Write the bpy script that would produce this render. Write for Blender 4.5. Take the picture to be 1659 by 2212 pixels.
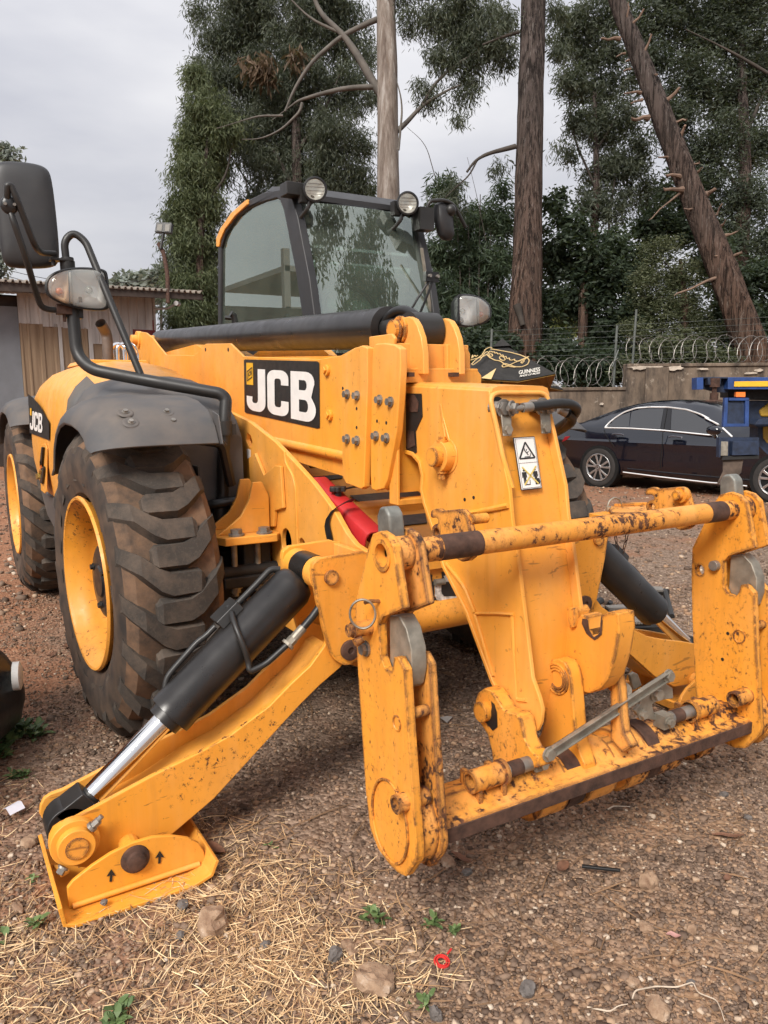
import bpy, bmesh, math, random
import numpy as np
from math import sin, cos, pi, radians, sqrt, atan2
from mathutils import Vector, Matrix, noise
from mathutils.geometry import tessellate_polygon

for o in list(bpy.data.objects):
    bpy.data.objects.remove(o)
scene = bpy.context.scene
COL = scene.collection

# ---------------------------------------------------------------- camera
FPX, CAM = 1677.58, Vector((-1.6451, -3.2669, 1.3713))
YAW, PIT, ROL = -0.5333, 0.1512, -0.0088
_fw = Vector((-sin(YAW) * cos(PIT), cos(YAW) * cos(PIT), -sin(PIT)))
_r0 = Vector((cos(YAW), sin(YAW), 0))
_u0 = _r0.cross(_fw)
_rt = _r0 * cos(ROL) + _u0 * sin(ROL)
_up = _u0 * cos(ROL) - _r0 * sin(ROL)
cd = bpy.data.cameras.new('camera')
cam = bpy.data.objects.new('camera', cd)
COL.objects.link(cam)
cam.matrix_world = Matrix(((_rt.x, _up.x, -_fw.x, CAM.x), (_rt.y, _up.y, -_fw.y, CAM.y),
                           (_rt.z, _up.z, -_fw.z, CAM.z), (0, 0, 0, 1)))
cd.sensor_fit = 'VERTICAL'
cd.sensor_height = 36.0
cd.lens = 36.0 * FPX / 2212.0
cd.clip_start = 0.05
cd.clip_end = 600
scene.camera = cam
scene.render.resolution_x, scene.render.resolution_y = 768, 1024

# ---------------------------------------------------------------- world: overcast sky
SUN_AZ, SUN_EL = radians(-125), radians(42)      # azimuth from +Y towards +X
world = bpy.data.worlds.new('World')
scene.world = world
world.use_nodes = True
wn, wl = world.node_tree.nodes, world.node_tree.links
wn.clear()
wout = wn.new('ShaderNodeOutputWorld')
bg = wn.new('ShaderNodeBackground')
sky = wn.new('ShaderNodeTexSky')
sky.sky_type = 'NISHITA'
sky.sun_disc = False
sky.sun_elevation = SUN_EL
sky.sun_rotation = SUN_AZ
sky.air_density = 1.0
sky.dust_density = 3.0
skys = wn.new('ShaderNodeMix'); skys.data_type = 'RGBA'; skys.blend_type = 'MULTIPLY'
skys.inputs[0].default_value = 1.0
skys.inputs[7].default_value = (0.07, 0.07, 0.07, 1)
wl.new(sky.outputs[0], skys.inputs[6])
tc = wn.new('ShaderNodeTexCoord')
sep = wn.new('ShaderNodeSeparateXYZ')
wl.new(tc.outputs['Generated'], sep.inputs[0])
# an even overcast deck: about twice as bright overhead as at the horizon
mr = wn.new('ShaderNodeMapRange')
mr.inputs[1].default_value = 0.0; mr.inputs[2].default_value = 1.0
mr.inputs[3].default_value = 0.40; mr.inputs[4].default_value = 0.76
wl.new(sep.outputs[2], mr.inputs[0])
mp = wn.new('ShaderNodeMapping'); mp.inputs['Scale'].default_value = (1.0, 1.0, 3.2)
wl.new(tc.outputs['Generated'], mp.inputs[0])
cn = wn.new('ShaderNodeTexNoise')
cn.inputs['Scale'].default_value = 2.8; cn.inputs['Detail'].default_value = 5; cn.inputs['Roughness'].default_value = 0.5
wl.new(mp.outputs[0], cn.inputs[0])
cr = wn.new('ShaderNodeValToRGB')
cr.color_ramp.elements[0].position = 0.30; cr.color_ramp.elements[0].color = (0.80, 0.81, 0.89, 1)
cr.color_ramp.elements[1].position = 0.68; cr.color_ramp.elements[1].color = (1.14, 1.13, 1.16, 1)
wl.new(cn.outputs[0], cr.inputs[0])
mul = wn.new('ShaderNodeMix'); mul.data_type = 'RGBA'; mul.blend_type = 'MULTIPLY'; mul.inputs[0].default_value = 1.0
wl.new(cr.outputs[0], mul.inputs[6]); wl.new(mr.outputs[0], mul.inputs[7])
mixs = wn.new('ShaderNodeMix'); mixs.data_type = 'RGBA'; mixs.inputs[0].default_value = 0.93
wl.new(skys.outputs[2], mixs.inputs[6]); wl.new(mul.outputs[2], mixs.inputs[7])
wl.new(mixs.outputs[2], bg.inputs[0])
bg.inputs[1].default_value = 1.0
wl.new(bg.outputs[0], wout.inputs[0])

sd = bpy.data.lights.new('sun', 'SUN')
sd.energy = 2.6
sd.angle = radians(22)
sd.color = (1.0, 0.95, 0.88)
sun = bpy.data.objects.new('sun', sd)
COL.objects.link(sun)
_sd = Vector((sin(SUN_AZ) * cos(SUN_EL), cos(SUN_AZ) * cos(SUN_EL), sin(SUN_EL)))
sun.rotation_euler = _sd.to_track_quat('Z', 'Y').to_euler()
sun.location = _sd * 30

vs = scene.view_settings
vs.view_transform = 'Standard'
vs.look = 'None'
vs.gamma = 1.0
vs.exposure = 0.66
vs.use_curve_mapping = False
cy = scene.cycles
cy.max_bounces = 5; cy.diffuse_bounces = 2; cy.glossy_bounces = 3; cy.transmission_bounces = 3; cy.transparent_max_bounces = 6
cy.caustics_reflective = False; cy.caustics_refractive = False
cy.use_adaptive_sampling = True; cy.adaptive_threshold = 0.03

# ---------------------------------------------------------------- measuring helpers
FR = {'A': (0, 600, .6028), 'B': (600, 600, .7836), 'C': (1200, 1100, .6631), 'D': (0, 1500, .6329), 'E': (0, 2700, .6028),
      'F': (800, 1700, .5425), 'G': (1300, 1800, .7686), 'H': (1700, 2200, .798), 'I': (1800, 1200, .7378), 'J': (600, 0, .8439),
      'K': (1900, 0, .6775), 'L': (0, 3200, .9042), 'M': (1500, 3100, .9186), 'N': (0, 1800, .6784), 'O': (2300, 1900, .4973),
      'Q': (1600, 1500, .4219), 'R': (2600, 1400, .27127), 'S': (1800, 1300, .30139), 'T': (1550, 1900, .27125),
      'U': (1100, 1750, .36166), 'V': (2200, 1500, .36166), 'W': (0, 1050, .48222), 'X': (2200, 2300, .30139),
      'Y': (1750, 2550, .42194), 'd': (0, 0, 1.8228)}


def ray(f, x, y):
    a, b, s = FR[f]
    u, v = (a + x * s) / 1.8228, (b + y * s) / 1.8228
    return _fw + _rt * ((u - 830) / FPX) - _up * ((v - 1106) / FPX)


def at(f, x, y, X=None, Y=None, Z=None, d=None, pl=None):
    """the point of a plane (X=, Y=, Z= or point+normal) or at a depth that a measured photo point shows"""
    r = ray(f, x, y)
    if d is not None:
        return CAM + r * d
    if pl is not None:
        p, n = Vector(pl[0]), Vector(pl[1])
        return CAM + r * ((p - CAM).dot(n) / r.dot(n))
    i, val = (0, X) if X is not None else (1, Y) if Y is not None else (2, Z)
    return CAM + r * ((val - CAM[i]) / r[i])


def ats(f, pts, **k):
    return [at(f, x, y, **k) for x, y in pts]


def gz(x, y):
    """ground height: flat under the machine, falling gently to the right"""
    t = min(1, max(0, (x - 1.8) / 5.5))
    t = t * t * (3 - 2 * t)
    return -0.20 * t


# ---------------------------------------------------------------- mesh helpers
def V(*a):
    return Vector(a)


def new_obj(name, me, mat=None, parent=None):
    o = bpy.data.objects.new(name, me)
    COL.objects.link(o)
    if mat is not None:
        for m in (mat if isinstance(mat, (list, tuple)) else [mat]):
            me.materials.append(m)
    if parent is not None:
        o.parent = parent
    return o


def tag(o, label=None, cat=None, group=None, kind=None):
    if label: o['label'] = label
    if cat: o['category'] = cat
    if group: o['group'] = group
    if kind: o['kind'] = kind
    return o


def empty(name, loc=(0, 0, 0), label=None, cat=None, group=None):
    o = bpy.data.objects.new(name, None)
    COL.objects.link(o)
    o.empty_display_size = 0.1
    o.location = loc
    return tag(o, label, cat, group)


def obj(name, prims, mat, parent=None, bevel=0.0, smooth=None, mirror=False, seg=2, sub=0, idx=None):
    """several primitives (verts, faces[, material index]) -> one mesh object"""
    vs_, fs, mi = [], [], []
    for p in (prims if isinstance(prims, list) else [prims]):
        b = len(vs_)
        vs_.extend(p[0])
        for f in p[1]:
            fs.append([b + i for i in f])
            mi.append(p[2] if len(p) > 2 else 0)
    if mirror:
        vs_ = [Vector((-v[0], v[1], v[2])) for v in vs_]
        fs = [list(reversed(f)) for f in fs]
    off = Vector((0, 0, 0))
    if parent is not None:
        off = parent_world(parent)
    me = bpy.data.meshes.new(name)
    me.from_pydata([tuple(Vector(v) - off) for v in vs_], [], fs)
    bm = bmesh.new(); bm.from_mesh(me)
    for i, f in enumerate(bm.faces):
        f.material_index = mi[i] if i < len(mi) else 0
    bmesh.ops.recalc_face_normals(bm, faces=bm.faces)
    bm.to_mesh(me); bm.free()
    o = new_obj(name, me, mat, parent)
    if smooth is not None or bevel:
        me.shade_smooth()
        me.set_sharp_from_angle(angle=radians(smooth if smooth else 32))
    if bevel:
        m = o.modifiers.new('bevel', 'BEVEL')
        m.width = bevel; m.segments = seg; m.limit_method = 'ANGLE'; m.angle_limit = radians(35)
        m.harden_normals = True
    if sub:
        m = o.modifiers.new('sub', 'SUBSURF'); m.levels = sub; m.render_levels = sub
    return o


def objs(name, prims, *a, **k):
    """one object per primitive"""
    return [obj(name, [p], *a, **k) for p in prims]


def parent_world(p):
    off = Vector((0, 0, 0))
    while p is not None:
        off = off + p.location
        p = p.parent
    return off


def prism(poly, vec, holes=()):
    """polygon (3-D points in a plane) extruded by vec, with optional holes"""
    vec = Vector(vec)
    loops = [[Vector(p) for p in poly]] + [[Vector(p) for p in h] for h in holes]
    flat = [p for l in loops for p in l]
    n = len(flat)
    vs_ = flat + [p + vec for p in flat]
    fs = []
    if not holes:
        fs.append(list(range(n))); fs.append([n + i for i in reversed(range(n))])
    else:
        for t in tessellate_polygon(loops):
            fs.append(list(t)); fs.append([n + i for i in reversed(t)])
    b = 0
    for l in loops:
        m = len(l)
        for i in range(m):
            j = (i + 1) % m
            fs.append([b + i, b + j, n + b + j, n + b + i])
        b += m
    return vs_, fs


def YZ(pts, x0, x1, holes=()):
    return prism([V(x0, y, z) for y, z in pts], (x1 - x0, 0, 0), [[V(x0, y, z) for y, z in h] for h in holes])


def XZ(pts, y0, y1, holes=()):
    return prism([V(x, y0, z) for x, z in pts], (0, y1 - y0, 0), [[V(x, y0, z) for x, z in h] for h in holes])


def XY(pts, z0, z1, holes=()):
    return prism([V(x, y, z0) for x, y in pts], (0, 0, z1 - z0), [[V(x, y, z0) for x, y in h] for h in holes])


def box(x0, x1, y0, y1, z0, z1):
    return XY([(x0, y0), (x1, y0), (x1, y1), (x0, y1)], z0, z1)


def circ(cy, cz, r, n=20, a0=0, a1=360):
    m = n if abs(a1 - a0) >= 360 else n + 1
    return [(cy + r * cos(radians(a0 + (a1 - a0) * i / n)), cz + r * sin(radians(a0 + (a1 - a0) * i / n))) for i in range(m)]


def frame_of(d):
    d = Vector(d).normalized()
    a = Vector((0, 0, 1)) if abs(d.z) < 0.9 else Vector((1, 0, 0))
    x = a.cross(d).normalized()
    return x, d.cross(x).normalized(), d


def cyl(p0, p1, r, n=20, r2=None, caps=True):
    p0, p1 = Vector(p0), Vector(p1)
    x, y, d = frame_of(p1 - p0)
    r2 = r if r2 is None else r2
    vs_ = [p0 + (x * cos(2 * pi * i / n) + y * sin(2 * pi * i / n)) * r for i in range(n)]
    vs_ += [p1 + (x * cos(2 * pi * i / n) + y * sin(2 * pi * i / n)) * r2 for i in range(n)]
    fs = [[i, (i + 1) % n, n + (i + 1) % n, n + i] for i in range(n)]
    if caps:
        fs += [list(range(n)), list(range(2 * n - 1, n - 1, -1))]
    return vs_, fs


def pipe(p0, p1, r, ri, n=20):
    p0, p1 = Vector(p0), Vector(p1)
    return lathe([(ri, 0), (r, 0), (r, (p1 - p0).length), (ri, (p1 - p0).length)], p0, p1 - p0, n, closed=True)


def lathe(prof, o, axis, n=32, closed=False, a0=0.0, a1=2 * pi):
    """profile of (radius, height) turned about axis from o"""
    o = Vector(o)
    x, y, d = frame_of(axis)
    full = abs(a1 - a0) > 6.28
    m = n if full else n + 1
    vs_, fs = [], []
    k = len(prof)
    for i in range(m):
        a = a0 + (a1 - a0) * i / n
        c = x * cos(a) + y * sin(a)
        for r, h in prof:
            vs_.append(o + c * r + d * h)
    for i in range(n):
        j = (i + 1) % m
        for q in range(k if closed else k - 1):
            w = (q + 1) % k
            fs.append([i * k + q, j * k + q, j * k + w, i * k + w])
    return vs_, fs


def fillet(pts, r, n=5):
    pts = [Vector(p) for p in pts]
    out = [pts[0]]
    for i in range(1, len(pts) - 1):
        a, b, c = pts[i - 1], pts[i], pts[i + 1]
        l = min(r, (a - b).length * .48, (c - b).length * .48)
        p, q_ = b + (a - b).normalized() * l, b + (c - b).normalized() * l
        for k in range(n + 1):
            t = k / n
            out.append(p * (1 - t) ** 2 + b * 2 * t * (1 - t) + q_ * t * t)
    out.append(pts[-1])
    return out


def tube(pts, r, n=10, fil=0.0, taper=None, closed=False, caps=True):
    pts = fillet(pts, fil) if fil else [Vector(p) for p in pts]
    m = len(pts)
    vs_, fs = [], []
    prev = None
    for i, p in enumerate(pts):
        if closed:
            d = pts[(i + 1) % m] - pts[i - 1]
        else:
            d = pts[min(i + 1, m - 1)] - pts[max(i - 1, 0)]
        d = d.normalized()
        if prev is None:
            x, y, _ = frame_of(d)
        else:
            x = (prev - d * prev.dot(d)).normalized(); y = d.cross(x)
        prev = x
        rr = r if taper is None else r * (taper(i / (m - 1)) if callable(taper) else 1 + (taper - 1) * i / (m - 1))
        for k in range(n):
            a = 2 * pi * k / n
            vs_.append(p + x * (rr * cos(a)) + y * (rr * sin(a)))
    for i in range(m if closed else m - 1):
        j = (i + 1) % m
        for k in range(n):
            l = (k + 1) % n
            fs.append([i * n + k, i * n + l, j * n + l, j * n + k])
    if caps and not closed:
        fs += [list(reversed(range(n))), list(range((m - 1) * n, m * n))]
    return vs_, fs


def strip(pts, vec, t):
    """a bent flat bar: path of points swept along vec (width) with thickness t to its normal side"""
    pts = [Vector(p) for p in pts]; vec = Vector(vec)
    m = len(pts); nm = []
    for i in range(m):
        d = (pts[min(i + 1, m - 1)] - pts[max(i - 1, 0)]).normalized()
        nm.append(vec.cross(d).normalized() * t)
    vs_ = []
    for p, n in zip(pts, nm):
        vs_ += [p, p + vec, p + vec + n, p + n]
    fs = []
    for i in range(m - 1):
        a, b = i * 4, i * 4 + 4
        for k in range(4):
            l = (k + 1) % 4
            fs.append([a + k, a + l, b + l, b + k])
    fs += [[3, 2, 1, 0], [m * 4 - 4, m * 4 - 3, m * 4 - 2, m * 4 - 1]]
    return vs_, fs


def loft(rings, closed=True, cap=True):
    k = len(rings[0]); vs_ = [Vector(p) for r in rings for p in r]; fs = []
    for i in range(len(rings) - 1):
        for q in range(k if closed else k - 1):
            w = (q + 1) % k
            fs.append([i * k + q, i * k + w, (i + 1) * k + w, (i + 1) * k + q])
    if cap and closed:
        fs += [list(reversed(range(k))), list(range((len(rings) - 1) * k, len(rings) * k))]
    return vs_, fs


def hexbolt(p, axis, r, h, washer=True):
    p = Vector(p); a = Vector(axis).normalized()
    out = [cyl(p + a * (h * .25 if washer else 0), p + a * h, r, 6)]
    if washer:
        out.append(cyl(p, p + a * h * .3, r * 1.35, 14))
    return out


def sphere(c, r, n=12, m=8, sq=(1, 1, 1)):
    c = Vector(c); vs_, fs = [], []
    for i in range(m + 1):
        t = pi * i / m
        for j in range(n):
            a = 2 * pi * j / n
            vs_.append(c + Vector((r * sq[0] * sin(t) * cos(a), r * sq[1] * sin(t) * sin(a), r * sq[2] * cos(t))))
    for i in range(m):
        for j in range(n):
            k = (j + 1) % n
            fs.append([i * n + j, i * n + k, (i + 1) * n + k, (i + 1) * n + j])
    return vs_, fs


def decal(quad, polys, lift=0.003, nrm=None):
    """flat print: polygons (lists of loops in 0..1, y down) laid on a quad tl,tr,br,bl"""
    tl, tr, br, bl = [Vector(p) for p in quad]
    n = (bl - tl).cross(tr - tl).normalized() if nrm is None else Vector(nrm).normalized()
    if n.dot(CAM - tl) < 0:
        n = -n
    vs_, fs = [], []
    for loops in polys:
        ll = [[Vector((p[0], p[1], 0)) for p in l] for l in loops]
        b = len(vs_)
        for l in ll:
            for p in l:
                s, t = p.x, p.y
                vs_.append((tl * (1 - s) + tr * s) * (1 - t) + (bl * (1 - s) + br * s) * t + n * lift)
        for t in tessellate_polygon(ll):
            fs.append([b + i for i in t])
    return vs_, fs


def text_poly(txt, shear=0.0, bold=0.0, spacing=1.0):
    """outline mesh of a text, scaled to 0..1 (y down)"""
    cu = bpy.data.curves.new('t', 'FONT')
    cu.body = txt; cu.shear = shear; cu.offset = bold; cu.space_character = spacing
    cu.resolution_u = 3
    to = bpy.data.objects.new('t', cu); COL.objects.link(to)
    dg = bpy.context.evaluated_depsgraph_get()
    me = bpy.data.meshes.new_from_object(to.evaluated_get(dg))
    vs_ = [v.co.copy() for v in me.vertices]; fs = [list(p.vertices) for p in me.polygons]
    bpy.data.objects.remove(to); bpy.data.curves.remove(cu); bpy.data.meshes.remove(me)
    x0, x1 = min(v.x for v in vs_), max(v.x for v in vs_); y0, y1 = min(v.y for v in vs_), max(v.y for v in vs_)
    return [((v.x - x0) / (x1 - x0), 1 - (v.y - y0) / (y1 - y0)) for v in vs_], fs


def text_decal(quad, txt, lift=0.003, **k):
    p, fs = text_poly(txt, **k)
    tl, tr, br, bl = [Vector(q) for q in quad]
    n = (bl - tl).cross(tr - tl).normalized()
    if n.dot(CAM - tl) < 0:
        n = -n
    return [(tl * (1 - s) + tr * s) * (1 - t) + (bl * (1 - s) + br * s) * t + n * lift for s, t in p], fs
# ---------------------------------------------------------------- materials
MATS = {}


class NT:
    def __init__(s, name):
        s.m = bpy.data.materials.new(name); s.m.use_nodes = True
        s.n, s.l = s.m.node_tree.nodes, s.m.node_tree.links
        s.bsdf = s.n['Principled BSDF']; s.out = s.n['Material Output']
        t = s.n.new('ShaderNodeTexCoord'); s.co = t.outputs['Object']
        MATS[name] = s.m

    def node(s, t, **k):
        n = s.n.new(t)
        for a, b in k.items(): setattr(n, a, b)
        return n

    def noise(s, scale, detail=4, rough=.55, vec=None, stretch=None, dist=0):
        n = s.node('ShaderNodeTexNoise')
        n.inputs['Scale'].default_value = scale; n.inputs['Detail'].default_value = detail
        n.inputs['Roughness'].default_value = rough; n.inputs['Distortion'].default_value = dist
        v = vec or s.co
        if stretch:
            m = s.node('ShaderNodeMapping'); m.inputs['Scale'].default_value = stretch
            s.l.new(v, m.inputs[0]); v = m.outputs[0]
        s.l.new(v, n.inputs['Vector'])
        return n.outputs[0]

    def ramp(s, fac, *stops):
        r = s.node('ShaderNodeValToRGB')
        e = r.color_ramp.elements
        while len(e) < len(stops): e.new(0.5)
        for k, (p, c) in enumerate(stops):
            e[k].position = p
            e[k].color = (c, c, c, 1) if isinstance(c, (int, float)) else (*c, 1)
        s.l.new(fac, r.inputs[0])
        return r.outputs[0]

    def mix(s, fac, a, b, mode='MIX'):
        m = s.node('ShaderNodeMix', data_type='RGBA', blend_type=mode)
        for i, v in ((0, fac), (6, a), (7, b)):
            if isinstance(v, (int, float)): m.inputs[i].default_value = v if i == 0 else (v, v, v, 1)
            elif isinstance(v, tuple): m.inputs[i].default_value = (*v, 1)
            else: s.l.new(v, m.inputs[i])
        return m.outputs[2]

    def math(s, op, a, b=0.0, clamp=False):
        m = s.node('ShaderNodeMath', operation=op, use_clamp=clamp)
        for i, v in ((0, a), (1, b)):
            if isinstance(v, (int, float)): m.inputs[i].default_value = v
            else: s.l.new(v, m.inputs[i])
        return m.outputs[0]

    def set(s, **k):
        for a, v in k.items():
            i = s.bsdf.inputs[a.replace('_', ' ')]
            if isinstance(v, (int, float)): i.default_value = v
            elif isinstance(v, tuple): i.default_value = (*v, 1)
            else: s.l.new(v, i)
        return s

    def bump(s, h, strength=.3, dist=.01):
        b = s.node('ShaderNodeBump'); b.inputs['Strength'].default_value = strength; b.inputs['Distance'].default_value = dist
        s.l.new(h, b.inputs['Height']); s.l.new(b.outputs[0], s.bsdf.inputs['Normal'])
        return s

    def edge(s, radius=.008):
        """1 near convex/concave edges"""
        b = s.node('ShaderNodeBevel', samples=4); b.inputs['Radius'].default_value = radius
        g = s.node('ShaderNodeNewGeometry')
        d = s.node('ShaderNodeVectorMath', operation='DOT_PRODUCT')
        s.l.new(b.outputs[0], d.inputs[0]); s.l.new(g.outputs['Normal'], d.inputs[1])
        return s.math('SUBTRACT', 1.0, d.outputs['Value'], True)


def simple(name, col, rough=.5, metal=0.0, var=.15, scale=8, bump=0.0, bscale=60, **k):
    t = NT(name)
    n = t.noise(scale)
    lo = tuple(c * (1 - var) for c in col); hi = tuple(min(1, c * (1 + var)) for c in col)
    t.set(Base_Color=t.ramp(n, (.3, lo), (.7, hi)), Metallic=metal, **k)
    t.set(Roughness=t.ramp(t.noise(scale * 2.3), (.3, max(0, rough - .08)), (.7, min(1, rough + .08))))
    if bump: t.bump(t.noise(bscale), bump, .004)
    return t.m


RUST = (.045, .018, .010)


def paint(name, base, wear, edge_w, rough=.42, dust=.25, chip=60, thr=.66, halo=.10):
    t = NT(name)
    big = t.noise(1.7, 5, .6); fine = t.noise(22, 5, .6)
    c = t.mix(t.ramp(big, (.32, 0.0), (.70, 1.0)), tuple(x * .90 for x in base), tuple(min(1, x * 1.07) for x in base))
    # sun-bleached, dusty film; rain streaks; brown grime patches
    film = t.math('MULTIPLY', t.ramp(t.noise(2.6, 6, .62), (.30, .15), (.70, 1.0)), dust)
    c = t.mix(film, c, (.90, .53, .26))
    st = t.noise(9, 6, .65, stretch=(1, 1, .10))
    c = t.mix(t.math('MULTIPLY', t.ramp(st, (.52, 0.0), (.72, 1.0)), dust * .55), c, (.93, .62, .36))
    st2 = t.noise(13, 5, .65, stretch=(1, 1, .09))
    c = t.mix(t.math('MULTIPLY', t.ramp(st2, (.54, 0.0), (.74, 1.0)), .22 + dust * .4), c, (.40, .155, .030))
    grime = t.math('MULTIPLY', t.ramp(t.noise(3.5, 7, .70), (.48, 0.0), (.76, 1.0)), .22 + dust * .5)
    c = t.mix(grime, c, (.40, .17, .045))
    # fine scratches
    sc = t.noise(30, 3, .6, stretch=(.25, 1.6, 1.6), dist=.6)
    c = t.mix(t.math('MULTIPLY', t.ramp(sc, (.655, 0.0), (.69, 1.0)), .40 + .3 * wear), c, (.30, .12, .03))
    # chips: small and feathery, clustered where the large noise is high
    cl = t.ramp(t.noise(3.2, 3), (.38, 0.0), (.72, 1.0))
    sm = t.noise(chip, 8, .74, stretch=(1, 1, .8))
    f0 = t.math('ADD', sm, t.math('MULTIPLY', cl, .15 * wear))
    m1 = t.ramp(f0, (thr, 0.0), (thr + .03, 1.0))
    hal = t.ramp(f0, (thr - halo, 0.0), (thr + .02, .75))
    mask = m1
    if edge_w:
        e = t.edge(.016)
        er = t.ramp(e, (.004, 0.0), (.035, 1.0))
        en = t.math('MULTIPLY', er, t.ramp(t.noise(16, 5, .72), (.62 - .28 * edge_w, 0.0), (.69 - .24 * edge_w, 1.0)))
        mask = t.math('MAXIMUM', m1, en)
        hal = t.math('MAXIMUM', hal, t.math('MULTIPLY', er, t.ramp(t.noise(11, 5, .7), (.40, 0.0), (.62, .6))))
    c = t.mix(t.math('MULTIPLY', hal, .8), c, (.36, .135, .030))
    rc = t.mix(t.ramp(t.noise(38, 5, .65), (.35, 0.0), (.65, 1.0)), (.030, .015, .010), (.15, .060, .028))
    c = t.mix(mask, c, rc)
    t.set(Base_Color=c, Roughness=t.mix(mask, t.ramp(fine, (.3, rough - .07), (.7, rough + .14)), .85))
    t.set(Specular_IOR_Level=.4)
    h = t.math('SUBTRACT', t.math('MULTIPLY', t.noise(170, 2), .25), mask)
    t.bump(h, .22, .0015)
    return t.m


YEL = (.86, .352, .024)
yellow = paint('yellow_paint', YEL, .45, 0.0, rough=.36, dust=.30, chip=55, thr=.735, halo=.06)
yellow_m = paint('yellow_paint_used', (.85, .340, .022), .8, 0.0, rough=.38, dust=.18, chip=48, thr=.672, halo=.06)
yellow_w = paint('yellow_paint_worn', (.84, .328, .022), .85, .62, rough=.42, dust=.16, chip=58, thr=.692, halo=.08)
yellow_r = paint('yellow_paint_rusty', (.80, .315, .026), 1.1, 1.0, rough=.50, dust=.28, chip=38, thr=.628, halo=.11)
rusty = simple('bare_rust', (.070, .034, .022), .82, var=.5, scale=30, bump=.4, bscale=90)
blackp = simple('black_paint', (.014, .014, .015), .38, var=.3, scale=10, bump=.08)
blackm = simple('black_matt_metal', (.022, .021, .020), .45, var=.3, scale=5, bump=.03)
t = NT('grey_black_plastic')
_n = t.noise(5, 5, .6)
t.set(Base_Color=t.mix(t.ramp(_n, (.40, 0.0), (.72, .75)), (.075, .072, .072), (.165, .135, .112)), Roughness=t.ramp(_n, (.3, .50), (.7, .72)))
t.bump(t.noise(240, 2), .15, .001)
plastic = t.m
t = NT('black_trim_plastic')
_n = t.noise(6, 4, .6)
t.set(Base_Color=t.mix(t.ramp(_n, (.45, 0.0), (.8, .4)), (.026, .026, .028), (.055, .052, .050)), Roughness=t.ramp(_n, (.3, .42), (.7, .58)))
trimpl = t.m
cylblack = simple('cylinder_black', (.018, .016, .015), .34, var=.4, scale=7)
dark = simple('dark_underside', (.012, .011, .010), .7, var=.4, scale=12)
rubber_hose = simple('hose_rubber', (.016, .016, .016), .45)
zinc = simple('zinc_steel', (.26, .24, .215), .46, metal=.55, var=.3, scale=22, bump=.15)
dirty_steel = simple('dirty_steel', (.30, .27, .22), .55, metal=.55, var=.35, scale=18, bump=.2)
brake = simple('galvanised_block', (.20, .20, .18), .55, metal=.4, var=.35, scale=25, bump=.2)
t = NT('chrome'); t.set(Base_Color=(.80, .80, .80), Metallic=1.0, Roughness=t.ramp(t.noise(30), (.4, .05), (.8, .14))); chrome = t.m
red_pl = simple('red_plastic', (.46, .022, .024), .5, var=.22, scale=5, bump=.06)
white_p = simple('white_print', (.80, .77, .73), .5, var=.06, scale=20)
black_p = simple('black_print', (.018, .017, .016), .5, var=.3, scale=14)
yel_p = simple('yellow_print', (.80, .42, .02), .5, var=.08)
orange_lens = simple('orange_lens', (.85, .20, .03), .25, var=.1)

# tyre: dusty casing (0) and worn lug faces (1)
t = NT('tyre_casing')
_n = t.noise(6, 6, .65); _n2 = t.noise(40, 4)
c = t.mix(t.ramp(_n, (.34, 0.0), (.62, 1.0)), (.050, .040, .033), (.215, .128, .078))
c = t.mix(t.ramp(_n2, (.5, 0.0), (.8, .5)), c, (.17, .10, .055))
t.set(Base_Color=c, Roughness=.88, Specular_IOR_Level=.25).bump(t.noise(90, 4), .35, .003)
tyre_c = t.m
t = NT('tyre_lug')
_n = t.noise(9, 6, .7); _n2 = t.noise(120, 3)
c = t.mix(t.ramp(_n, (.42, 0.0), (.70, .85)), (.054, .047, .041), (.135, .102, .078))
c = t.mix(t.ramp(_n2, (.55, 0.0), (.75, .35)), c, (.13, .11, .09))
t.set(Base_Color=c, Roughness=.86, Specular_IOR_Level=.25).bump(t.noise(130, 5, .7), .5, .003)
tyre_l = t.m
t = NT('tyre_sidewall')
t.set(Base_Color=t.ramp(t.noise(10, 5), (.35, (.034, .029, .026)), (.70, (.115, .078, .054))), Roughness=.62).bump(t.noise(60), .15, .002)
tyre_s = t.m


def glassy(name, tint, refl, dust, dust_veil_col=(.45, .47, .43), rough=.0):
    t = NT(name)
    n, l = t.n, t.l
    n.remove(t.bsdf)
    tr = n.new('ShaderNodeBsdfTransparent'); tr.inputs[0].default_value = (*tint, 1)
    gl = n.new('ShaderNodeBsdfGlossy'); gl.inputs['Roughness'].default_value = rough; gl.inputs[0].default_value = (.88, .97, .90, 1)
    df = n.new('ShaderNodeBsdfDiffuse'); df.inputs[0].default_value = (*dust_veil_col, 1)
    lw = n.new('ShaderNodeFresnel'); lw.inputs[0].default_value = 1.5
    f = t.math('ADD', t.math('MULTIPLY', lw.outputs[0], .9), refl, True)
    m1 = n.new('ShaderNodeMixShader'); l.new(f, m1.inputs[0]); l.new(tr.outputs[0], m1.inputs[1]); l.new(gl.outputs[0], m1.inputs[2])
    m2 = n.new('ShaderNodeMixShader')
    l.new(t.math('MULTIPLY', t.ramp(t.noise(4, 5), (.3, .7), (.7, 1.2)), dust), m2.inputs[0])
    l.new(m1.outputs[0], m2.inputs[1]); l.new(df.outputs[0], m2.inputs[2]); l.new(m2.outputs[0], t.out.inputs[0])
    return t.m


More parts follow.
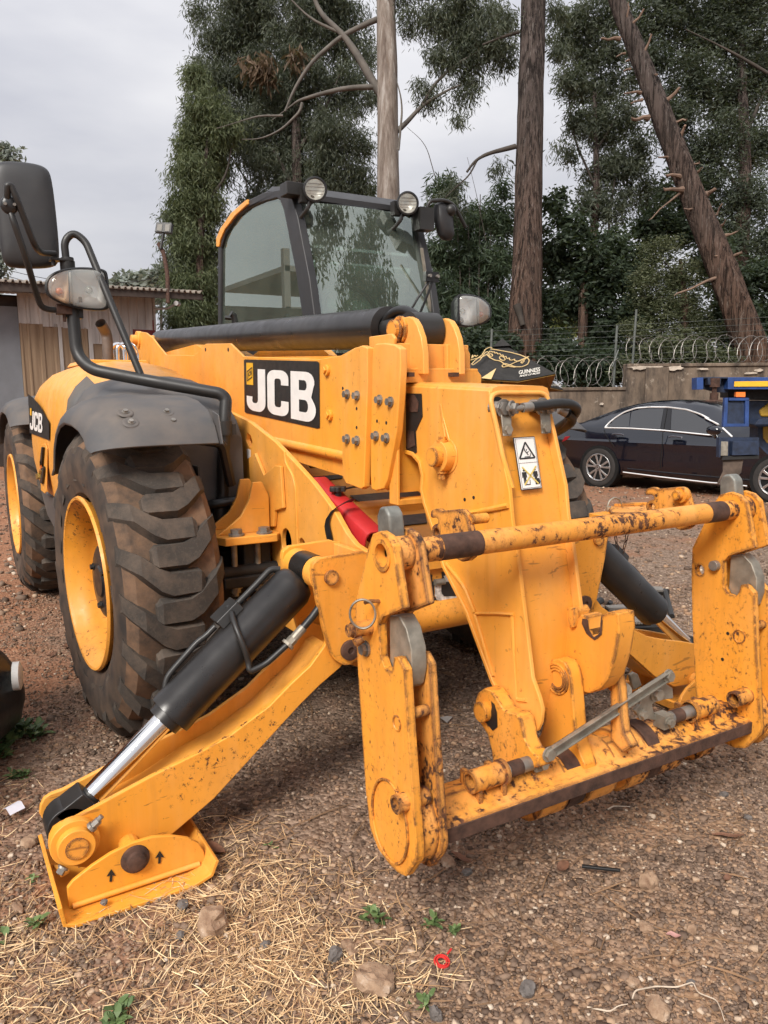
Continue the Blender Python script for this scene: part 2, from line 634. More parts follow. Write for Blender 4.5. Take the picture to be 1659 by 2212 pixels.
cab_glass = glassy('cab_glass', (.56, .70, .60), .24, .11, (.40, .47, .38))
lens = glassy('lamp_lens', (.97, .97, .95), .05, .20, (.90, .89, .86))  # its dust share is a white veil painted to make the lamp look bright
lens_c = glassy('work_lamp_lens', (.85, .85, .82), .06, .12, (.6, .6, .55))
mirror_m = NT('lamp_reflector').set(Base_Color=(.92, .92, .90), Metallic=.25, Roughness=.30).m
car_glass = NT('tinted_window').set(Base_Color=(.035, .037, .042), Roughness=.06, Specular_IOR_Level=.8).m
t = NT('car_paint')
t.set(Base_Color=(.0015, .003, .009), Metallic=.05, Roughness=.16, Coat_Weight=1.0, Coat_Roughness=.03)
car_paint = t.m
trim = NT('bright_trim').set(Base_Color=(.88, .88, .87), Metallic=.35, Roughness=.22).m
alloy = simple('alloy_wheel', (.62, .62, .62), .3, metal=.9, var=.08)
car_rubber = simple('car_tyre_rubber', (.03, .027, .025), .8, var=.3, scale=12)
blue_p = simple('blue_paint', (.020, .055, .19), .42, var=.3, scale=9, bump=.06)
blue_n = simple('dark_blue_steel', (.012, .022, .05), .6, var=.5, scale=20)
# ================================================================ TELEHANDLER
TH = empty('telehandler', (0, 0, 0), 'yellow telescopic handler with black mudguards and its front stabilisers down on the gravel', 'telehandler')
XB0, XB1 = -.305, .045          # outer boom section
XN0, XN1 = -.245, -.020         # nose (inner section)


def make_tyre(c, R, wid, mirror, name='tyre', parent=None, nl=20, seed=1):
    """bar-lug tyre about the X axis, outer side at -X"""
    rnd = random.Random(seed)
    h = wid / 2
    Rc = R - .036
    sec = [(.345, -h + .045), (.37, -h + .02), (.43, -h + .002), (.50, -h - .004), (.555, -h + .012), (.590, -h + .045), (Rc - .004, -h + .085),
           (Rc, -.06), (Rc + .002, 0), (Rc, .06), (Rc - .004, h - .085), (.590, h - .045), (.555, h - .012), (.50, h + .004), (.43, h - .002), (.37, h - .02), (.345, h - .045)]
    n = 72
    vs_, fs = lathe([(r, x) for r, x in sec], (0, 0, 0), (1, 0, 0), n)
    k = len(sec)
    side, mid = [], []
    for f in fs:
        q = min(i % k for i in f)
        (side if q < 4 or q >= k - 5 else mid).append(f)
    prims = [(vs_, mid, 0), (vs_, side, 2)]
    pitch = 2 * pi / nl

    def pr(x):
        ax = abs(x)
        if ax < h - .085: return R
        t = (ax - (h - .085)) / .085
        return R - .016 * t - .075 * t ** 2.2 if t < 1 else R - .09 - (ax - h) * 1.8

    for s in (-1, 1):
        for i in range(nl):
            a0 = (i + (.5 if s > 0 else 0)) * pitch + rnd.uniform(-.006, .006)
            # stations from the centre outwards: lateral x (toward -s), angle, half thickness
            st = [(+.090, 0.0, .034), (+.072, 0.0, .051), (-.030, .0, .054), (-.070, .033, .054), (-.132, .125, .050), (-.175, .190, .049), (-h + .002, .228, .048), (-h + .004, .27, .038)]
            ring = []
            for j, (x, da, ht) in enumerate(st):
                xx = s * -1 * x if s < 0 else x
                xx = x if s > 0 else -x
                a = a0 - da
                rt = pr(x) - (0.0 if j not in (0,) else .010)
                if j == len(st) - 1: rt = R - .165
                rb = rt - .055
                dt = ht / R
                tw = .72
                P = lambda rr, aa: V(xx + rnd.uniform(-.003, .003), (rr + rnd.uniform(-.003, .002)) * cos(aa + rnd.uniform(-.005, .005)), (rr + rnd.uniform(-.003, .002)) * sin(aa))
                ring.append([P(rb, a - dt * 1.18), P(rt, a - dt * tw), P(rt, a + dt * tw), P(rb, a + dt * 1.18)])
            lv, lf = loft(ring)
            prims.append((lv, lf, 1))
    # flatten the contact patch
    out = []
    for p in prims:
        vv = []
        for v in p[0]:
            z = v[2]
            zz = max(z, -R + .018 + (.012 if False else 0))
            vv.append(V(v[0] * (1 + .05 * max(0, -z - .5)), v[1], zz))
        out.append((vv, p[1], p[2]))
    return out


def rot_z(prims, a, c):
    c = Vector(c); ca, sa = cos(a), sin(a)
    return [(
        [V(c.x + v[0] * ca - v[1] * sa, c.y + v[0] * sa + v[1] * ca, c.z + v[2]) for v in p[0]], *p[1:]) for p in prims]


def wheel(cx, cy, steer, mirror, name, lab):
    """cx: tyre centre (left side of the picture, negative x); mirrored for the other side"""
    c = V(cx, cy, .622)
    W = .385
    tw = lambda pr_: rot_z(pr_, -steer if mirror else steer, c)
    h = W / 2
    # rim dish; local x: -h is the outer face
    fl = -h + .012
    prof = [(.318, -.05), (.322, fl + .06), (.330, fl + .03), (.349, fl + .012), (.356, fl - .002), (.350, fl - .012), (.340, fl - .010), (.333, fl + .004),
            (.318, fl + .022), (.306, fl + .05), (.298, fl + .085), (.300, fl + .115), (.285, fl + .15), (.262, fl + .165), (.20, fl + .17), (.0, fl + .17)]
    w = obj(name, tw([lathe(prof, (0, 0, 0), (1, 0, 0), 64)]), yellow_m, TH, smooth=45, mirror=mirror)
    w['label'] = lab
    obj('tyre', tw(make_tyre(c, .636, W, mirror, seed=int(abs(cx * 100) + cy * 7))), [tyre_c, tyre_l, tyre_s], w, smooth=24, mirror=mirror)
    hp = [(0, fl + .045), (.060, fl + .045), (.068, fl + .052), (.128, fl + .055), (.146, fl + .062), (.156, fl + .075), (.160, fl + .10), (.175, fl + .108), (.178, fl + .17)]
    hub = [lathe(hp, (0, 0, 0), (1, 0, 0), 36)]
    obj('hub', tw(hub), blackp, w, smooth=35, mirror=mirror)
    for k in range(10):
        a = 2 * pi * k / 10
        obj('wheel_nut', tw(hexbolt((fl + .165, .206 * cos(a), .206 * sin(a)), (-1, 0, 0), .014, .03)), blackm, w, mirror=mirror)
    for k in range(3):
        a = 2 * pi * k / 3 + .5
        obj('hub_plug', tw(hexbolt((fl + .052, .098 * cos(a), .098 * sin(a)), (-1, 0, 0), .012, .014)), blackm, w, mirror=mirror)
    return w


STEER = radians(3.4)
wheel(-.945, 0, STEER, False, 'front_wheel', 'deep dished front wheel with worn, mud brown bar tread beside the stabiliser cylinder')
wheel(-.945, 0, STEER, True, 'front_wheel', 'front wheel on the cab side, hidden behind the boom nose')
wheel(-.945, 2.75, 0, False, 'rear_wheel', 'rear wheel under the rear mudguard at the left edge')
wheel(-.945, 2.75, 0, True, 'rear_wheel', 'rear wheel on the cab side')

# ---------------------------------------------------------------- mudguards
def mudguard(cy, mirror, lab):
    prof = [(-.515, 1.198), (-.475, 1.262), (-.40, 1.318), (-.28, 1.352), (-.12, 1.370), (.06, 1.374), (.22, 1.352), (.36, 1.30), (.47, 1.215), (.54, 1.10), (.565, 1.03)]
    xs = [(-.715, 0), (-.76, .002), (-.93, .004), (-1.02, -.004), (-1.085, -.022), (-1.125, -.045), (-1.150, -.075), (-1.160, -.105)]
    rings, th = [], .010
    N = len(prof)
    top, bot = [], []
    for i, (y, z) in enumerate(prof):
        a, b = prof[max(i - 1, 0)], prof[min(i + 1, N - 1)]
        t = Vector((0, b[0] - a[0], b[1] - a[1])).normalized(); n = Vector((0, -t.z, t.y))
        if n.z < 0 and abs(n.z) > .3: n = -n
        rt_, rb_ = [], []
        for x, dz in xs:
            rib = .012 * math.exp(-((y + .05) / .025) ** 2) * (1 if x < -.74 and x > -1.1 else 0)
            e = 1.0 if 0 < i < N - 1 else .35
            p = V(x, y, z) + n * (dz * e + rib)
            p.y += cy
            rt_.append(p); q_ = p - n * th
            if x < -1.14: q_.x += .008
            rb_.append(q_)
        top.append(rt_); bot.append(rb_)
    rings = [tr + list(reversed(br)) for tr, br in zip(top, bot)]
    m = obj('mudguard', loft(rings), plastic, TH, bevel=.003, smooth=50, mirror=mirror)
    m['label'] = lab
    return m


mg = mudguard(0, False, 'dusty black plastic front mudguard with four bolts on top')
MGP = [(-.515, 1.198), (-.475, 1.262), (-.40, 1.318), (-.28, 1.352), (-.12, 1.370), (.06, 1.374), (.22, 1.352)]
for f in (('A', 820, 1697), ('A', 858, 1762), ('A', 1090, 1694), ('A', 1133, 1757)):
    rv = ray(*f)
    for k in range(600):
        p = CAM + rv * (2.4 + k * .005)
        if -.515 < p.y < .2 and p.z <= np.interp(p.y, [q_[0] for q_ in MGP], [q_[1] for q_ in MGP]) + .002: break
    sl_ = (np.interp(p.y + .02, [q_[0] for q_ in MGP], [q_[1] for q_ in MGP]) - np.interp(p.y - .02, [q_[0] for q_ in MGP], [q_[1] for q_ in MGP])) / .04
    nrm_ = V(0, -sl_, 1).normalized()
    obj('bolt_seat', lathe([(.030, -.003), (.027, .0012), (.022, .0014), (.017, .0002), (.0, .0002)], p, nrm_, 20), plastic, mg, smooth=60)
    obj('bolt', hexbolt(p, nrm_, .009, .010), zinc, mg)
obj('mudguard_flap', prism([V(-.712, -.43, 1.315), V(-.712, -.50, 1.30), V(-.712, -.535, 1.195), V(-.712, -.46, 1.185)], (.006, 0, 0)), plastic, mg, bevel=.003)
mudguard(0, True, 'front mudguard on the cab side')
mudguard(2.75, False, 'rear mudguard at the left edge')
mudguard(2.75, True, 'rear mudguard on the cab side')
obj('mudguard_bracket', [tube([(-.72, -.2, 1.20), (-.60, -.2, 1.18), (-.55, -.15, 1.0)], .022, 8, .03), strip([(-.74, -.34, 1.10), (-.74, -.36, .78)], (0, .10, 0), .006)], blackp, TH)

# ---------------------------------------------------------------- chassis
CX = -.42
curve = ats('A', [(1385, 1620), (1500, 1695), (1640, 1765)], X=CX) + ats('F', [(430, 0), (520, 70), (590, 145), (700, 262), (800, 375), (880, 480), (960, 590), (1000, 665), (1045, 745), (1100, 815), (1160, 855), (1215, 880)], X=CX)
curve = [(p.y, p.z) for p in curve]
for side in (1, -1):
    pl = [(2.9, 1.30), (.55, 1.36)] + curve + [(-1.135, .80), (-1.135, .46), (-.9, .42), (-.3, .42), (2.9, .50)]
    holes = []
    if side > 0:
        for f, x, y, ry, rz in (('F', 605, 800, .05, .055), ('F', 718, 822, .028, .026)):
            p = at(f, x, y, X=CX)
            holes.append([(p.y + ry * cos(a * pi / 9), p.z + rz * sin(a * pi / 9)) for a in range(18)])
        sl = ats('F', [(318, 8), (345, 30), (356, 75), (350, 112), (332, 108), (312, 60)], X=CX)
        holes.append([(p.y, p.z) for p in sl])
    x0 = CX if side > 0 else -CX
    ch = obj('chassis_plate', YZ(pl, x0, x0 + side * .022, holes), yellow, TH, bevel=.004)
    if side > 0:
        seam = [at('F', x, y, X=CX) + V(-.001, 0, 0) for x, y in [(595, 150), (605, 230), (655, 320), (675, 400), (683, 560), (686, 700), (688, 830)]]
        obj('weld_seam', tube(seam, .006, 6, .05), yellow, ch, smooth=60)
        p = [at('F', x, y, X=CX) for x, y in [(310, 352), (328, 365), (330, 400), (314, 408), (300, 392), (302, 362)]]
        obj('rubber_plug', prism(p, (-.012, 0, 0)), rubber_hose, ch, bevel=.003)
        p = [at('F', x, y, X=CX) for x, y in [(322, 125), (345, 130), (346, 185), (326, 195)]]
        obj('serial_plate', prism(p, (-.003, 0, 0)), white_p, ch)
# inner floor between the plates, with black grip strips
DP = (V(0, -.95, .775), Vector((0, -.20, 1)).normalized())
dk = obj('front_deck', prism([V(-.40, -.98, .769), V(.40, -.98, .769), V(.40, .6, 1.085), V(-.40, .6, 1.085)], (0, 0, -.03)), yellow, TH)
for qd in ([(770, 572), (1485, 505), (1540, 548), (1530, 592), (880, 645)], [(1310, 792), (1590, 765), (1612, 868), (1310, 900)], [(380, 365), (690, 340), (690, 380), (520, 400)]):
    obj('grip_strip', prism([p + V(0, 0, .004) for p in ats('U', qd, pl=DP)], (0, 0, .003)), black_p, dk)
obj('deck_rail', [cyl((-.40, -.45, .905), (.40, -.45, .905), .022, 12), box(-.40, .40, -.47, -.42, .86, .895)], yellow, dk, smooth=40)
# front cross member with the torn sticker
bp = obj('front_crossmember', [box(-.40, .40, -.955, -.93, .575, .80), cyl((-.40, -.93, .556), (.40, -.93, .556), .064, 20)], yellow_w, TH, bevel=.004)
def jag(seed, pts, a=.02):
    r = random.Random(seed); o = []
    for i in range(len(pts)):
        p, q_ = pts[i], pts[(i + 1) % len(pts)]
        for k in range(5):
            t = k / 5; o.append((p[0] + (q_[0] - p[0]) * t + r.uniform(-a, a), p[1] + (q_[1] - p[1]) * t + r.uniform(-a, a)))
    return o
TQ = lambda pts, off: [p + V(0, -off, 0) for p in ats('T', pts, Y=-.957)]
for pts in ([(500, 1330), (555, 1330), (560, 1420), (590, 1450), (590, 1650), (690, 1760), (560, 1800), (530, 1740), (545, 1500), (530, 1380)], [(700, 1300), (770, 1295), (1000, 1590), (1000, 1650), (720, 1650), (690, 1590), (700, 1440)], [(380, 1370), (430, 1360), (445, 1400), (400, 1420)]):
    obj('torn_sticker', prism(TQ(jag(len(pts), pts, 7), .0), (0, -.001, 0)), black_p, bp)
for pts in ([(380, 1420), (425, 1395), (530, 1385), (535, 1700), (510, 1780), (470, 1800), (380, 1790)], [(600, 1480), (690, 1480), (690, 1590), (720, 1650), (1000, 1640), (1000, 1720), (860, 1760), (700, 1730), (620, 1700), (590, 1620)], [(720, 1350), (790, 1340), (830, 1430), (740, 1440)]):
    obj('torn_lettering', prism(TQ(jag(len(pts) + 9, pts, 6), .003), (0, -.001, 0)), simple('scuffed_white', (.52, .49, .45), .7, var=.6, scale=60) if 'scuffed_white' not in MATS else MATS['scuffed_white'], bp)
obj('hose_clip', cyl(at('T', 600, 1450, Y=-.965), at('T', 740, 1435, Y=-.965), .012, 10), dirty_steel, bp)
# axle and its mounting
ax = obj('front_axle', [box(-.62, .62, -.14, .14, .50, .72), cyl((-.78, 0, .622), (.78, 0, .622), .13, 20), box(-.56, -.44, -.30, .16, .66, .79), box(.44, .56, -.30, .16, .66, .79),
                        tube([(-.70, -.30, .66), (.70, -.30, .66)], .028, 10), box(-.66, -.44, -.34, -.14, .60, .645)], dark, TH, bevel=.008)
for x, y in ((-.60, -.30), (-.50, -.30)):
    obj('axle_stud', cyl((x, y, .56), (x, y, .80), .013, 12), dirty_steel, ax, smooth=40)
    obj('axle_nut', hexbolt((x, y, .60), (0, 0, -1), .022, .026), dirty_steel, ax)
obj('rear_axle', [cyl((-.78, 2.75, .622), (.78, 2.75, .622), .13, 20), box(-.3, .3, 2.55, 2.95, .45, .78)], dark, TH, bevel=.008)
base = [V(-.715, -.235, .815), V(-.66, -.375, .815), V(-.445, -.385, .815), V(-.425, -.36, .815), V(-.425, -.10, .815), V(-.70, -.10, .815)]
ab = obj('axle_bracket', [prism(base, (0, 0, -.032))], yellow, TH, bevel=.004)
for y in (-.16, -.30):
    g = [(-.69 + (.02 if y < -.2 else 0), .815), (-.62, .845), (-.565, .885), (-.53, .945), (-.51, 1.02), (-.47, 1.02), (-.442, .96), (-.442, .815)]
    obj('gusset', XZ(g, y, y + .016), yellow, ab, bevel=.003)
bk = ats('F', [(330, 190), (375, 155), (440, 315), (520, 245), (560, 250), (580, 555), (520, 575), (512, 690), (320, 690), (345, 400)], X=-.436)
obj('backing_plate', prism(bk, (.015, 0, 0)), yellow, ab, bevel=.004)
for x, y in ((-.675, -.20), (-.60, -.335), (-.485, -.345)):
    obj('bracket_bolt', hexbolt((x, y, .815), (0, 0, 1), .024, .026), zinc, ab)
# underbelly
obj('belly', [box(-.39, .39, -.3, 2.9, .46, .62), box(-.39, .39, .6, 2.9, .62, 1.15)], dark, TH)
obj('transmission_block', [box(-.36, .1, .15, .6, .5, .95), box(-.72, -.45, .40, .62, .55, 1.05)], dark, TH, bevel=.01)
obj('side_hose', [tube([(-.70, -.05, .90), (-.60, -.12, .92), (-.45, -.12, .93)], .022, 8, .04), tube([(-.72, -.25, 1.05), (-.70, -.15, .85), (-.66, .1, .75)], .014, 8, .05)], blackp, TH, smooth=60)

# ---------------------------------------------------------------- stabilisers
YF, YR = -1.13, -.875          # outer faces of the front and the rear cheek plate


def stabiliser(mirror):
    mm = dict(mirror=mirror)
    # lug: two cheek plates on the chassis
    L = ats('F', [(790, 1010), (800, 960), (850, 920), (1165, 868), (1200, 880)], Y=YF) + [V(-.42, YF, .86), V(-.42, YF, .46)] + ats('F', [(1150, 1650), (1080, 1690), (1030, 1700), (960, 1660), (925, 1610), (880, 1450), (830, 1230)], Y=YF)
    L = [(p.x, p.z) for p in L]
    lug = obj('stabiliser_lug', [XZ(L, YF, YF + .022)], yellow_w, TH, bevel=.004, **mm)
    lug['label'] = 'cheek plates on the chassis that carry the stabiliser leg' + (' on the cab side' if mirror else ' beside the front wheel')
    obj('rear_cheek', [XZ(L, YR - .022, YR)], yellow, lug, bevel=.004, **mm)
    zt = max(z for x, z in L)
    tp = at('F', 740, 985, Y=-1.0)      # top pin of the cylinder
    pc = at('F', 926, 1055, Y=YF)
    top = V(pc.x - .012, -1.0, pc.z + .004)
    for y0, y1 in ((YF + .022, YF + .075), (YR - .075, YR - .022)):
        obj('pin_boss', cyl((top.x, y0, top.z), (top.x, y1, top.z), .052, 24), yellow, lug, bevel=.003, **mm)
    obj('pin_cap', [cyl((pc.x, YF, pc.z), (pc.x, YF - .014, pc.z), .024, 20)], yellow_r, lug, bevel=.002, **mm)
    pl_ = at('F', 1063, 1582, Y=YF)
    obj('pivot_cap', [lathe([(.033, 0), (.033, .012), (.026, .014), (.012, .014), (.010, .008), (0, .008)], (pl_.x, YF, pl_.z), (0, -1, 0), 24)], rusty, lug, smooth=35, **mm)
    if not mirror:
        obj('tie_bar', [box(-.452, -.43, YF + .022, YR - .022, .66, .86)], yellow, lug, bevel=.003)
    # leg: U channel
    up = ats('E', [(318, 1040), (325, 985), (350, 935), (400, 900), (480, 870), (720, 740), (1000, 588), (1300, 440), (1500, 330), (1620, 240)], Y=YF + .025) + ats('F', [(480, 1995), (640, 1830), (780, 1700), (880, 1560), (905, 1510), (960, 1480)], Y=YF + .025)
    lo = ats('F', [(1060, 1520), (1060, 1640), (990, 1720), (850, 1840), (700, 1990)], Y=YF + .025) + ats('E', [(1400, 740), (1130, 970), (1000, 1020), (800, 1090), (590, 1195), (470, 1180), (370, 1130)], Y=YF + .025)
    P2 = [(p.x, p.z) for p in up + lo]
    leg = obj('stabiliser_leg', [XZ(P2, YF + .025, YF + .043)], yellow_m, TH, bevel=.004, **mm)
    leg['label'] = 'long channel shaped stabiliser leg reaching down to its foot pad' + (' on the cab side' if mirror else ' in front of the wheel')
    obj('rear_cheek', [XZ(P2, YR - .043, YR - .025)], yellow, leg, bevel=.004, **mm)
    fl = [V(p.x, YF + .043, p.z) for p in up[5:]]
    fl = [p + V(.006, 0, -.050 if i > 1 else -.075) for i, p in enumerate(fl)]
    obj('channel_floor', strip(fl, (0, (YR - YF) - .086, 0), .012), yellow, leg, smooth=40, **mm)
    fb = [V(p.x, YF + .043, p.z) for p in reversed(lo[:7])]
    obj('channel_base', strip([p + V(0, 0, .012) for p in fb], (0, (YR - YF) - .086, 0), .012), yellow, leg, smooth=40, **mm)
    # foot pin
    fp = at('E', 505, 1062, Y=YF - .03)
    fx, fz = fp.x, fp.z
    obj('foot_boss', [cyl((fx, YF + .03, fz), (fx, YF - .004, fz), .066, 28), cyl((fx, YF - .002, fz), (fx, YF - .03, fz), .050, 28)], yellow, leg, bevel=.003, **mm)
    obj('foot_pin', [cyl((fx, YF - .03, fz), (fx, YF - .036, fz), .031, 24)], yellow_r, leg, bevel=.002, **mm)
    b0 = V(fx + .04, YF - .016, fz + .04)
    obj('foot_bolt', hexbolt(b0, (.8, -.2, .7), .011, .03) + [cyl(b0, b0 + V(.03, -.008, .03), .007, 10)] + hexbolt(V(fx - .035, YF - .016, fz - .05), (-.6, -.2, -.7), .011, .02), zinc, leg, **mm)
    # cylinder
    rod_e = V(fx, -1.0, fz)
    ax_ = (rod_e - top).normalized()
    gl = at('d', 372, 1548, Y=-1.0)
    lg = (gl - top).dot(ax_)
    r = .072
    cyl_o = obj('stabiliser_cylinder', [lathe([(0, .055), (.05, .05), (.062, .06), (r, .085), (r, lg - .03), (r + .001, lg - .028), (r + .001, lg), (.054, lg + .002), (.054, lg + .028), (.036, lg + .03), (.036, lg)], top, ax_, 40),
                                        cyl((top.x, -1.052, top.z), (top.x, -.948, top.z), .052, 28)], cylblack, TH, smooth=35, **mm)
    cyl_o['label'] = 'black hydraulic stabiliser cylinder with shiny rod' + (' on the cab side' if mirror else ' leaning across the front tyre')
    ln = (rod_e - top).length
    obj('chrome_rod', cyl(top + ax_ * lg, top + ax_ * (ln - .10), .034, 36, caps=False), chrome, cyl_o, smooth=60, **mm)
    obj('rod_eye', [cyl(top + ax_ * (ln - .125), top + ax_ * (ln - .05), .033, 24), cyl((fx, -1.045, fz), (fx, -.955, fz), .062, 28),
                    prism([rod_e + V(0, -.045, 0) + ax_ * a + ax_.cross(V(0, 1, 0)) * b for a, b in ((-.09, -.045), (-.09, .045), (0, .060), (0, -.060))], (0, .09, 0))], blackm, cyl_o, bevel=.004, **mm)
    # hydraulic pipes clamped along the barrel
    n1 = V(0, -1, 0)
    upn = ax_.cross(V(0, 1, 0)).normalized()
    if upn.z < 0: upn = -upn
    def cp(l, a, rr):       # point on the barrel: length, angle (0 = up side, 90 = front), radius
        return top + ax_ * l + (upn * cos(a) + n1 * sin(a)) * rr
    a1 = radians(-20)
    pts = [cp(.07, a1, r - .005), cp(.09, a1, r + .018), cp(.15, a1, r + .016), cp(.24, a1, r + .016)]
    obj('hydraulic_pipe', tube(pts, .011, 8, .03), blackm, cyl_o, smooth=60, **mm)
    pts = [cp(.34, a1, r + .016), cp(.38, a1, r + .016), cp(.41, a1, r + .022), cp(.52, a1, r + .016), cp(lg - .07, a1, r + .012), cp(lg - .04, a1, r - .01)]
    obj('hydraulic_pipe', tube(pts, .010, 8, .03), blackm, cyl_o, smooth=60, **mm)
    bl = [cp(.24, a1, r + .004), cp(.33, a1, r + .004), cp(.33, a1, r + .036), cp(.24, a1, r + .036)]
    obj('valve_block', prism([p + V(0, .035, 0) for p in bl], (0, -.07, 0)), blackm, cyl_o, bevel=.003, **mm)
    if not mirror:
        pts = [cp(.27, a1, r + .03)] + [cp(.27 + .016 * k, radians(-10 + k * 24), r + .016) for k in range(6)] + [cp(.37, radians(118), r + .035), cp(.32, radians(125), r + .05), cp(.22, radians(125), r + .06)]
        obj('hydraulic_pipe', tube(pts, .010, 8, .02), blackm, cyl_o, smooth=60, **mm)
        obj('hose_fitting', hexbolt(cp(.235, radians(125), r + .06), -ax_, .016, .03) + [cyl(cp(.205, radians(125), r + .06), cp(.16, radians(124), r + .06), .0145, 12)], dirty_steel, cyl_o, **mm)
        obj('hydraulic_hose', tube([cp(.165, radians(124), r + .06), cp(.12, radians(122), r + .06), cp(.05, radians(118), r + .055), cp(-.02, radians(115), r + .05)], .012, 10), rubber_hose, cyl_o, smooth=60, **mm)
    # pad
    fr_ = ats('E', [(440, 1325), (480, 1275), (600, 1180), (720, 1100), (860, 1030), (1000, 990), (1120, 982), (1230, 995), (1300, 1030), (1335, 1085), (1345, 1150)], Y=-1.19)
    PZ = [(p.x, max(p.z, .012)) for p in fr_]
    out_ = [(x, z) for x, z in PZ] + [(PZ[-1][0], .008), (PZ[0][0], .008)]
    pad = obj('foot_pad', XZ(out_, -1.19, -1.176), yellow_m, TH, bevel=.003, **mm)
    pad['label'] = 'flat steel stabiliser foot pad resting on the gravel' + (' on the cab side' if mirror else ' at lower left')
    obj('rear_flange', XZ(out_, -.90, -.886), yellow, pad, bevel=.003, **mm)
    x0, x1 = PZ[0][0] - .012, PZ[-1][0] + .004
    prof = [V(x0 - .010, -1.262, .066), V(x0 - .002, -1.262, .014), V(x0 + .02, -1.262, .006), V(x1 - .06, -1.262, .006), V(x1 - .012, -1.262, .022), V(x1 + .004, -1.262, .060)]
    obj('sole_plate', strip(list(reversed(prof)), (0, .40, 0), -.012), yellow_m, pad, bevel=.003, **mm)
    obj('sole_rib', [cyl((PZ[0][0] + .01, -1.195, .016), (PZ[-1][0] - .02, -1.195, .022), .008, 8)], yellow, pad, smooth=60, **mm)
    pb = at('E', 885, 1130, Y=-1.19)
    obj('pad_bolt', [lathe([(.040, 0), (.038, .008), (.028, .012), (.026, .022), (.018, .026), (0, .026)], (pb.x, -1.19, pb.z), (0, -1, 0), 28)], rusty, pad, smooth=35, **mm)
    obj('pad_pin', [cyl((pb.x, -1.17, pb.z), (pb.x, -.89, pb.z), .03, 16)], yellow, pad, **mm)
    if not mirror:
        for cx_, cy_, s in ((728, 1240, 1), (1045, 1120, 1)):
            arrow = [(cx_, cy_ - 42), (cx_ + 30, cy_ + 2), (cx_ + 8, cy_ - 2), (cx_ + 5, cy_ + 38), (cx_ - 12, cy_ + 42), (cx_ - 8, cy_ - 2), (cx_ - 30, cy_ + 6)]
            obj('arrow_mark', prism(ats('E', arrow, Y=-1.192), (0, -.001, 0)), black_p, pad)
        lp = ats('E', [(345, 1190), (440, 1200), (460, 1225), (400, 1260)], Z=.035)
        obj('pad_lug', prism(lp, (0, 0, .012)), yellow, pad, bevel=.003)


stabiliser(False)
stabiliser(True)
# bracket, lanyard ring and chain on the outer end of the cab side lug
bq = ats('O', [(190, 188), (330, 178), (600, 170), (605, 205), (560, 240), (215, 236)], Z=.895)
brk = obj('pin_bracket', prism(bq, (0, 0, -.014)), yellow_r, TH, bevel=.002)
brk['label'] = 'flat yellow bracket with a wire ring behind the carriage bar'
for k in range(2):
    a, b = at('O', 240 + 60 * k, 186 - 6 * k, Z=.897), at('O', 400 + 60 * k, 180 - 6 * k, Z=.897)
    obj('bracket_rib', prism([a, b, b + V(.02, -.02, 0), a + V(.02, -.02, 0)], (0, 0, .010)), yellow_w, brk)
obj('bracket_arm', box(.68, .86, -1.06, -.98, .845, .880), yellow_w, brk, bevel=.004)
obj('lanyard_ring', tube(ats('O', [(190, 235), (186, 190), (200, 145), (245, 115), (285, 140), (298, 175)], Y=-1.0), .004, 6, .02), dirty_steel, brk, smooth=60)
obj('lanyard_stop', cyl(at('O', 195, 215, Y=-1.0), at('O', 195, 190, Y=-1.0), .011, 8), dirty_steel, brk, smooth=60)
ch_pts = []
for k in range(13):
    t = k / 12; ch_pts.append(V(.80 + .11 * t, -1.0, .87 - .19 * (1 - abs(2 * t - 1) ** 1.6)))
links = []
for k in range(12):
    a, b = ch_pts[k], ch_pts[k + 1]; d = (b - a); m = (a + b) / 2; x, y, dd = frame_of(d)
    s = x if k % 2 else y
    links.append(tube([m + dd * (.62 * d.length) * cos(i * pi / 4) + s * .006 * sin(i * pi / 4) for i in range(8)], .0022, 5, closed=True))
obj('safety_chain', links, rusty, brk, smooth=60)
# ---------------------------------------------------------------- boom: outer section
def yz(pts):
    return [(p.y, p.z) for p in pts]


op = ats('A', [(880, 1235), (895, 1195), (925, 1172), (955, 1178), (1000, 1215), (1035, 1262), (1085, 1322), (1270, 1326), (1345, 1250), (1505, 1248), (1592, 1332)], X=XB0) + ats('C', [(-60, 470), (90, 474), (215, 452), (300, 405)], X=XB0)
opy = yz(op)
rear = opy[0]
bot_f = at('C', 215, 1076, X=XB0); bot_r = at('d', 620, 968, X=XB0)
sl = (bot_r.z - bot_f.z) / (bot_r.y - bot_f.y)
yf = at('C', 330, 700, X=XB0).y
poly = opy + [(yf, opy[-1][1] - .01), (yf, bot_f.z + (yf - bot_f.y) * sl), (rear[0] + .15, bot_f.z + (rear[0] + .15 - bot_f.y) * sl), (rear[0] + .15, rear[1] - .12)]
boom = obj('boom_outer_section', YZ(poly, XB0, XB0 + .012), yellow, TH, bevel=.003)
obj('far_side_plate', YZ(poly, XB1 - .012, XB1), yellow, boom, bevel=.003)
boom['label'] = 'long yellow outer boom section with the black lettered panel on its side'
ztop = lambda y: 1.535 + (y + .85) * sl - .03
obj('boom_box', [YZ([(yf + .03, bot_f.z + .01), (yf + .03, ztop(yf)), (rear[0], ztop(rear[0])), (rear[0], bot_f.z + .012 + (rear[0] - yf) * sl)], XB0 + .010, XB1 - .010)], yellow, boom)
obj('boom_bottom_rail', cyl((XB0 + .012, yf + .03, bot_f.z + .014), (XB0 + .012, rear[0], bot_f.z + .014 + (rear[0] - yf) * sl), .022, 14), yellow, boom, smooth=60)
pv = at('A', 905, 1225, X=XB0)
obj('pivot_pin', [cyl((XB0 - .05, pv.y, pv.z), (XB1 + .03, pv.y, pv.z), .034, 20), cyl((XB0 - .012, pv.y, pv.z), (XB0 + .02, pv.y, pv.z), .06, 24)], yellow, boom, bevel=.003)
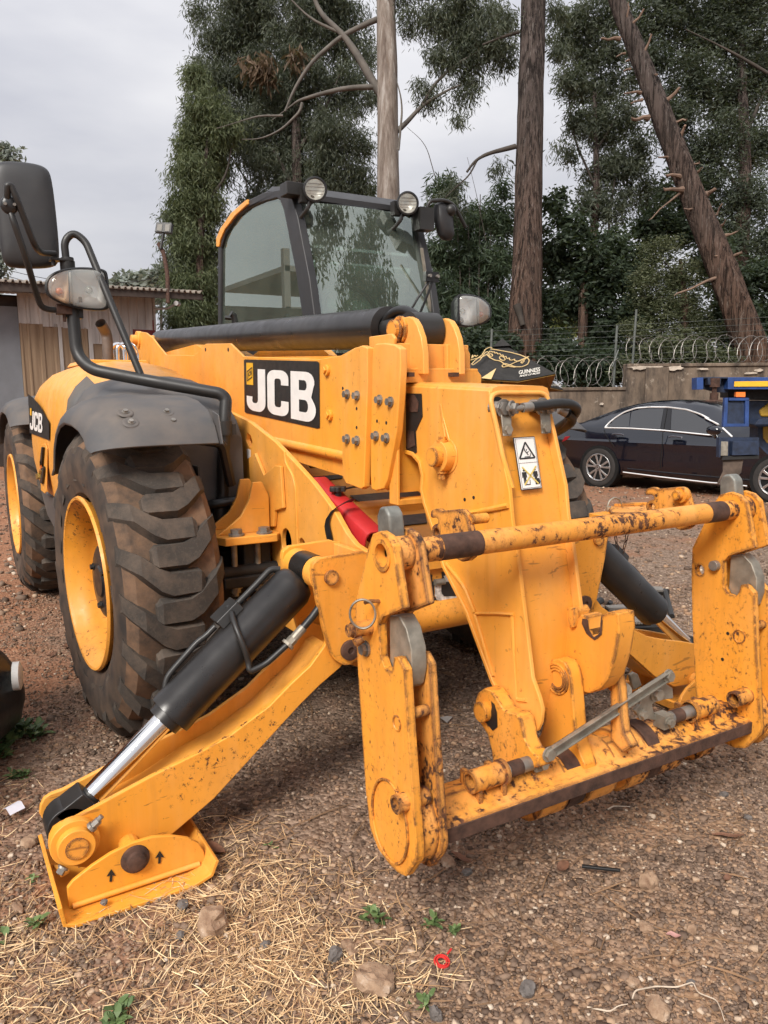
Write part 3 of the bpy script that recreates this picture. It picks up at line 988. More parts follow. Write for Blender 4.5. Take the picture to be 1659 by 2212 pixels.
for x, y in ((1345, 1288), (1493, 1288)):
    p = at('A', x, y, X=XB0); obj('hole', cyl((XB0 - .0015, p.y, p.z), (XB0 + .004, p.y, p.z), .010, 12), black_p, boom)
for x, y in ((138, 540), (155, 806)):
    p = at('C', x, y, X=XB0)
    obj('wear_pad_screw', [cyl((XB0, p.y, p.z), (XB0 - .012, p.y, p.z), .021, 16), cyl((XB0 - .012, p.y, p.z), (XB0 - .020, p.y, p.z), .014, 4)], yellow, boom, bevel=.002)

# lettered panel: thick rounded J C B
def arc(cx, cy, rx, ry, a0, a1, n=8):
    return [(cx + rx * cos(radians(a0 + (a1 - a0) * i / n)), cy + ry * sin(radians(a0 + (a1 - a0) * i / n))) for i in range(n + 1)]


J = [(.0, .70), (.10, .70)] + arc(.125, .78, .03, .05, 180, 90, 4) + [(.14, .83)] + arc(.15, .74, .04, .09, 90, 0, 4) + [(.19, .12), (.31, .12), (.31, .80)] + arc(.19, .80, .12, .20, 0, 90, 6) + [(.12, 1.0)] + arc(.12, .82, .12, .18, 90, 180, 6)
Cc = arc(.45, .27, .11, .15, 180, 270, 6) + arc(.54, .27, .11, .15, 270, 360, 6) + [(.65, .40), (.545, .40), (.545, .36)] + arc(.515, .34, .03, .06, 0, -90, 4) + [(.48, .28)] + arc(.48, .34, .03, .06, 270, 180, 4) + [(.45, .77)] + arc(.48, .77, .03, .06, 180, 90, 4) + [(.515, .83)] + arc(.515, .77, .03, .06, 90, 0, 4) + [(.545, .70), (.65, .70), (.65, .84)] + arc(.54, .84, .11, .15, 0, 90, 6) + arc(.45, .84, .11, .15, 90, 180, 6)
Cc = [(x, y) for x, y in Cc]
Bo = [(.68, .12)] + [(.88, .12)] + arc(.88, .30, .105, .18, -90, 30, 6) + arc(.945, .56, .0, .0, 0, 0, 1)[:1] + arc(.88, .78, .12, .22, -40, 90, 8) + [(.68, 1.0)]
Bh1 = [(.79, .27), (.86, .27)] + arc(.86, .36, .03, .09, -90, 90, 5) + [(.79, .45)]
Bh2 = [(.79, .62), (.87, .62)] + arc(.87, .73, .035, .11, -90, 90, 5) + [(.79, .84)]


def jcb(quad, parent, lift=.003, small=True):
    tl, tr, br, bl = [Vector(p) for p in quad]
    m = lambda s, t: (tl * (1 - s) + tr * s) * (1 - t) + (bl * (1 - s) + br * s) * t
    pn = obj('letter_panel', decal(quad, [[[(0, .02), (.02, 0), (.98, 0), (1, .02), (1, .98), (.98, 1), (.02, 1), (0, .98)]]], lift), black_p, parent)
    iq = [m(.045, .06), m(.965, .06), m(.965, .93), m(.045, .93)]
    obj('lettering', decal(iq, [[J], [Cc], [Bo, Bh1, Bh2]], lift + .002), white_p, parent)
    sq = [m(.045, .06), m(.15, .06), m(.15, .46), m(.045, .46)]
    obj('badge_square', decal(sq, [[[(0, 0), (1, 0), (1, 1), (0, 1)]]], lift + .002), yel_p, parent)
    if small:
        obj('badge_outline', decal(sq, [[[(.12, .38), (.9, .18), (.9, .66), (.12, .86)], [(.17, .43), (.17, .79), (.85, .62), (.85, .24)]]], lift + .0035), black_p, parent)
        n = lambda s, t: (sq[0] * (1 - s) + sq[1] * s) * (1 - t) + (sq[3] * (1 - s) + sq[2] * s) * t
        obj('badge_text', text_decal([n(.22, .47), n(.8, .32), n(.8, .58), n(.22, .74)], 'JCB', lift + .0035, bold=.02), black_p, parent)


jcb(ats('A', [(1598, 1352), (1960, 1361)], X=XB0)[:1] + ats('C', [(91, 487), (94, 888)], X=XB0) + ats('A', [(1603, 1700)], X=XB0), boom)

# lift / compensating cylinder lying on the boom
XC = -.13
c0, c1 = at('B', 45, 950, X=XC), at('B', 1170, 885, X=XC)
lc = obj('boom_cylinder', [lathe([(0, 0), (.068, 0), (.076, .008), (.076, (c0 - c1).length - .02), (.079, (c0 - c1).length - .018), (.079, (c0 - c1).length + .03), (.05, (c0 - c1).length + .035)], c0, c1 - c0, 48)], cylblack, TH, smooth=40)
lc['label'] = 'thick black boom cylinder lying along the top of the boom'
eye = V(XC, at('C', 572, 300, X=-.215).y, at('C', 572, 300, X=-.215).z)
obj('cylinder_eye', [cyl((-.185, eye.y, eye.z), (-.075, eye.y, eye.z), .062, 28), cyl(c1, eye, .045, 20)], blackm, lc, smooth=40)
hp = ats('C', [(395, 480), (400, 400), (440, 345), (480, 240), (540, 185), (600, 180), (650, 205), (672, 232)], X=-.15)
obj('cylinder_hose', tube([p for p in hp], .016, 10, .04), rubber_hose, lc, smooth=60)
# frame between boom and cylinder, rear pipes
objs('boom_top_frame', [YZ([(1.2, 1.66), (.9, 1.58), (-.2, 1.50), (-.2, 1.47), (2.2, 1.64)], XB0 + .05, XB1 - .05), YZ([(.75, 1.60), (.55, 1.64), (.2, 1.62), (.05, 1.55), (.7, 1.5)], XB1 - .02, XB1 + .02)], yellow, boom)
for k, f in enumerate(((940, 690), (985, 690), (1040, 690))):
    p = at('W', *f, Y=2.0)
    obj('steel_pipe', tube([p + V(-.02, 0, -.12), p + V(-.02, 0, .03), p + V(.03, 0, .05), p + V(.07, 0, .0), p + V(.07, 0, -.1)], .014, 8, .04), chrome, boom, smooth=60)

# wear-pad flange of the outer section, then the intermediate section
f1 = ats('C', [(222, 470), (240, 445), (300, 405), (340, 392), (372, 405), (372, 640), (356, 1100), (350, 1235), (335, 1246), (245, 1212), (228, 1180), (222, 1080)], X=-.335)
fl1 = obj('boom_flange', [prism(f1, (.028, 0, 0))], yellow, TH, bevel=.005)
fl1['label'] = 'rear one of the two bolted wear pad plates at the boom front'
f1y = yz(f1)
objs('flange_collar', [YZ([(yf - .02, 1.06), (yf - .02, 1.53), (yf + .03, 1.53), (yf + .03, 1.06)], -.30, .07), YZ(f1y, .05, .075)], yellow, fl1, bevel=.004)
for x, y in ((257, 682), (315, 690), (257, 947), (315, 957)):
    p = at('C', x, y, X=-.335); obj('flange_bolt', hexbolt(p, (-1, 0, 0), .013, .018), zinc, fl1)
for x, y in ((228, 647), (310, 767), (310, 880)):
    p = at('C', x, y, X=-.335); obj('bolt_hole', cyl(p + V(-.001, 0, 0), p + V(.004, 0, 0), .006, 8), black_p, fl1)
f2 = ats('C', [(400, 470), (402, 410), (420, 382), (470, 378), (535, 388), (566, 410), (570, 500), (560, 700), (545, 900), (518, 1050), (490, 1190), (468, 1245), (420, 1255), (395, 1245), (390, 1160), (392, 900)], X=-.315)
fl2 = obj('boom_flange', [prism(f2, (.028, 0, 0))], yellow, TH, bevel=.005)
fl2['label'] = 'front one of the two bolted wear pad plates, beside the boom nose'
for x, y in ((449, 715), (514, 727), (428, 930), (490, 942)):
    p = at('C', x, y, X=-.315); obj('flange_bolt', hexbolt(p, (-1, 0, 0), .013, .018), zinc, fl2)
for x, y in ((431, 842), (486, 852)):
    p = at('C', x, y, X=-.315); obj('bolt_hole', cyl(p + V(-.001, 0, 0), p + V(.004, 0, 0), .006, 8), black_p, fl2)
Yc = -1.07
zc_t = at('C', 600, 592, Y=Yc).z
f2y = yz(f2)
mid = obj('boom_middle_section', [YZ([(-1.05, 1.04), (-1.05, 1.40), (.6, 1.52), (.6, 1.14)], -.285, .03)], yellow, TH)
# collar: a frame round the inner section
ow = [(-.298, 1.00), (-.298, zc_t + .012), (-.285, zc_t + .028), (.035, zc_t + .028), (.050, zc_t + .012), (.050, 1.00)]
ih = [(-.288, 1.02), (-.288, zc_t - .03), (-.265, zc_t - .012), (XN1, zc_t - .012), (XN1 + .02, zc_t - .03), (XN1 + .02, 1.02)]
obj('collar', [XZ(ow, Yc - .005, Yc + .05, [list(reversed(ih))])], yellow, mid, bevel=.004)
pk = [(f2y[-1][0], f2y[-1][1])]
zl = zc_t + .024
obj('collar_stiffener', [box(-.285, .035, Yc - .005, Yc + .16, zl, zl + .012), YZ([(Yc + .06, zl), (Yc + .03, zl + .11), (Yc + .05, zl + .125), (Yc + .20, zl + .125), (Yc + .20, zl)], -.285, -.272),
                         box(-.28, .03, Yc + .045, Yc + .08, zl, zl + .095)], yellow, mid, bevel=.004)
rp = ats('C', [(845, 385), (930, 390), (965, 405), (985, 440), (988, 605), (850, 600)], Y=Yc + .02)
obj('collar_side_plate', prism(rp, (0, .02, 0)), yellow, mid, bevel=.004)
# two ears that hold the cylinder pin
e1 = ats('C', [(548, 300), (556, 260), (580, 228), (615, 220), (645, 235), (668, 275), (690, 340), (704, 430), (706, 565), (560, 560), (555, 420)], X=-.215)
ey = yz(e1)
for x0 in (-.215, -.068):
    obj('cylinder_ear', YZ(ey, x0, x0 + .024), yellow, mid, bevel=.004)
obj('cylinder_pin', [cyl((-.255, eye.y, eye.z), (-.02, eye.y, eye.z), .032, 24), cyl((-.226, eye.y, eye.z), (-.21, eye.y, eye.z), .046, 24)], yellow_w, mid, bevel=.003)
obj('pin_lock', tube([V(-.236, eye.y - .01, eye.z + .03), V(-.236, eye.y - .035, eye.z + .005), V(-.236, eye.y - .02, eye.z - .035), V(-.236, eye.y + .01, eye.z - .05)], .006, 6, .01), yellow_r, mid, smooth=60)
for x in (612, 875):
    p = at('C', x, 568, Y=Yc - .01); obj('collar_bolt', box(p.x - .012, p.x + .012, Yc - .034, Yc - .0, p.z - .006, p.z + .008), rusty, mid)
objs('wear_shim', [box(-.22, -.15, Yc - .033, Yc, zc_t - .026, zc_t - .013), box(-.09, -.03, Yc - .033, Yc, zc_t - .026, zc_t - .013)], red_pl, mid)

# ---------------------------------------------------------------- nose (inner section)
front = ats('Q', [(785, 150), (795, 250), (850, 490), (905, 760), (960, 1020), (985, 1300)], X=XN0) + ats('G', [(955, 480), (985, 720), (1010, 920), (1035, 1130), (1070, 1230), (1086, 1290)], X=XN0)
backp = ats('G', [(1080, 1360), (1060, 1405), (1020, 1400), (900, 1290), (830, 1150), (770, 990), (700, 800), (640, 680), (580, 560)], X=XN0) + ats('Q', [(260, 1420), (170, 1150), (142, 1010), (150, 880), (125, 770), (65, 700), (-60, 660)], X=XN0)
fy, by = yz(front), yz(backp)
ztp = at('Q', 600, 90, X=XN0).z
side = [(fy[0][0] + .006, ztp)] + fy + by + [(by[-1][0] + .6, by[-1][1] + .05), (by[-1][0] + .6, ztp + .045)]
nose = obj('boom_nose', YZ(side, XN0, XN0 + .014), yellow, TH, bevel=.004)
side_f = [(fy[0][0] + .006, ztp)] + [p for p in fy if p[1] > .60] + [p for p in by if p[1] > .60] + side[-2:]
obj('far_side_plate', YZ(side_f, XN1 - .014, XN1), yellow, nose, bevel=.004)
nose['label'] = 'cranked yellow boom nose dropping down to the carriage, with a warning sticker on its front'
rec = .030
fpl = [V(XN0 + .008, y + rec + max(0, .70 - z) * .30, z) for y, z in fy[:-1]]
fpl.append(fpl[-1] + V(0, .04, -.14))
obj('nose_front_plate', strip(fpl, (XN1 - XN0 - .016, 0, 0), .012), yellow_w, nose, smooth=60)
rng = [V(XN0 - .010, y - .004, z) for y, z in by[3:]]
obj('nose_back_flange', strip(rng, (XN1 - XN0 + .02, 0, 0), .014), yellow, nose, bevel=.003)
tb = obj('nose_top', [loft([[V(XN0 + .002, y, zz - .05), V(XN0 + .002, y, zz - .022), V(XN0 + .010, y, zz - .006), V(XN0 + .03, y, zz), V(XN1 - .03, y, zz), V(XN1 - .010, y, zz - .006), V(XN1 - .002, y, zz - .022), V(XN1 - .002, y, zz - .05)]
                            for y, zz in ((fy[0][0], ztp + .012), (by[-1][0] + .6, ztp + .058))])], yellow, nose, smooth=45)
# rubbed black band where the nose slides in the collar
rb = ats('Q', [(-20, 115), (150, 118), (158, 330), (95, 470), (105, 665), (60, 700), (-20, 660)], X=XN0)
obj('rubbed_band', prism([p + V(-.002, 0, 0) for p in rb], (-.001, 0, 0)), blackm, nose)
for q4 in ([(12, 130), (90, 130), (130, 200), (120, 290), (20, 290)], [(15, 470), (85, 465), (95, 600), (20, 640)]):
    obj('wear_patch', prism([p + V(-.0045, 0, 0) for p in ats('Q', q4, X=XN0)], (-.001, 0, 0)), rusty, nose)
# front lip round the top of the recess, weld beads, pin boss
obj('nose_rim', tube(ats('Q', [(990, 1000), (905, 720), (850, 450), (790, 190), (800, 140), (850, 112), (1255, 112), (1310, 140), (1345, 240)], pl=(V(XN0, fy[2][0] - .002, fy[2][1]), V(0, fy[5][1] - fy[0][1], -(fy[5][0] - fy[0][0])))), .008, 8, .02), yellow, nose, smooth=60)
def bead(f, pts, X, r=.006):
    return tube([p + V(-.002, 0, 0) for p in ats(f, pts, X=X)], r, 6, .01)
objs('weld_bead', [bead('Q', [(525, 1245), (700, 1215), (960, 1160)], XN0, .009), bead('Q', [(330, 215), (350, 330), (410, 560)], XN0, .004), bead('Q', [(325, 230), (355, 420), (375, 560)], XN0, .004),
                  bead('G', [(750, 800), (860, 800), (945, 806)], XN0), bead('G', [(938, 810), (945, 1000), (960, 1240), (1010, 1245)], XN0), bead('G', [(745, 800), (760, 850), (840, 1120)], XN0, .007), bead('G', [(600, 545), (690, 660), (745, 795)], XN0, .008)], yellow, nose, smooth=60)
bs = at('Q', 385, 700, X=XN0)
obj('pin_boss', [cyl((XN0, bs.y, bs.z), (XN0 - .035, bs.y, bs.z), .047, 28), cyl((XN0 - .004, bs.y, bs.z), (XN0, bs.y, bs.z), .056, 28)], yellow, nose, bevel=.004)
obj('nose_pin', [cyl((XN0 - .02, bs.y, bs.z), (XN0 - .062, bs.y, bs.z), .031, 28)], yellow_w, nose, bevel=.003)
obj('lock_bolt', hexbolt((XN0 - .02, bs.y, bs.z + .045), (0, 0, 1), .013, .016), yellow_w, nose)
obj('lock_bolt', hexbolt((XN0 - .02, bs.y, bs.z - .045), (0, 0, -1), .013, .026), yellow_w, nose)
for x, y in ((548, 1107), (632, 1088)):
    p = at('Q', x, y, X=XN0); obj('drain_hole', cyl(p + V(-.0015, 0, 0), p + V(.003, 0, 0), .0055, 10), black_p, nose)

# front plate fittings
FPY = lambda z: np.interp(z, [p[1] for p in reversed(fy)], [p[0] for p in reversed(fy)]) + rec - .013
FPL = (V(0, FPY(1.15), 1.15), V(0, -1, (FPY(1.30) - FPY(1.0)) / .3).normalized())
for cx_, top_, nm in ((905, 195, 'left'), (1262, 178, 'right')):
    hl = ats('Q', [(cx_ - 68 + 40 * (1 - cos(a * pi / 8)), 0) for a in range(1)], pl=FPL)
    hc = at('Q', cx_ - 62, top_ + 35, pl=FPL)
    obj('hose_hole', cyl(hc + V(0, -.002, 0), hc + V(0, .003, 0), .026, 20), black_p, nose)
    pts = [(cx_ - 50, top_), (cx_ + 50, top_), (cx_ + 38, top_ + 100), (cx_ + 40, top_ + 315), (cx_ - 36, top_ + 318), (cx_ - 58, top_ + 110)]
    if nm == 'right':
        pts = [(cx_ - 52, top_), (cx_ + 48, top_ - 4), (cx_ + 40, top_ + 100), (cx_ + 52, top_ + 308), (cx_ - 34, top_ + 312), (cx_ - 50, top_ + 115)]
    b = obj('hose_bracket', prism([p + V(0, -.014, 0) for p in ats('Q', pts, pl=FPL)], (0, -.006, 0)), dirty_steel, nose, bevel=.002)
    bp_ = at('Q', cx_ - 5, top_ + 258, pl=FPL)
    obj('bracket_bolt', hexbolt(bp_ + V(0, -.02, 0), (0, -1, 0), .013, .012), dirty_steel, b)
    fp_ = at('Q', cx_ - 10, top_ + 60, pl=FPL)
    obj('fitting_nut', hexbolt(fp_ + V(-.012, -.02, 0), (0, -1, 0), .020, .014) + hexbolt(fp_ + V(.004, -.034, 0), (.5, -1, 0), .017, .02) + [cyl(fp_ + V(-.035, .01, .005), fp_ + V(-.02, -.02, .002), .018, 12)], zinc, b)
hy = FPY(1.32) - .055
fit = ats('Q', [(950, 255), (1000, 258), (1060, 256), (1100, 248)], Y=hy)
obj('hose_end', [tube(fit, .0085, 10, .01), cyl(at('Q', 1085, 250, Y=hy), at('Q', 1180, 240, Y=hy), .014, 12), cyl(at('Q', 1430, 262, Y=hy + .03), at('Q', 1500, 300, Y=hy + .02), .014, 12)], zinc, nose, smooth=40)
hs = [at('Q', 1170, 240, Y=hy), at('Q', 1300, 225, Y=hy), at('Q', 1430, 208, Y=hy - .01), at('Q', 1540, 215, Y=hy - .01), at('Q', 1600, 255, Y=hy), at('Q', 1565, 330, Y=hy + .04), at('Q', 1480, 400, Y=hy + .10), at('Q', 1400, 450, Y=hy + .18)]
obj('nose_hose', tube(hs, .0145, 12, .05), rubber_hose, nose, smooth=60)
hs = [at('Q', 1500, 300, Y=hy + .02), at('Q', 1555, 335, Y=hy + .03), at('Q', 1545, 385, Y=hy + .05), at('Q', 1470, 440, Y=hy + .12), at('Q', 1400, 480, Y=hy + .2)]
obj('nose_hose', tube(hs, .0145, 12, .04), rubber_hose, nose, smooth=60)

# warning sticker
wq = ats('Q', [(990, 530), (1195, 517), (1265, 1003), (1066, 1025)], pl=FPL)
st = obj('warning_sticker', decal(wq, [[[(.0, .015), (.03, 0), (.97, 0), (1, .015), (1, .985), (.97, 1), (.03, 1), (0, .985)]]], .002), black_p, nose)
obj('sticker_ground', decal(wq, [[[(.035, .018), (.965, .018), (.965, .982), (.035, .982)]]], .0032), white_p, st)
blk = [[[(.07, .03), (.93, .03), (.93, .97), (.07, .97)], [(.085, .037), (.085, .963), (.915, .963), (.915, .037)]],
       [[(.06, .492), (.94, .492), (.94, .498), (.06, .498)]],
       [[(.47, .10), (.53, .10), (.88, .40), (.84, .425), (.16, .425), (.12, .40)], [(.50, .14), (.21, .395), (.79, .395)]]]
blk += [[arc(.43, .235, .028, .012, 0, 360, 10)[:-1]], [[(.39, .255), (.42, .245), (.58, .345), (.55, .36)]], [[(.47, .265), (.52, .235), (.54, .24), (.50, .275)]], [[(.50, .30), (.60, .275), (.61, .287), (.53, .312)]],
        [[(.38, .375), (.62, .375), (.66, .32), (.68, .325), (.65, .387), (.38, .387)]]]
for cx_ in (.25, .76):
    blk += [[arc(cx_, .635, .045, .017, 0, 360, 10)[:-1]], [[(cx_ - .10, .665), (cx_ + .10, .665), (cx_ + .11, .77), (cx_ + .07, .77), (cx_ + .06, .70), (cx_ + .06, .875), (cx_ + .01, .875), (cx_, .78), (cx_ - .01, .875), (cx_ - .06, .875), (cx_ - .06, .70), (cx_ - .07, .77), (cx_ - .11, .77)]]]
blk += [[[(.22, .895), (.44, .895), (.46, .82), (.49, .82), (.47, .91), (.22, .91)]], [[(.70, .90), (.80, .80), (.90, .80), (.95, .88), (.90, .91), (.72, .915)]]]
obj('sticker_print', decal(wq, blk, .0044), black_p, st)
obj('sticker_cross', decal(wq, [[[(.16, .57), (.21, .56), (.86, .90), (.80, .91)]], [[(.80, .565), (.86, .575), (.22, .91), (.16, .90)]]], .0056), simple('faded_yellow', (.62, .47, .12), .6), st)

# ---------------------------------------------------------------- carriage
YO, ZO = -1.70, .99
CPROF = [(-1.560, .84), (-1.635, 1.005), (-1.655, 1.035), (-1.690, 1.047), (-1.725, 1.040), (-1.750, 1.02), (-1.760, .985), (-1.790, .880), (-1.700, .838), (-1.682, .815), (-1.688, .735), (-1.705, .712), (-1.735, .708), (-1.745, .728), (-1.750, .752), (-1.770, .757), (-1.798, .735), (-1.818, .55),
         (-1.850, .30), (-1.845, .275), (-1.800, .212), (-1.765, .200), (-1.720, .200), (-1.665, .212), (-1.625, .245), (-1.603, .34), (-1.572, .62), (-1.562, .75)]
hole_big = [(YO + .030 * cos(a), ZO + .030 * sin(a)) for a in [i * pi / 10 for i in range(20)]]
XLO, XLI, XRI, XRO = -.715, -.645, .595, .665


def cplate(nm, x, lab, mat, h=()):
    p = obj(nm, YZ(CPROF, x - .011, x + .011, [list(reversed(q_)) for q_ in h]), mat, TH, bevel=.004)
    p['label'] = lab
    return p


pLO = cplate('carriage_plate', XLO, 'outermost carriage side plate, nearest the camera', yellow_w, [hole_big])
pLI = cplate('carriage_plate', XLI, 'second carriage side plate, behind the outermost one', yellow_r)
sm1 = [(-1.595 + .016 * cos(i * pi / 7), .770 + .018 * sin(i * pi / 7)) for i in range(14)]
pRI = cplate('carriage_plate', XRI, 'carriage side plate on the right, facing the boom', yellow_w, [sm1])
pRO = cplate('carriage_plate', XRO, 'outer carriage side plate at the right edge', yellow_w)
# locking cams and levers between the plates
for xa, xb, pp in ((XLO + .013, XLI - .013, pLO), (XRI + .013, XRO - .013, pRI)):
    cam_ = [(-1.690, .835), (-1.735, .846), (-1.766, .822), (-1.788, .778), (-1.792, .728), (-1.780, .685), (-1.765, .672), (-1.735, .70), (-1.72, .66), (-1.69, .67)]
    obj('locking_cam', YZ(cam_, xa, xb), dirty_steel, pp, bevel=.004)
    lv = [(-1.700, 1.03), (-1.690, 1.085), (-1.672, 1.102), (-1.645, 1.098), (-1.632, 1.075), (-1.640, .98), (-1.69, .97)]
    obj('lever', YZ(lv, xa, xb), brake, pp, bevel=.008, seg=3)
    objs('spacer_disc', [cyl((xa, -1.735, .315), (xb, -1.735, .315), .105, 28), cyl((xa, -1.60, .62), (xb, -1.60, .62), .016, 12), cyl((xa, -1.79, .62), (xb, -1.79, .62), .014, 12)], yellow_r, pp, smooth=40)
    obj('bar_collar', cyl((xa, YO, ZO), (xb, YO, ZO), .042, 24), yellow_r, pp, smooth=40)
# details on the outermost plate
xo = XLO - .011
obj('bar_bushing', pipe((xo - .004, YO, ZO), (xo + .03, YO, ZO), .040, .029, 24), yellow_w, pLO, smooth=40)
ln = [V(xo - .003, -1.728 + .085 * cos(a), .322 + .105 * sin(a)) for a in [i * pi / 18 for i in range(36)]]
obj('weld_ring', tube(ln, .004, 6, closed=True), yellow_w, pLO, smooth=60)
p = at('G', 345, 1362, X=xo)
obj('weld_ring', tube([V(xo - .001, p.y + .016 * cos(a), p.z + .018 * sin(a)) for a in [i * pi / 9 for i in range(18)]], .003, 5, closed=True), yellow_w, pLO, smooth=60)
p = at('G', 385, 1765, X=xo)
obj('pin_tube', [pipe((xo - .028, p.y, p.z), (XLI - .02, p.y, p.z), .023, .017, 20)], yellow_r, pLO, smooth=40)
p = at('G', 188, 980, X=xo)
obj('plate_bolt', hexbolt(p, (-1, 0, 0), .015, .018), zinc, pLO)
p = at('G', 205, 870, X=xo)
obj('spring_boss', [cyl(p + V(.02, 0, 0), p + V(-.05, 0, 0), .020, 18), cyl(p + V(-.05, 0, 0), p + V(-.062, 0, 0), .016, 16), cyl(p + V(-.03, -.012, -.022), p + V(-.05, -.012, -.03), .011, 10)], yellow_r, pLO, smooth=40)
p = at('G', 190, 800, X=xo - .03)
obj('pull_ring', tube([p + V(-.012, 0, 0) + _rt * (.031 * sin(a)) + V(0, 0, .036 * cos(a)) for a in [i * pi / 12 for i in range(24)]], .0032, 6, closed=True), dirty_steel, pLO, smooth=60)
obj('ring_eye', tube([p + V(.03, -.01, .028), p + V(.005, -.008, .032), p + V(.0, .01, .024)], .005, 6, .01), yellow_r, pLO, smooth=60)
# details on the right plate
xi = XRI - .011
p = at('O', 1050, 655, X=xi); obj('latch_pin', cyl(p, p + V(-.02, 0, 0), .017, 18), zinc, pRI, bevel=.002)
for x, y in ((1140, 1195), (1098, 1400)):
    p = at('O', x, y, X=xi); obj('bolt_hole', cyl(p + V(-.001, 0, 0), p + V(.003, 0, 0), .006, 8), black_p, pRI)
p = at('O', 1232, 1218, X=xi)
obj('weld_ring', tube([V(xi - .001, p.y + .02 * cos(a), p.z + .022 * sin(a)) for a in [i * pi / 9 for i in range(18)]], .003, 5, closed=True), yellow_w, pRI, smooth=60)
p = at('O', 1215, 1708, X=xi - .05)
obj('pin_tube', pipe((xi - .07, p.y, p.z), (xi, p.y, p.z), .026, .019, 20), yellow_r, pRI, smooth=40)

# top bar with its hooked ears
bar = obj('carriage_bar', cyl((XLI, YO, ZO), (XRI, YO, ZO), .0315, 28), yellow_r, TH, smooth=40)
bar['label'] = 'chipped round cross bar along the top of the carriage'
def ear(x, lab, rx):
    e = ats('T', [(482, 520), (468, 470), (485, 415), (535, 387), (580, 392), (615, 420), (700, 412), (860, 395), (925, 405), (970, 450), (1000, 530), (1040, 700), (1075, 880), (1085, 1000), (1060, 1100), (1000, 1150), (930, 1160), (870, 1130), (800, 1060), (640, 900), (530, 820), (500, 790), (485, 720), (495, 650), (530, 615), (580, 600), (578, 545), (550, 515)], X=-.455)
    h = [(p.y, p.z) for p in ats('T', [(555 + 38 * cos(i * pi / 7), 735 + 68 * sin(i * pi / 7)) for i in range(14)], X=-.455)]
    o = obj('bar_ear', YZ(yz(e), x - .010, x + .010, [list(reversed(h))]), yellow_r, bar, bevel=.003)
    pc_ = at('T', 1000, 550, X=-.455)
    return o, pc_
e1_, pc_ = ear(-.43, '', 0)
ear(.44, '', 0)
objs('ear_stud', [cyl((-.43, pc_.y, pc_.z), (-.375, pc_.y, pc_.z), .014, 16), cyl((.44, pc_.y + .02, pc_.z), (.395, pc_.y + .02, pc_.z), .016, 16), cyl((.44, pc_.y + .02, pc_.z), (.415, pc_.y + .02, pc_.z), .026, 18)], yellow_w, bar, bevel=.002)
objs('bare_band', [cyl((-.565, YO, ZO), (-.442, YO, ZO), .0325, 28), cyl((.453, YO, ZO), (.535, YO, ZO), .0325, 28)], rusty, bar, smooth=40)

# lower beam
beam = obj('carriage_beam', [YZ([(-1.818, .272), (-1.818, .312), (-1.812, .316), (-1.775, .318), (-1.735, .345), (-1.70, .345), (-1.66, .30), (-1.70, .262), (-1.78, .262)], XLI, XRI)], yellow_r, TH, bevel=.003)
beam['label'] = 'rusty lower beam of the carriage with its bare front edge'
obj('beam_tube', cyl((XLI, -1.70, .272), (XRI, -1.70, .272), .072, 32), yellow_r, beam, smooth=40)
obj('bare_edge', box(XLI + .004, XRI - .004, -1.8215, -1.816, .273, .311), rusty, beam, bevel=.002)
objs('beam_band', [cyl((x, -1.70, .268), (x + w, -1.70, .268), r_, 28) for x, w, r_ in ((-.28, .10, .088), (-.10, .11, .09), (.06, .08, .094), (.20, .10, .088), (.40, .06, .085))], yellow_r, beam, smooth=40)
objs('beam_band_rusty', [cyl((.15, -1.70, .270), (.20, -1.70, .270), .091, 28), cyl((-.17, -1.70, .268), (-.11, -1.70, .268), .087, 28)], rusty, beam, smooth=40)

def lugp(nm, f, pts, X, t, mat=yellow_w):
    return obj(nm, prism(ats(f, pts, X=X), (t, 0, 0)), mat, TH, bevel=.005)
lug1 = lugp('carriage_lug', 'Y', [(285, 560), (290, 480), (315, 420), (370, 380), (430, 400), (490, 480), (545, 575), (600, 605), (670, 620), (710, 665), (725, 720), (750, 860), (800, 960), (870, 1020), (880, 1120), (460, 1150), (440, 960), (400, 810), (330, 700)], -.300, .050)
lug1['label'] = 'left pivot lug of the carriage with a greasy pin end'
pp_ = at('Y', 385, 590, X=-.300)
obj('pivot_pin', [cyl(pp_ + V(-.022, 0, 0), pp_ + V(.40, 0, 0), .030, 24)], yellow_w, lug1, bevel=.002)
gr = ats('Y', [(440, 500), (470, 530), (492, 610), (498, 740), (455, 775), (400, 710), (340, 650), (360, 600), (430, 640), (445, 560)], X=-.3015)
obj('grease_mark', prism(gr, (-.001, 0, 0)), blackp, lug1)
lug2 = lugp('carriage_lug', 'Y', [(918, 300), (922, 210), (950, 145), (1000, 112), (1060, 105), (1120, 140), (1160, 210), (1180, 300), (1200, 520), (1220, 740), (1240, 900), (1275, 1010), (1310, 1090), (1310, 1190), (900, 1100), (860, 880), (900, 800), (935, 650), (940, 480)], -.118, .048)
lug2['label'] = 'middle pivot lug of the carriage with a round weld rosette'
rc_ = at('Y', 1055, 290, X=-.118)
rp_ = random.Random(4)
objs('weld_rosette', [tube([V(-.120, rc_.y + rr * cos(a) + rp_.uniform(-.001, .001), rc_.z + rr * sin(a)) for a in [i * pi / 12 for i in range(24)]], .004, 6, closed=True) for rr in (.044, .036, .028)], yellow_w, lug2, smooth=60)
lug3 = lugp('carriage_lug', 'H', [(880, 520), (895, 505), (905, 540), (925, 640), (935, 780), (945, 860), (985, 930), (940, 960), (880, 890)], .010, .035, yellow_r)
lug3['label'] = 'right pivot lug of the carriage behind the hook plate'
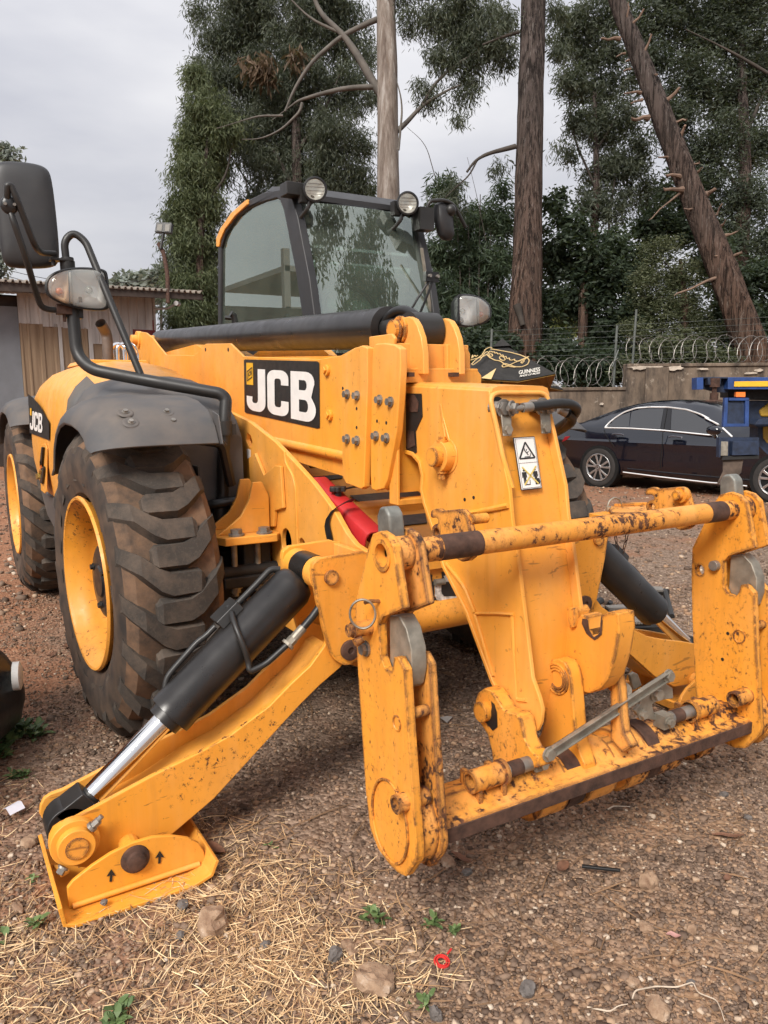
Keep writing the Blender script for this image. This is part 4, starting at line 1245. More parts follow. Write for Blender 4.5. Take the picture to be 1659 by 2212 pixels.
hook = lugp('tilt_hook', 'H', [(640, 640), (628, 450), (622, 275), (640, 250), (690, 238), (705, 262), (707, 320), (716, 300), (735, 275), (765, 285), (772, 350), (790, 385), (812, 390), (830, 360), (836, 280), (875, 263), (920, 270), (926, 350), (905, 480), (872, 590), (835, 640), (780, 665), (720, 655)], -.062, .065)
hook['label'] = 'hooked tilt plate with a worn U notch between the pivot lugs'
hb = ats('H', [(745, 295), (772, 300), (778, 350), (800, 388), (828, 370), (838, 300), (845, 300), (840, 375), (805, 402), (765, 370), (742, 320)], X=-.0635)
obj('worn_notch', prism(hb, (-.001, 0, 0)), rusty, hook)
nl_ = ats('H', [(722, 330), (738, 300), (765, 300), (772, 350), (790, 385), (812, 390), (830, 360), (836, 285)], X=-.062)
obj('notch_lining', strip(nl_[2:], (.062, 0, 0), .003), rusty, hook)
tabp = ats('H', [(672, 250), (700, 240), (708, 300), (700, 340), (685, 345), (672, 310)], X=-.076)
obj('hook_tab', prism(tabp, (.02, 0, 0)), yellow_w, hook, bevel=.004)
# locking pins and their lever
YL, ZL = -1.752, .372
for nm, x0, x1, r0, r1 in (('left', -.50, -.40, -.41, -.27), ('right', .47, .37, .38, .24)):
    s = obj('pin_sleeve', [pipe((x0, YL, ZL), (x1, YL, ZL), .030, .021, 22), pipe((x1 + (.012 if nm == 'left' else -.012), YL, ZL), (x1, YL, ZL), .035, .03, 22)], yellow_r, TH, smooth=40)
    s['label'] = ('left' if nm == 'left' else 'right') + ' chipped pin sleeve on the lower beam'
    for xx in (x0 + (.02 if nm == 'left' else -.02), x1):
        obj('sleeve_foot', [box(xx - .006, xx + .006, YL - .024, YL - .006, .315, ZL - .02), box(xx - .008, xx + .008, YL + .02, YL + .06, .30, ZL + .01)], yellow_r, s, bevel=.002)
    obj('locking_pin', [cyl((r0, YL, ZL), (r1, YL, ZL), .0205, 22)], zinc, s, smooth=40)
    m_ = (r0 + r1) / 2
    obj('pin_wear', cyl((m_ - .035, YL, ZL), (m_ + .01, YL, ZL), .0212, 22), rusty, s, smooth=40)
    obj('pin_bolt', hexbolt((r1, YL - .02, ZL), (0, -1, 0), .013, .016) + [box(r1 - .02, r1 + .02, YL - .021, YL + .021, ZL - .021, ZL + .021)], dirty_steel, s)
la, lb = at('H', 565, 965, Y=YL - .035), at('H', 1172, 568, Y=YL - .010)
d_ = (lb - la).normalized(); nn = d_.cross(V(0, 1, 0)).normalized()
lever = obj('release_lever', [prism([la + nn * .016, lb + nn * .016, lb - nn * .016, la - nn * .016], (0, -.005, 0)), prism([la + nn * .016, lb + nn * .016, lb + nn * .011, la + nn * .011], (0, -.016, 0)), prism([la - nn * .016, lb - nn * .016, lb - nn * .011, la - nn * .011], (0, -.012, 0))], dirty_steel, TH, bevel=.0015)
lever['label'] = 'grey steel release lever lying diagonally across the carriage'
obj('lever_bolt', hexbolt(lb + V(0, -.004, 0) - d_ * .012, (0, -1, 0), .016, .016), dirty_steel, lever)
obj('lever_bolt', hexbolt(la + V(0, -.004, 0) + d_ * .005, (0, -1, 0), .016, .014), dirty_steel, lever)
mp_ = ats('H', [(1085, 640), (1150, 612), (1192, 640), (1195, 690), (1120, 700), (1090, 720), (1100, 770), (1160, 775), (1165, 810), (1030, 785), (1000, 750), (1030, 720), (1040, 670)], Y=YL + .012)
obj('latch_plate', prism(mp_, (0, .012, 0)), dirty_steel, lever, bevel=.003)
lt = ats('H', [(980, 575), (1000, 560), (1020, 570), (1040, 625), (1000, 650)], Y=YL + .06)
obj('latch_plate', prism(lt, (0, .012, 0)), dirty_steel, lever, bevel=.003)
obj('latch_bolt', hexbolt(at('H', 1105, 665, Y=YL + .012), (0, -1, 0), .018, .02) + hexbolt(at('H', 1035, 765, Y=YL + .012), (0, -1, 0), .013, .018) + [cyl(at('H', 945, 650, Y=YL + .07), at('H', 945, 650, Y=YL + .04), .026, 18)], dirty_steel, lever)
obj('latch_casting', [prism(ats('H', [(930, 600), (985, 610), (1030, 625), (1020, 660), (950, 690), (920, 660)], Y=YL + .09), (0, .05, 0))], yellow_w, lever, bevel=.006)

# ---------------------------------------------------------------- red safety strut beside the boom
pr_ = ats('U', [(380, 385), (490, 380), (575, 445), (770, 585), (1110, 815)], X=-.30)
a_, b_ = at('U', 440, 385, X=-.335), at('U', 1045, 960, X=-.335)
ad = (b_ - a_).normalized(); sn = V(1, 0, 0); un = sn.cross(ad).normalized()
if un.z < 0: un = -un
ringf = lambda o: [o + sn * -.036 - un * .095, o + sn * -.036 - un * .02, o + sn * -.030 - un * .004, o + sn * -.016 + un * .004, o + sn * .03 + un * .004, o + sn * .042 - un * .002, o + sn * .048 - un * .02, o + sn * .048 - un * .095,
                   o + sn * .042 - un * .095, o + sn * .042 - un * .02, o + sn * .03 - un * .004, o + sn * -.016 - un * .004, o + sn * -.028 - un * .02, o + sn * -.028 - un * .095]
strut = obj('safety_strut', loft([ringf(a_ - ad * .02), ringf(a_ * .5 + b_ * .5), ringf(b_)]), red_pl, TH, bevel=.003)
strut['label'] = 'red plastic covered boom safety strut with a black star knob'
kp = at('U', 640, 545, X=-.33)
kn = [V(kp.x + (.030 + .0045 * cos(6 * a)) * cos(a), kp.y + (.030 + .0045 * cos(6 * a)) * sin(a), kp.z + .012) for a in [i * pi / 24 for i in range(48)]]
obj('star_knob', [prism(kn, (0, 0, .018)), cyl(kp + V(0, 0, -.012), kp + V(0, 0, .012), .014, 14)], blackm, strut, bevel=.003)
obj('knob_rod', cyl(kp + V(.02, 0, .018), kp + V(.12, 0, .03), .004, 6), blackm, strut)
s1 = ats('U', [(790, 630), (740, 615), (690, 640), (590, 690), (545, 735)], X=-.425)
obj('strap', [strip([at('U', 785, 625, X=-.34), at('U', 735, 628, X=-.36), at('U', 660, 665, X=-.39), at('U', 560, 730, X=-.426), at('U', 505, 820, X=-.432), at('U', 492, 890, X=-.432), at('U', 500, 950, X=-.434), at('U', 520, 1040, X=-.434), at('U', 528, 1240, X=-.434)], (0.004, -.03, .016), .002)], blackp, strut, smooth=60)
# pipes under the boom front
obj('under_boom_pipe', [tube(ats('U', [(270, 140), (400, 180), (450, 200), (560, 205), (680, 190)], X=-.20), .018, 8, .03), tube(ats('U', [(430, 175), (440, 200), (500, 230), (640, 260)], X=-.15), .014, 8, .03)], yellow_w, boom, smooth=60)
obj('pipe_clamp', [cyl(at('U', 410, 195, X=-.2) + V(-.03, 0, 0), at('U', 410, 195, X=-.2) + V(.03, 0, 0), .024, 12)], blackm, boom)
# ---------------------------------------------------------------- engine pod on the near side
def pod_ring(y, k, dz=0.0, xo=-1.06):
    """cross-section in XZ at y; k scales the crown"""
    t = 1.545 + dz
    sec = [(-.46, .80), (-.46, t - .07), (-.50, t - .02), (-.60, t), (-.75, t + .003), (-.86, t - .012), (-.94, t - .045), (-.995, t - .095), (-1.03, t - .16), (xo, t - .30), (xo - .004, 1.10), (xo, .98), (xo + .03, .80)]
    return [V(x, y, z) for x, z in sec]


def with_thick(rings):
    return loft(rings)


yr = [(2.12, -.10), (2.09, -.055), (2.02, -.02), (1.85, .0), (1.4, .010), (1.05, .005), (.80, -.025), (.52, -.085)]
pod = obj('engine_cover', loft([pod_ring(y, 1, d, -1.03 if y > 2.1 else -1.052) for y, d in yr]), yellow, TH, smooth=40)
pod['label'] = 'rounded yellow engine cover with a black lettered corner behind the front mudguard'
fr_y = [(.52, -.083), (.42, -.098), (.30, -.118), (.18, -.145), (.08, -.185), (.0, -.235), (-.06, -.31)]
def front_ring(y, d):
    t = 1.545 + d
    sec = [(-.46, .80), (-.46, t - .05), (-.50, t - .015), (-.60, t), (-.75, t), (-.86, t - .012), (-.95, t - .035), (-1.00, t - .07), (-1.04, t - .13), (-1.052, t - .22), (-1.05, 1.08), (-1.05, .98), (-1.03, .80)]
    return [V(x, y, min(z, t)) for x, z in sec]
obj('front_cover', loft([front_ring(y, d) for y, d in fr_y]), plastic, pod, smooth=45)
# ribbed black band on the shoulder
rb_ = []
for k in range(16):
    y = .53 + k * .013
    rb_.append(tube([V(-1.055, y, 1.17), V(-1.053, y, 1.22 + .08 * (y - .5)), V(-1.032, y, 1.305 + .22 * (y - .5)), V(-.995, y, 1.365 + .22 * (y - .5)), V(-.94, y, 1.415 + .22 * (y - .5))], .005, 5))
obj('ribbed_band', rb_, plastic, pod, smooth=60)
XP = -1.058
dq = [at('A', 189, 1578, X=XP), at('A', 326, 1672, X=XP), at('A', 328, 1880, X=XP), at('A', 200, 1832, X=XP)]
tl, tr, br, bl = dq
m = lambda s, t: (tl * (1 - s) + tr * s) * (1 - t) + (bl * (1 - s) + br * s) * t
obj('letter_panel', decal(dq, [[[(0, 0), (.3, .01), (.6, .10), (.85, .30), (1, .42), (1, 1), (0, 1)]]], .004), black_p, pod)
lq = ats('A', [(205, 1668), (284, 1690), (283, 1835), (201, 1808)], X=XP - .003)
obj('lettering', decal(lq, [[J], [Cc], [Bo, Bh1, Bh2]], .004), white_p, pod)
obj('badge_square', decal(ats('A', [(203, 1670), (213, 1672), (213, 1720), (203, 1716)], X=XP - .003), [[[(0, 0), (1, 0), (1, 1), (0, 1)]]], .005), yel_p, pod)
hd = ats('D', [(265, 395), (290, 390), (300, 420), (296, 690), (285, 700), (262, 680)], X=XP)
obj('handle_recess', prism(hd, (-.006, 0, 0)), yellow, pod, bevel=.003)
obj('handle', prism(ats('D', [(272, 410), (280, 412), (272, 520), (262, 540), (262, 500)], X=XP - .008), (-.012, 0, 0)), blackp, pod, bevel=.003)
obj('handle_lever', prism(ats('D', [(268, 545), (282, 530), (284, 555), (274, 640), (262, 635)], X=XP - .008), (-.012, 0, 0)), blackp, pod, bevel=.003)
obj('padlock', [prism(ats('D', [(240, 580), (254, 572), (258, 600), (244, 612)], X=XP - .014), (-.016, 0, 0)), tube(ats('D', [(246, 580), (252, 550), (262, 560), (256, 580)], X=XP - .02), .004, 6, .01)], NT('brass').set(Base_Color=(.45, .30, .08), Metallic=.8, Roughness=.4).m, pod)
obj('padlock_strap', prism(ats('D', [(252, 500), (260, 498), (262, 560), (254, 565)], X=XP - .016), (-.004, 0, 0)), orange_lens, pod)
obj('side_skirt', prism([V(-1.03, 2.1, .80), V(-1.03, .72, .80), V(-.99, .72, .50), V(-.99, 1.55, .50), V(-1.01, 2.0, .62)], (.5, 0, 0)), plastic, TH, bevel=.02)
obj('pod_lid', [loft([[V(x, y, z) for x, z in ((-.88, 1.54), (-.86, 1.565), (-.55, 1.565), (-.53, 1.54))] for y in (1.15, 1.7)])], yellow, pod, bevel=.006)
ex = [at('W', 880, 770, Y=1.5) + V(0, 0, -.1), at('W', 880, 620, Y=1.5), at('W', 870, 540, Y=1.5), at('W', 822, 460, Y=1.45)]
exo = obj('exhaust', tube(ex, .031, 16, .07, caps=False), simple('exhaust_steel', (.13, .105, .09), .6, metal=.4, var=.4), TH, smooth=60)

# ---------------------------------------------------------------- head lamps, mirror and their arm
def lamp(c, mirror, parent, lab):
    """oval head lamp facing forward, indicator on the outer side"""
    c = Vector(c)
    fw_ = V(-.10, -1, .04).normalized(); rt_ = V(0, 0, 1).cross(fw_).normalized() * -1
    if rt_.x < 0: rt_ = -rt_
    up_ = rt_.cross(fw_).normalized()
    if up_.z < 0: up_ = -up_
    # outline (outer side at -x narrower)
    ol = [(.118, .062), (.105, .078), (.07, .083), (.0, .082), (-.06, .070), (-.105, .046), (-.124, .020), (-.124, -.022), (-.112, -.042), (-.07, -.066), (.0, -.083), (.07, -.088), (.105, -.083), (.118, -.066)]
    # smooth the outline
    def chaikin(p, n=2):
        for _ in range(n):
            q_ = []
            for i in range(len(p)):
                a, b = p[i], p[(i + 1) % len(p)]
                q_ += [(a[0] * .75 + b[0] * .25, a[1] * .75 + b[1] * .25), (a[0] * .25 + b[0] * .75, a[1] * .25 + b[1] * .75)]
            p = q_
        return p
    ol = chaikin(ol)
    P = lambda s, d: [c + rt_ * (x * s) + up_ * (y * s) + fw_ * d for x, y in ol]
    body = obj('headlamp', [loft([P(.35, -.11), P(.75, -.085), P(.98, -.03), P(1.04, .0), P(1.04, .012), P(.97, .016), P(.93, .006)], cap=False), (P(.35, -.11), [list(range(len(ol)))])], blackp, parent, smooth=40, mirror=mirror)
    body['label'] = lab
    split = -.028
    refl = [p for p in ol]
    # reflector bowl (right part) and indicator (left part)
    rp_ = [(x, y) for x, y in ol if x > split] ; ip_ = [(x, y) for x, y in ol if x <= split]
    def bowl(pl_, d0, d1, col, nm):
        cx_ = sum(p[0] for p in pl_) / len(pl_); cy_ = sum(p[1] for p in pl_) / len(pl_)
        R_ = lambda s, d: [c + rt_ * (cx_ + (x * .93 - cx_) * s) + up_ * (cy_ + (y * .93 - cy_) * s) + fw_ * d for x, y in pl_]
        n = len(pl_)
        vs_, fs = loft([R_(1, d0), R_(.85, d0 - (d0 - d1) * .45), R_(.6, d0 - (d0 - d1) * .8), R_(.3, d1)], cap=False)
        fs.append(list(range(3 * n, 4 * n)))
        obj(nm, (vs_, fs), col, body, smooth=25, mirror=mirror)
    bowl(rp_, .004, -.055, mirror_m, 'reflector')
    bowl(ip_, .004, -.03, NT('indicator_bowl').set(Base_Color=(.90, .62, .38), Metallic=.1, Roughness=.35).m if 'indicator_bowl' not in MATS else MATS['indicator_bowl'], 'indicator')
    obj('bulb', [sphere(c + rt_ * .045 + fw_ * -.035, .016, 12, 8)], lens, body, smooth=60, mirror=mirror)
    obj('indicator_bulb', [sphere(c + rt_ * -.075 + up_ * -.012 + fw_ * -.018, .015, 12, 8)], orange_lens, body, smooth=60, mirror=mirror)
    dome = [P(.96, .004), P(.93, .016), P(.80, .026), P(.55, .032), P(.2, .035)]
    vs_, fs = loft(dome, cap=False); fs.append(list(range(4 * len(ol), 5 * len(ol))))
    obj('lens', (vs_, fs), lens, body, smooth=60, mirror=mirror)
    obj('divider', tube([c + rt_ * split + up_ * y + fw_ * .012 for y in (-.066, -.02, .02, .062)], .006, 6), simple('lamp_divider', (.6, .58, .52), .4), body, smooth=60, mirror=mirror)
    return body


HC = at('A', 512, 888, Y=.28)
arm_p = [at('D', 1385, 830, Y=-.08), at('A', 1465, 1800, Y=-.08), at('A', 1478, 1610, Y=-.06), at('A', 1380, 1560, Y=-.02), at('A', 930, 1485, Y=.10), at('A', 600, 1420, Y=.24), at('A', 505, 1330, Y=.30), at('A', 480, 1080, Y=.32), at('A', 440, 690, Y=.34)]
arm_p[3] = at('A', 1440, 1575, Y=-.05)
arm = obj('lamp_arm', tube(arm_p, .026, 14, .10), blackm, TH, smooth=60)
arm['label'] = 'bent black tube arm that carries the mirror and head lamp at left'
br_ = [at('A', 925, 1465, Y=.11), at('A', 690, 900, Y=.24), at('A', 560, 580, Y=.32), at('A', 480, 520, Y=.34), at('A', 420, 580, Y=.34), at('A', 432, 690, Y=.34)]
obj('arm_brace', tube(br_, .0155, 12, .09), blackm, arm, smooth=60)
obj('arm_clamp', [pipe(at('A', 1467, 1800, Y=-.08) + V(0, 0, .03), at('A', 1467, 1800, Y=-.08) + V(0, 0, -.03), .034, .025, 16), box(-.545, -.50, -.10, -.06, 1.205, 1.25)], blackm, arm, smooth=40)
obj('arm_clamp', pipe(at('D', 1370, 815, Y=-.08) + V(0, 0, .03), at('D', 1370, 815, Y=-.08) + V(0, 0, -.03), .034, .025, 16), blackm, arm, smooth=40)
lamp(HC, False, TH, 'oval head lamp with orange indicator under the large mirror at left')
obj('lamp_bracket', [box(HC.x - .05, HC.x + .02, HC.y + .03, HC.y + .08, HC.z - .12, HC.z - .03)], blackp, arm, bevel=.004)
# large mirror, seen from its back
MC = at('A', 168, 415, Y=.44)
mq = [(-.118, .17), (-.105, .205), (-.06, .222), (.06, .222), (.105, .205), (.119, .16), (.128, -.15), (.118, -.195), (.08, -.216), (-.06, -.222), (-.095, -.21), (-.112, -.17)]
mf = V(-.15, -1, .05).normalized(); mr_ = mf.cross(V(0, 0, 1)).normalized() * -1
if mr_.x < 0: mr_ = -mr_
mu = V(.0, .02, 1)
MP = lambda s, d: [MC + mr_ * (x * s * .98) + mu * (y * s * .98) + mf * d for x, y in mq]
vs_, fs = loft([MP(.97, -.025), MP(1, -.012), MP(1, .0), MP(.97, .016), MP(.90, .028), MP(.70, .038), MP(.3, .042)], cap=False)
n = len(mq); fs += [list(range(n)), list(range(6 * n, 7 * n))]
mir = obj('mirror', (vs_, fs), trimpl, TH, smooth=50, sub=2)
mir['label'] = 'large black backed mirror at the left edge'
cl = at('A', 62, 345, Y=.13)
obj('mirror_clamp', [sphere(cl, .032, 14, 10, (1, .55, 1.1))], blackp, mir, smooth=60)
for dx in (-.016, .016):
    obj('clamp_screw', cyl(cl + V(dx, -.012, 0), cl + V(dx, -.024, 0), .006, 10), zinc, mir)
obj('mirror_arm', [tube([cl + V(0, .01, 0), at('A', 48, 280, Y=.12), at('A', 50, 215, Y=.11), at('A', 75, 215, Y=.11), at('A', 110, 300, Y=.11), at('A', 225, 600, Y=.16), at('A', 245, 635, Y=.20), at('A', 270, 655, Y=.25), at('A', 360, 662, Y=.32)], .0125, 10, .05),
                   tube([cl + V(0, .01, -.01), at('A', 90, 450, Y=.12), at('A', 175, 700, Y=.15), at('A', 240, 930, Y=.26), at('A', 270, 1010, Y=.29), at('A', 330, 1030, Y=.31), at('A', 400, 1028, Y=.32)], .0125, 10, .06)], blackm, mir, smooth=60)
p = at('A', 440, 700, Y=.34)
obj('arm_bracket', [box(p.x - .07, p.x + .02, p.y - .03, p.y + .03, p.z - .01, p.z + .0), cyl(p + V(-.055, 0, .02), p + V(-.055, 0, -.03), .009, 8), cyl(p + V(0, 0, -.08), p + V(0, 0, -.005), .030, 14)], blackm, arm, bevel=.002)
p = at('A', 400, 1028, Y=.32)
obj('arm_bracket', [box(p.x - .02, p.x + .04, p.y - .03, p.y + .02, p.z - .02, p.z + .02), cyl(p + V(.01, -.01, -.05), p + V(.01, -.01, .04), .007, 8)], rusty, arm, bevel=.002)

# head lamp on the cab side
lamp(V(-HC.x - .005, HC.y, HC.z) * 1.0 if False else V(HC.x, HC.y, HC.z), True, TH, 'oval head lamp on the cab side, right of the boom')
p0 = at('C', 925, 235, Y=.30); p1 = at('C', 830, 345, Y=.42)
obj('lamp_arm', tube([p0, p1, p1 + V(-.05, .12, -.12)], .024, 12, .04), blackm, TH, smooth=60)['label'] = 'black stub arm behind the head lamp on the cab side'

# ---------------------------------------------------------------- cab
XL, XR = .29, 1.155
so = yz(ats('B', [(322, 900), (330, 470), (352, 400), (410, 310), (480, 240), (560, 200), (640, 186), (675, 190), (700, 215), (730, 330), (790, 640), (835, 870)], X=XL))
si = yz(ats('B', [(338, 900), (346, 480), (368, 410), (420, 330), (490, 275), (560, 245), (620, 228), (640, 240), (660, 290), (720, 600), (768, 880)], X=XL))
zb = 1.60
so[0] = (so[0][0], zb); so[-1] = (so[-1][0], zb)
si[0] = (si[0][0], zb + .10); si[-1] = (si[-1][0], zb + .10)
cab = obj('cab_frame', YZ(so, XL, XL + .05, [list(reversed(si))]), trimpl, TH, bevel=.008, seg=2)
obj('far_side_frame', YZ(so, XR - .05, XR, [list(reversed(si))]), trimpl, cab, bevel=.008, seg=2)
cab['label'] = 'black framed operator cab with large tinted windows behind the boom'
obj('side_window', YZ(si, XL + .018, XL + .022), cab_glass, cab)
obj('side_window', YZ(si, XR - .022, XR - .018), cab_glass, cab)
ytop, ztop_ = so[8]; ybot = so[-1][0]
yb_, zb_ = so[-2]
# windscreen slightly bowed
wt = V(0, so[9][0], so[9][1]); wb = V(0, so[-1][0], 1.62)
def wsp(s, t, off=0.0):
    bow = .045 * (1 - (2 * s - 1) ** 2)
    p = V(XL + .03 + (XR - XL - .06) * s, 0, 0)
    q_ = V(0, so[8][0], so[8][1] - .03) * (1 - t) + V(0, so[-1][0], 1.60) * t
    return V(p.x, q_.y - bow - off, q_.z)
vs_, fs = [], []
N, M = 12, 8
for i in range(N + 1):
    for j in range(M + 1):
        vs_.append(wsp(i / N, j / M))
for i in range(N):
    for j in range(M):
        a = i * (M + 1) + j; fs.append([a, a + 1, a + M + 2, a + M + 1])
ws = obj('windscreen', (vs_, fs), cab_glass, cab, smooth=60)
hdr = [wsp(i / 12, 0.0) for i in range(13)]
obj('roof_header', strip([p + V(0, -.006, -.035) for p in hdr], (0, .02, .050), .03), blackp, cab, bevel=.004)
roof = []
for y, z in ((so[8][0] - .03, so[8][1] + .0), (so[7][0], so[7][1] + .02), (so[5][0], so[5][1] + .03), (so[3][0], so[3][1] + .015), (so[2][0] + .02, so[2][1])):
    roof.append([V(XL + .03, y, z - .02), V(XL + .06, y, z + .01), V(XR - .06, y, z + .01), V(XR - .03, y, z - .02)])
obj('cab_roof', loft(roof), trimpl, cab, smooth=40)
yt = yz(ats('B', [(326, 475), (326, 430), (345, 385), (400, 305), (470, 243), (482, 236), (484, 262), (420, 320), (368, 390), (346, 440), (340, 475)], X=XL - .004))
obj('roof_trim', YZ(yt, XL - .012, XL + .06), yellow, cab, bevel=.006)
obj('cab_base', [box(XL + .005, XR - .005, ybot + .03, so[0][0] - .02, .95, zb + .03), box(XL + .01, XR - .01, ybot + .005, ybot + .04, .95, 1.66)], blackp, cab, bevel=.01)
obj('rear_frame', [box(XL + .05, XR - .05, so[0][0] - .05, so[0][0] - .01, zb, zb + .25), box(XL + .05, XR - .05, so[1][0] - .06, so[1][0], so[1][1] - .04, so[1][1] + .04)], blackp, cab)
obj('rear_window', box(XL + .05, XR - .05, so[0][0] - .03, so[0][0] - .026, zb + .25, so[1][1] - .04), cab_glass, cab)
# door mullion and wiper on the far pillar
dm = ats('B', [(1350, 480), (1362, 480), (1410, 820), (1398, 825)], Y=.80)
obj('hinge_strip', prism(dm, (0, .01, 0)), dirty_steel, cab)
wp = at('B', 1400, 632, Y=.60)
obj('wiper', [tube([wp, at('B', 1330, 740, Y=.62), at('B', 1302, 790, Y=.64)], .007, 6), tube([wp + V(.02, 0, 0), at('B', 1390, 700, Y=.60), at('B', 1345, 810, Y=.62)], .007, 6), tube([at('B', 1300, 790, Y=.64), at('B', 1260, 850, Y=.66)], .009, 6),
              box(wp.x - .04, wp.x + .05, wp.y - .01, wp.y + .02, wp.z - .02, wp.z + .035)], blackp, cab, smooth=60)
obj('wiper_bolt', [cyl(wp + V(dx, -.012, .01), wp + V(dx, -.03, .01), .010, 10) for dx in (-.02, .035)], zinc, cab)
# interior
seat = obj('seat', [box(.50, .95, 1.35, 1.80, 1.25, 1.40), loft([[V(.50, 1.72, 1.38), V(.95, 1.72, 1.38), V(.95, 1.85, 1.38), V(.50, 1.85, 1.38)], [V(.53, 1.86, 1.90), V(.92, 1.86, 1.90), V(.92, 1.96, 1.90), V(.53, 1.96, 1.90)], [V(.60, 1.88, 2.12), V(.85, 1.88, 2.12), V(.85, 1.97, 2.12), V(.60, 1.97, 2.12)]])], simple('seat_cloth', (.12, .12, .115), .9), cab, bevel=.03)
obj('rear_post', [tube([V(.34, 2.28, 1.65), V(.36, 2.2, 2.40)], .03, 8), tube([V(1.05, 2.28, 1.65), V(1.03, 2.2, 2.40)], .03, 8), tube([V(.36, 2.25, 1.95), V(1.03, 2.25, 1.95)], .02, 8)], blackm, cab)
sw = at('B', 990, 800, Y=1.05)
obj('steering_wheel', [tube([sw + V(.19 * cos(a), .05 * sin(a), .155 * sin(a)) for a in [i * pi / 16 for i in range(32)]], .016, 8, closed=True), tube([sw, sw + V(0, .0, -.3)], .03, 8), tube([sw + V(-.18, 0, 0), sw + V(.18, 0, 0)], .012, 6), box(sw.x - .25, sw.x + .30, sw.y - .12, sw.y + .1, sw.z - .4, sw.z - .14)], blackm, cab, smooth=60)
obj('joystick', [tube([at('B', 420, 870, Y=1.6), at('B', 410, 820, Y=1.6), at('B', 395, 810, Y=1.6)], .022, 8), tube([at('B', 370, 830, Y=1.7), at('B', 415, 835, Y=1.65)], .015, 6)], blackm, cab, smooth=60)

# work lamps on the roof
for c_, lab in ((('B', 818, 186), 'round work lamp at the near roof corner'), (('B', 1283, 256), 'round work lamp at the far roof corner')):
    p = at(*c_, Y=.86)
    fw_ = V(-.30, -1, -.05).normalized()
    wl_ = obj('work_lamp', [lathe([(0, -.075), (.036, -.06), (.060, -.035), (.068, 0), (.068, .012), (.059, .014), (.056, .004)], p, fw_, 32)], blackp, cab, smooth=40)
    wl_['label'] = lab
    obj('reflector', lathe([(.056, .004), (.042, -.02), (.02, -.035), (0, -.035)], p, fw_, 24), mirror_m, wl_, smooth=25)
    obj('lens', lathe([(.057, .006), (.035, .013), (0, .015)], p, fw_, 24), lens_c, wl_, smooth=60)
    x, y, d = frame_of(fw_)
    obj('lens_rib', [cyl(p + d * .016 + V(0, 0, dz) - x * w_, p + d * .016 + V(0, 0, dz) + x * w_, .002, 5) for dz, w_ in ((-.028, .042), (-.010, .05), (.010, .05), (.028, .042))], zinc, wl_)
    obj('lamp_bracket', [tube([p + V(0, .03, -.03), p + V(-.03, .04, -.10), p + V(-.05, .10, -.14)], .012, 8, .02), box(p.x - .06, p.x + .02, p.y + .05, p.y + .10, p.z - .06, p.z + .02)], blackm, wl_)
p = at('B', 710, 170, Y=.95)
obj('roof_bracket', [box(p.x - .05, p.x + .06, p.y - .02, p.y + .08, p.z - .05, p.z + .02)], blackm, cab, bevel=.004)

# small mirror on the far side of the cab
SM = at('B', 1468, 345, Y=.85)
sq_ = ats('B', [(1425, 262), (1440, 250), (1475, 250), (1498, 275), (1512, 420), (1500, 442), (1470, 440), (1448, 415), (1430, 340)], Y=.85)
cen = sum(sq_, V(0, 0, 0)) / len(sq_)
vs_, fs = loft([[cen + (p - cen) * s + V(0, d, 0) for p in sq_] for s, d in ((.95, .03), (1, .01), (1, -.005), (.9, -.025), (.5, -.035))], cap=False)
n = len(sq_); fs += [list(range(n)), list(range(4 * n, 5 * n))]
m2 = obj('mirror', (vs_, fs), trimpl, TH, smooth=50)
m2['label'] = 'small black mirror on the far cab pillar'
obj('mirror_arm', [tube([at('B', 1375, 330, Y=.85), at('B', 1380, 280, Y=.84), at('B', 1395, 244, Y=.83), at('B', 1470, 240, Y=.82), at('B', 1515, 262, Y=.82), at('B', 1575, 375, Y=.84)], .012, 8, .05), sphere(at('B', 1500, 290, Y=.82), .035, 12, 8), box(*[v for v in (at('B', 1362, 340, Y=.85).x - .04, at('B', 1362, 340, Y=.85).x + .06, .82, .90, at('B', 1362, 340, Y=.85).z - .06, at('B', 1362, 340, Y=.85).z + .07)])], blackm, m2, smooth=60)
# ================================================================ GROUND
def fbm(x, y, s, o=3):
    v, a = 0, 1
    for _ in range(o):
        v += a * noise.noise((x * s, y * s, 3.1)); s *= 2.1; a *= .5
    return v


t = NT('gravel_ground')
big = t.noise(.55, 5, .6); med = t.noise(2.3, 5, .6); fine = t.noise(38, 5, .65)
vor = t.node('ShaderNodeTexVoronoi', feature='F1'); vor.inputs['Scale'].default_value = 62; t.l.new(t.co, vor.inputs['Vector'])
vor2 = t.node('ShaderNodeTexVoronoi', feature='F1'); vor2.inputs['Scale'].default_value = 25; t.l.new(t.co, vor2.inputs['Vector'])
grav = t.ramp(vor.outputs['Color'], (.1, (.12, .080, .058)), (.5, (.23, .160, .117)), (.9, (.38, .275, .205)))
soil = t.ramp(fine, (.3, (.20, .088, .048)), (.7, (.42, .215, .125)))
sep_ = t.node('ShaderNodeSeparateXYZ'); t.l.new(t.co, sep_.inputs[0])
lft = t.node('ShaderNodeMapRange'); lft.inputs[1].default_value = -.6; lft.inputs[2].default_value = -2.2; lft.inputs[3].default_value = -.10; lft.inputs[4].default_value = .22
t.l.new(sep_.outputs[0], lft.inputs[0])
far = t.node('ShaderNodeMapRange'); far.inputs[1].default_value = .0; far.inputs[2].default_value = 4.0; far.inputs[3].default_value = 0; far.inputs[4].default_value = .22
t.l.new(sep_.outputs[1], far.inputs[0])
f_ = t.math('ADD', t.math('ADD', t.math('MULTIPLY', big, .55), t.math('MULTIPLY', med, .45)), t.math('ADD', lft.outputs[0], far.outputs[0]))
c = t.mix(t.ramp(f_, (.46, 0.0), (.66, 1.0)), grav, soil)
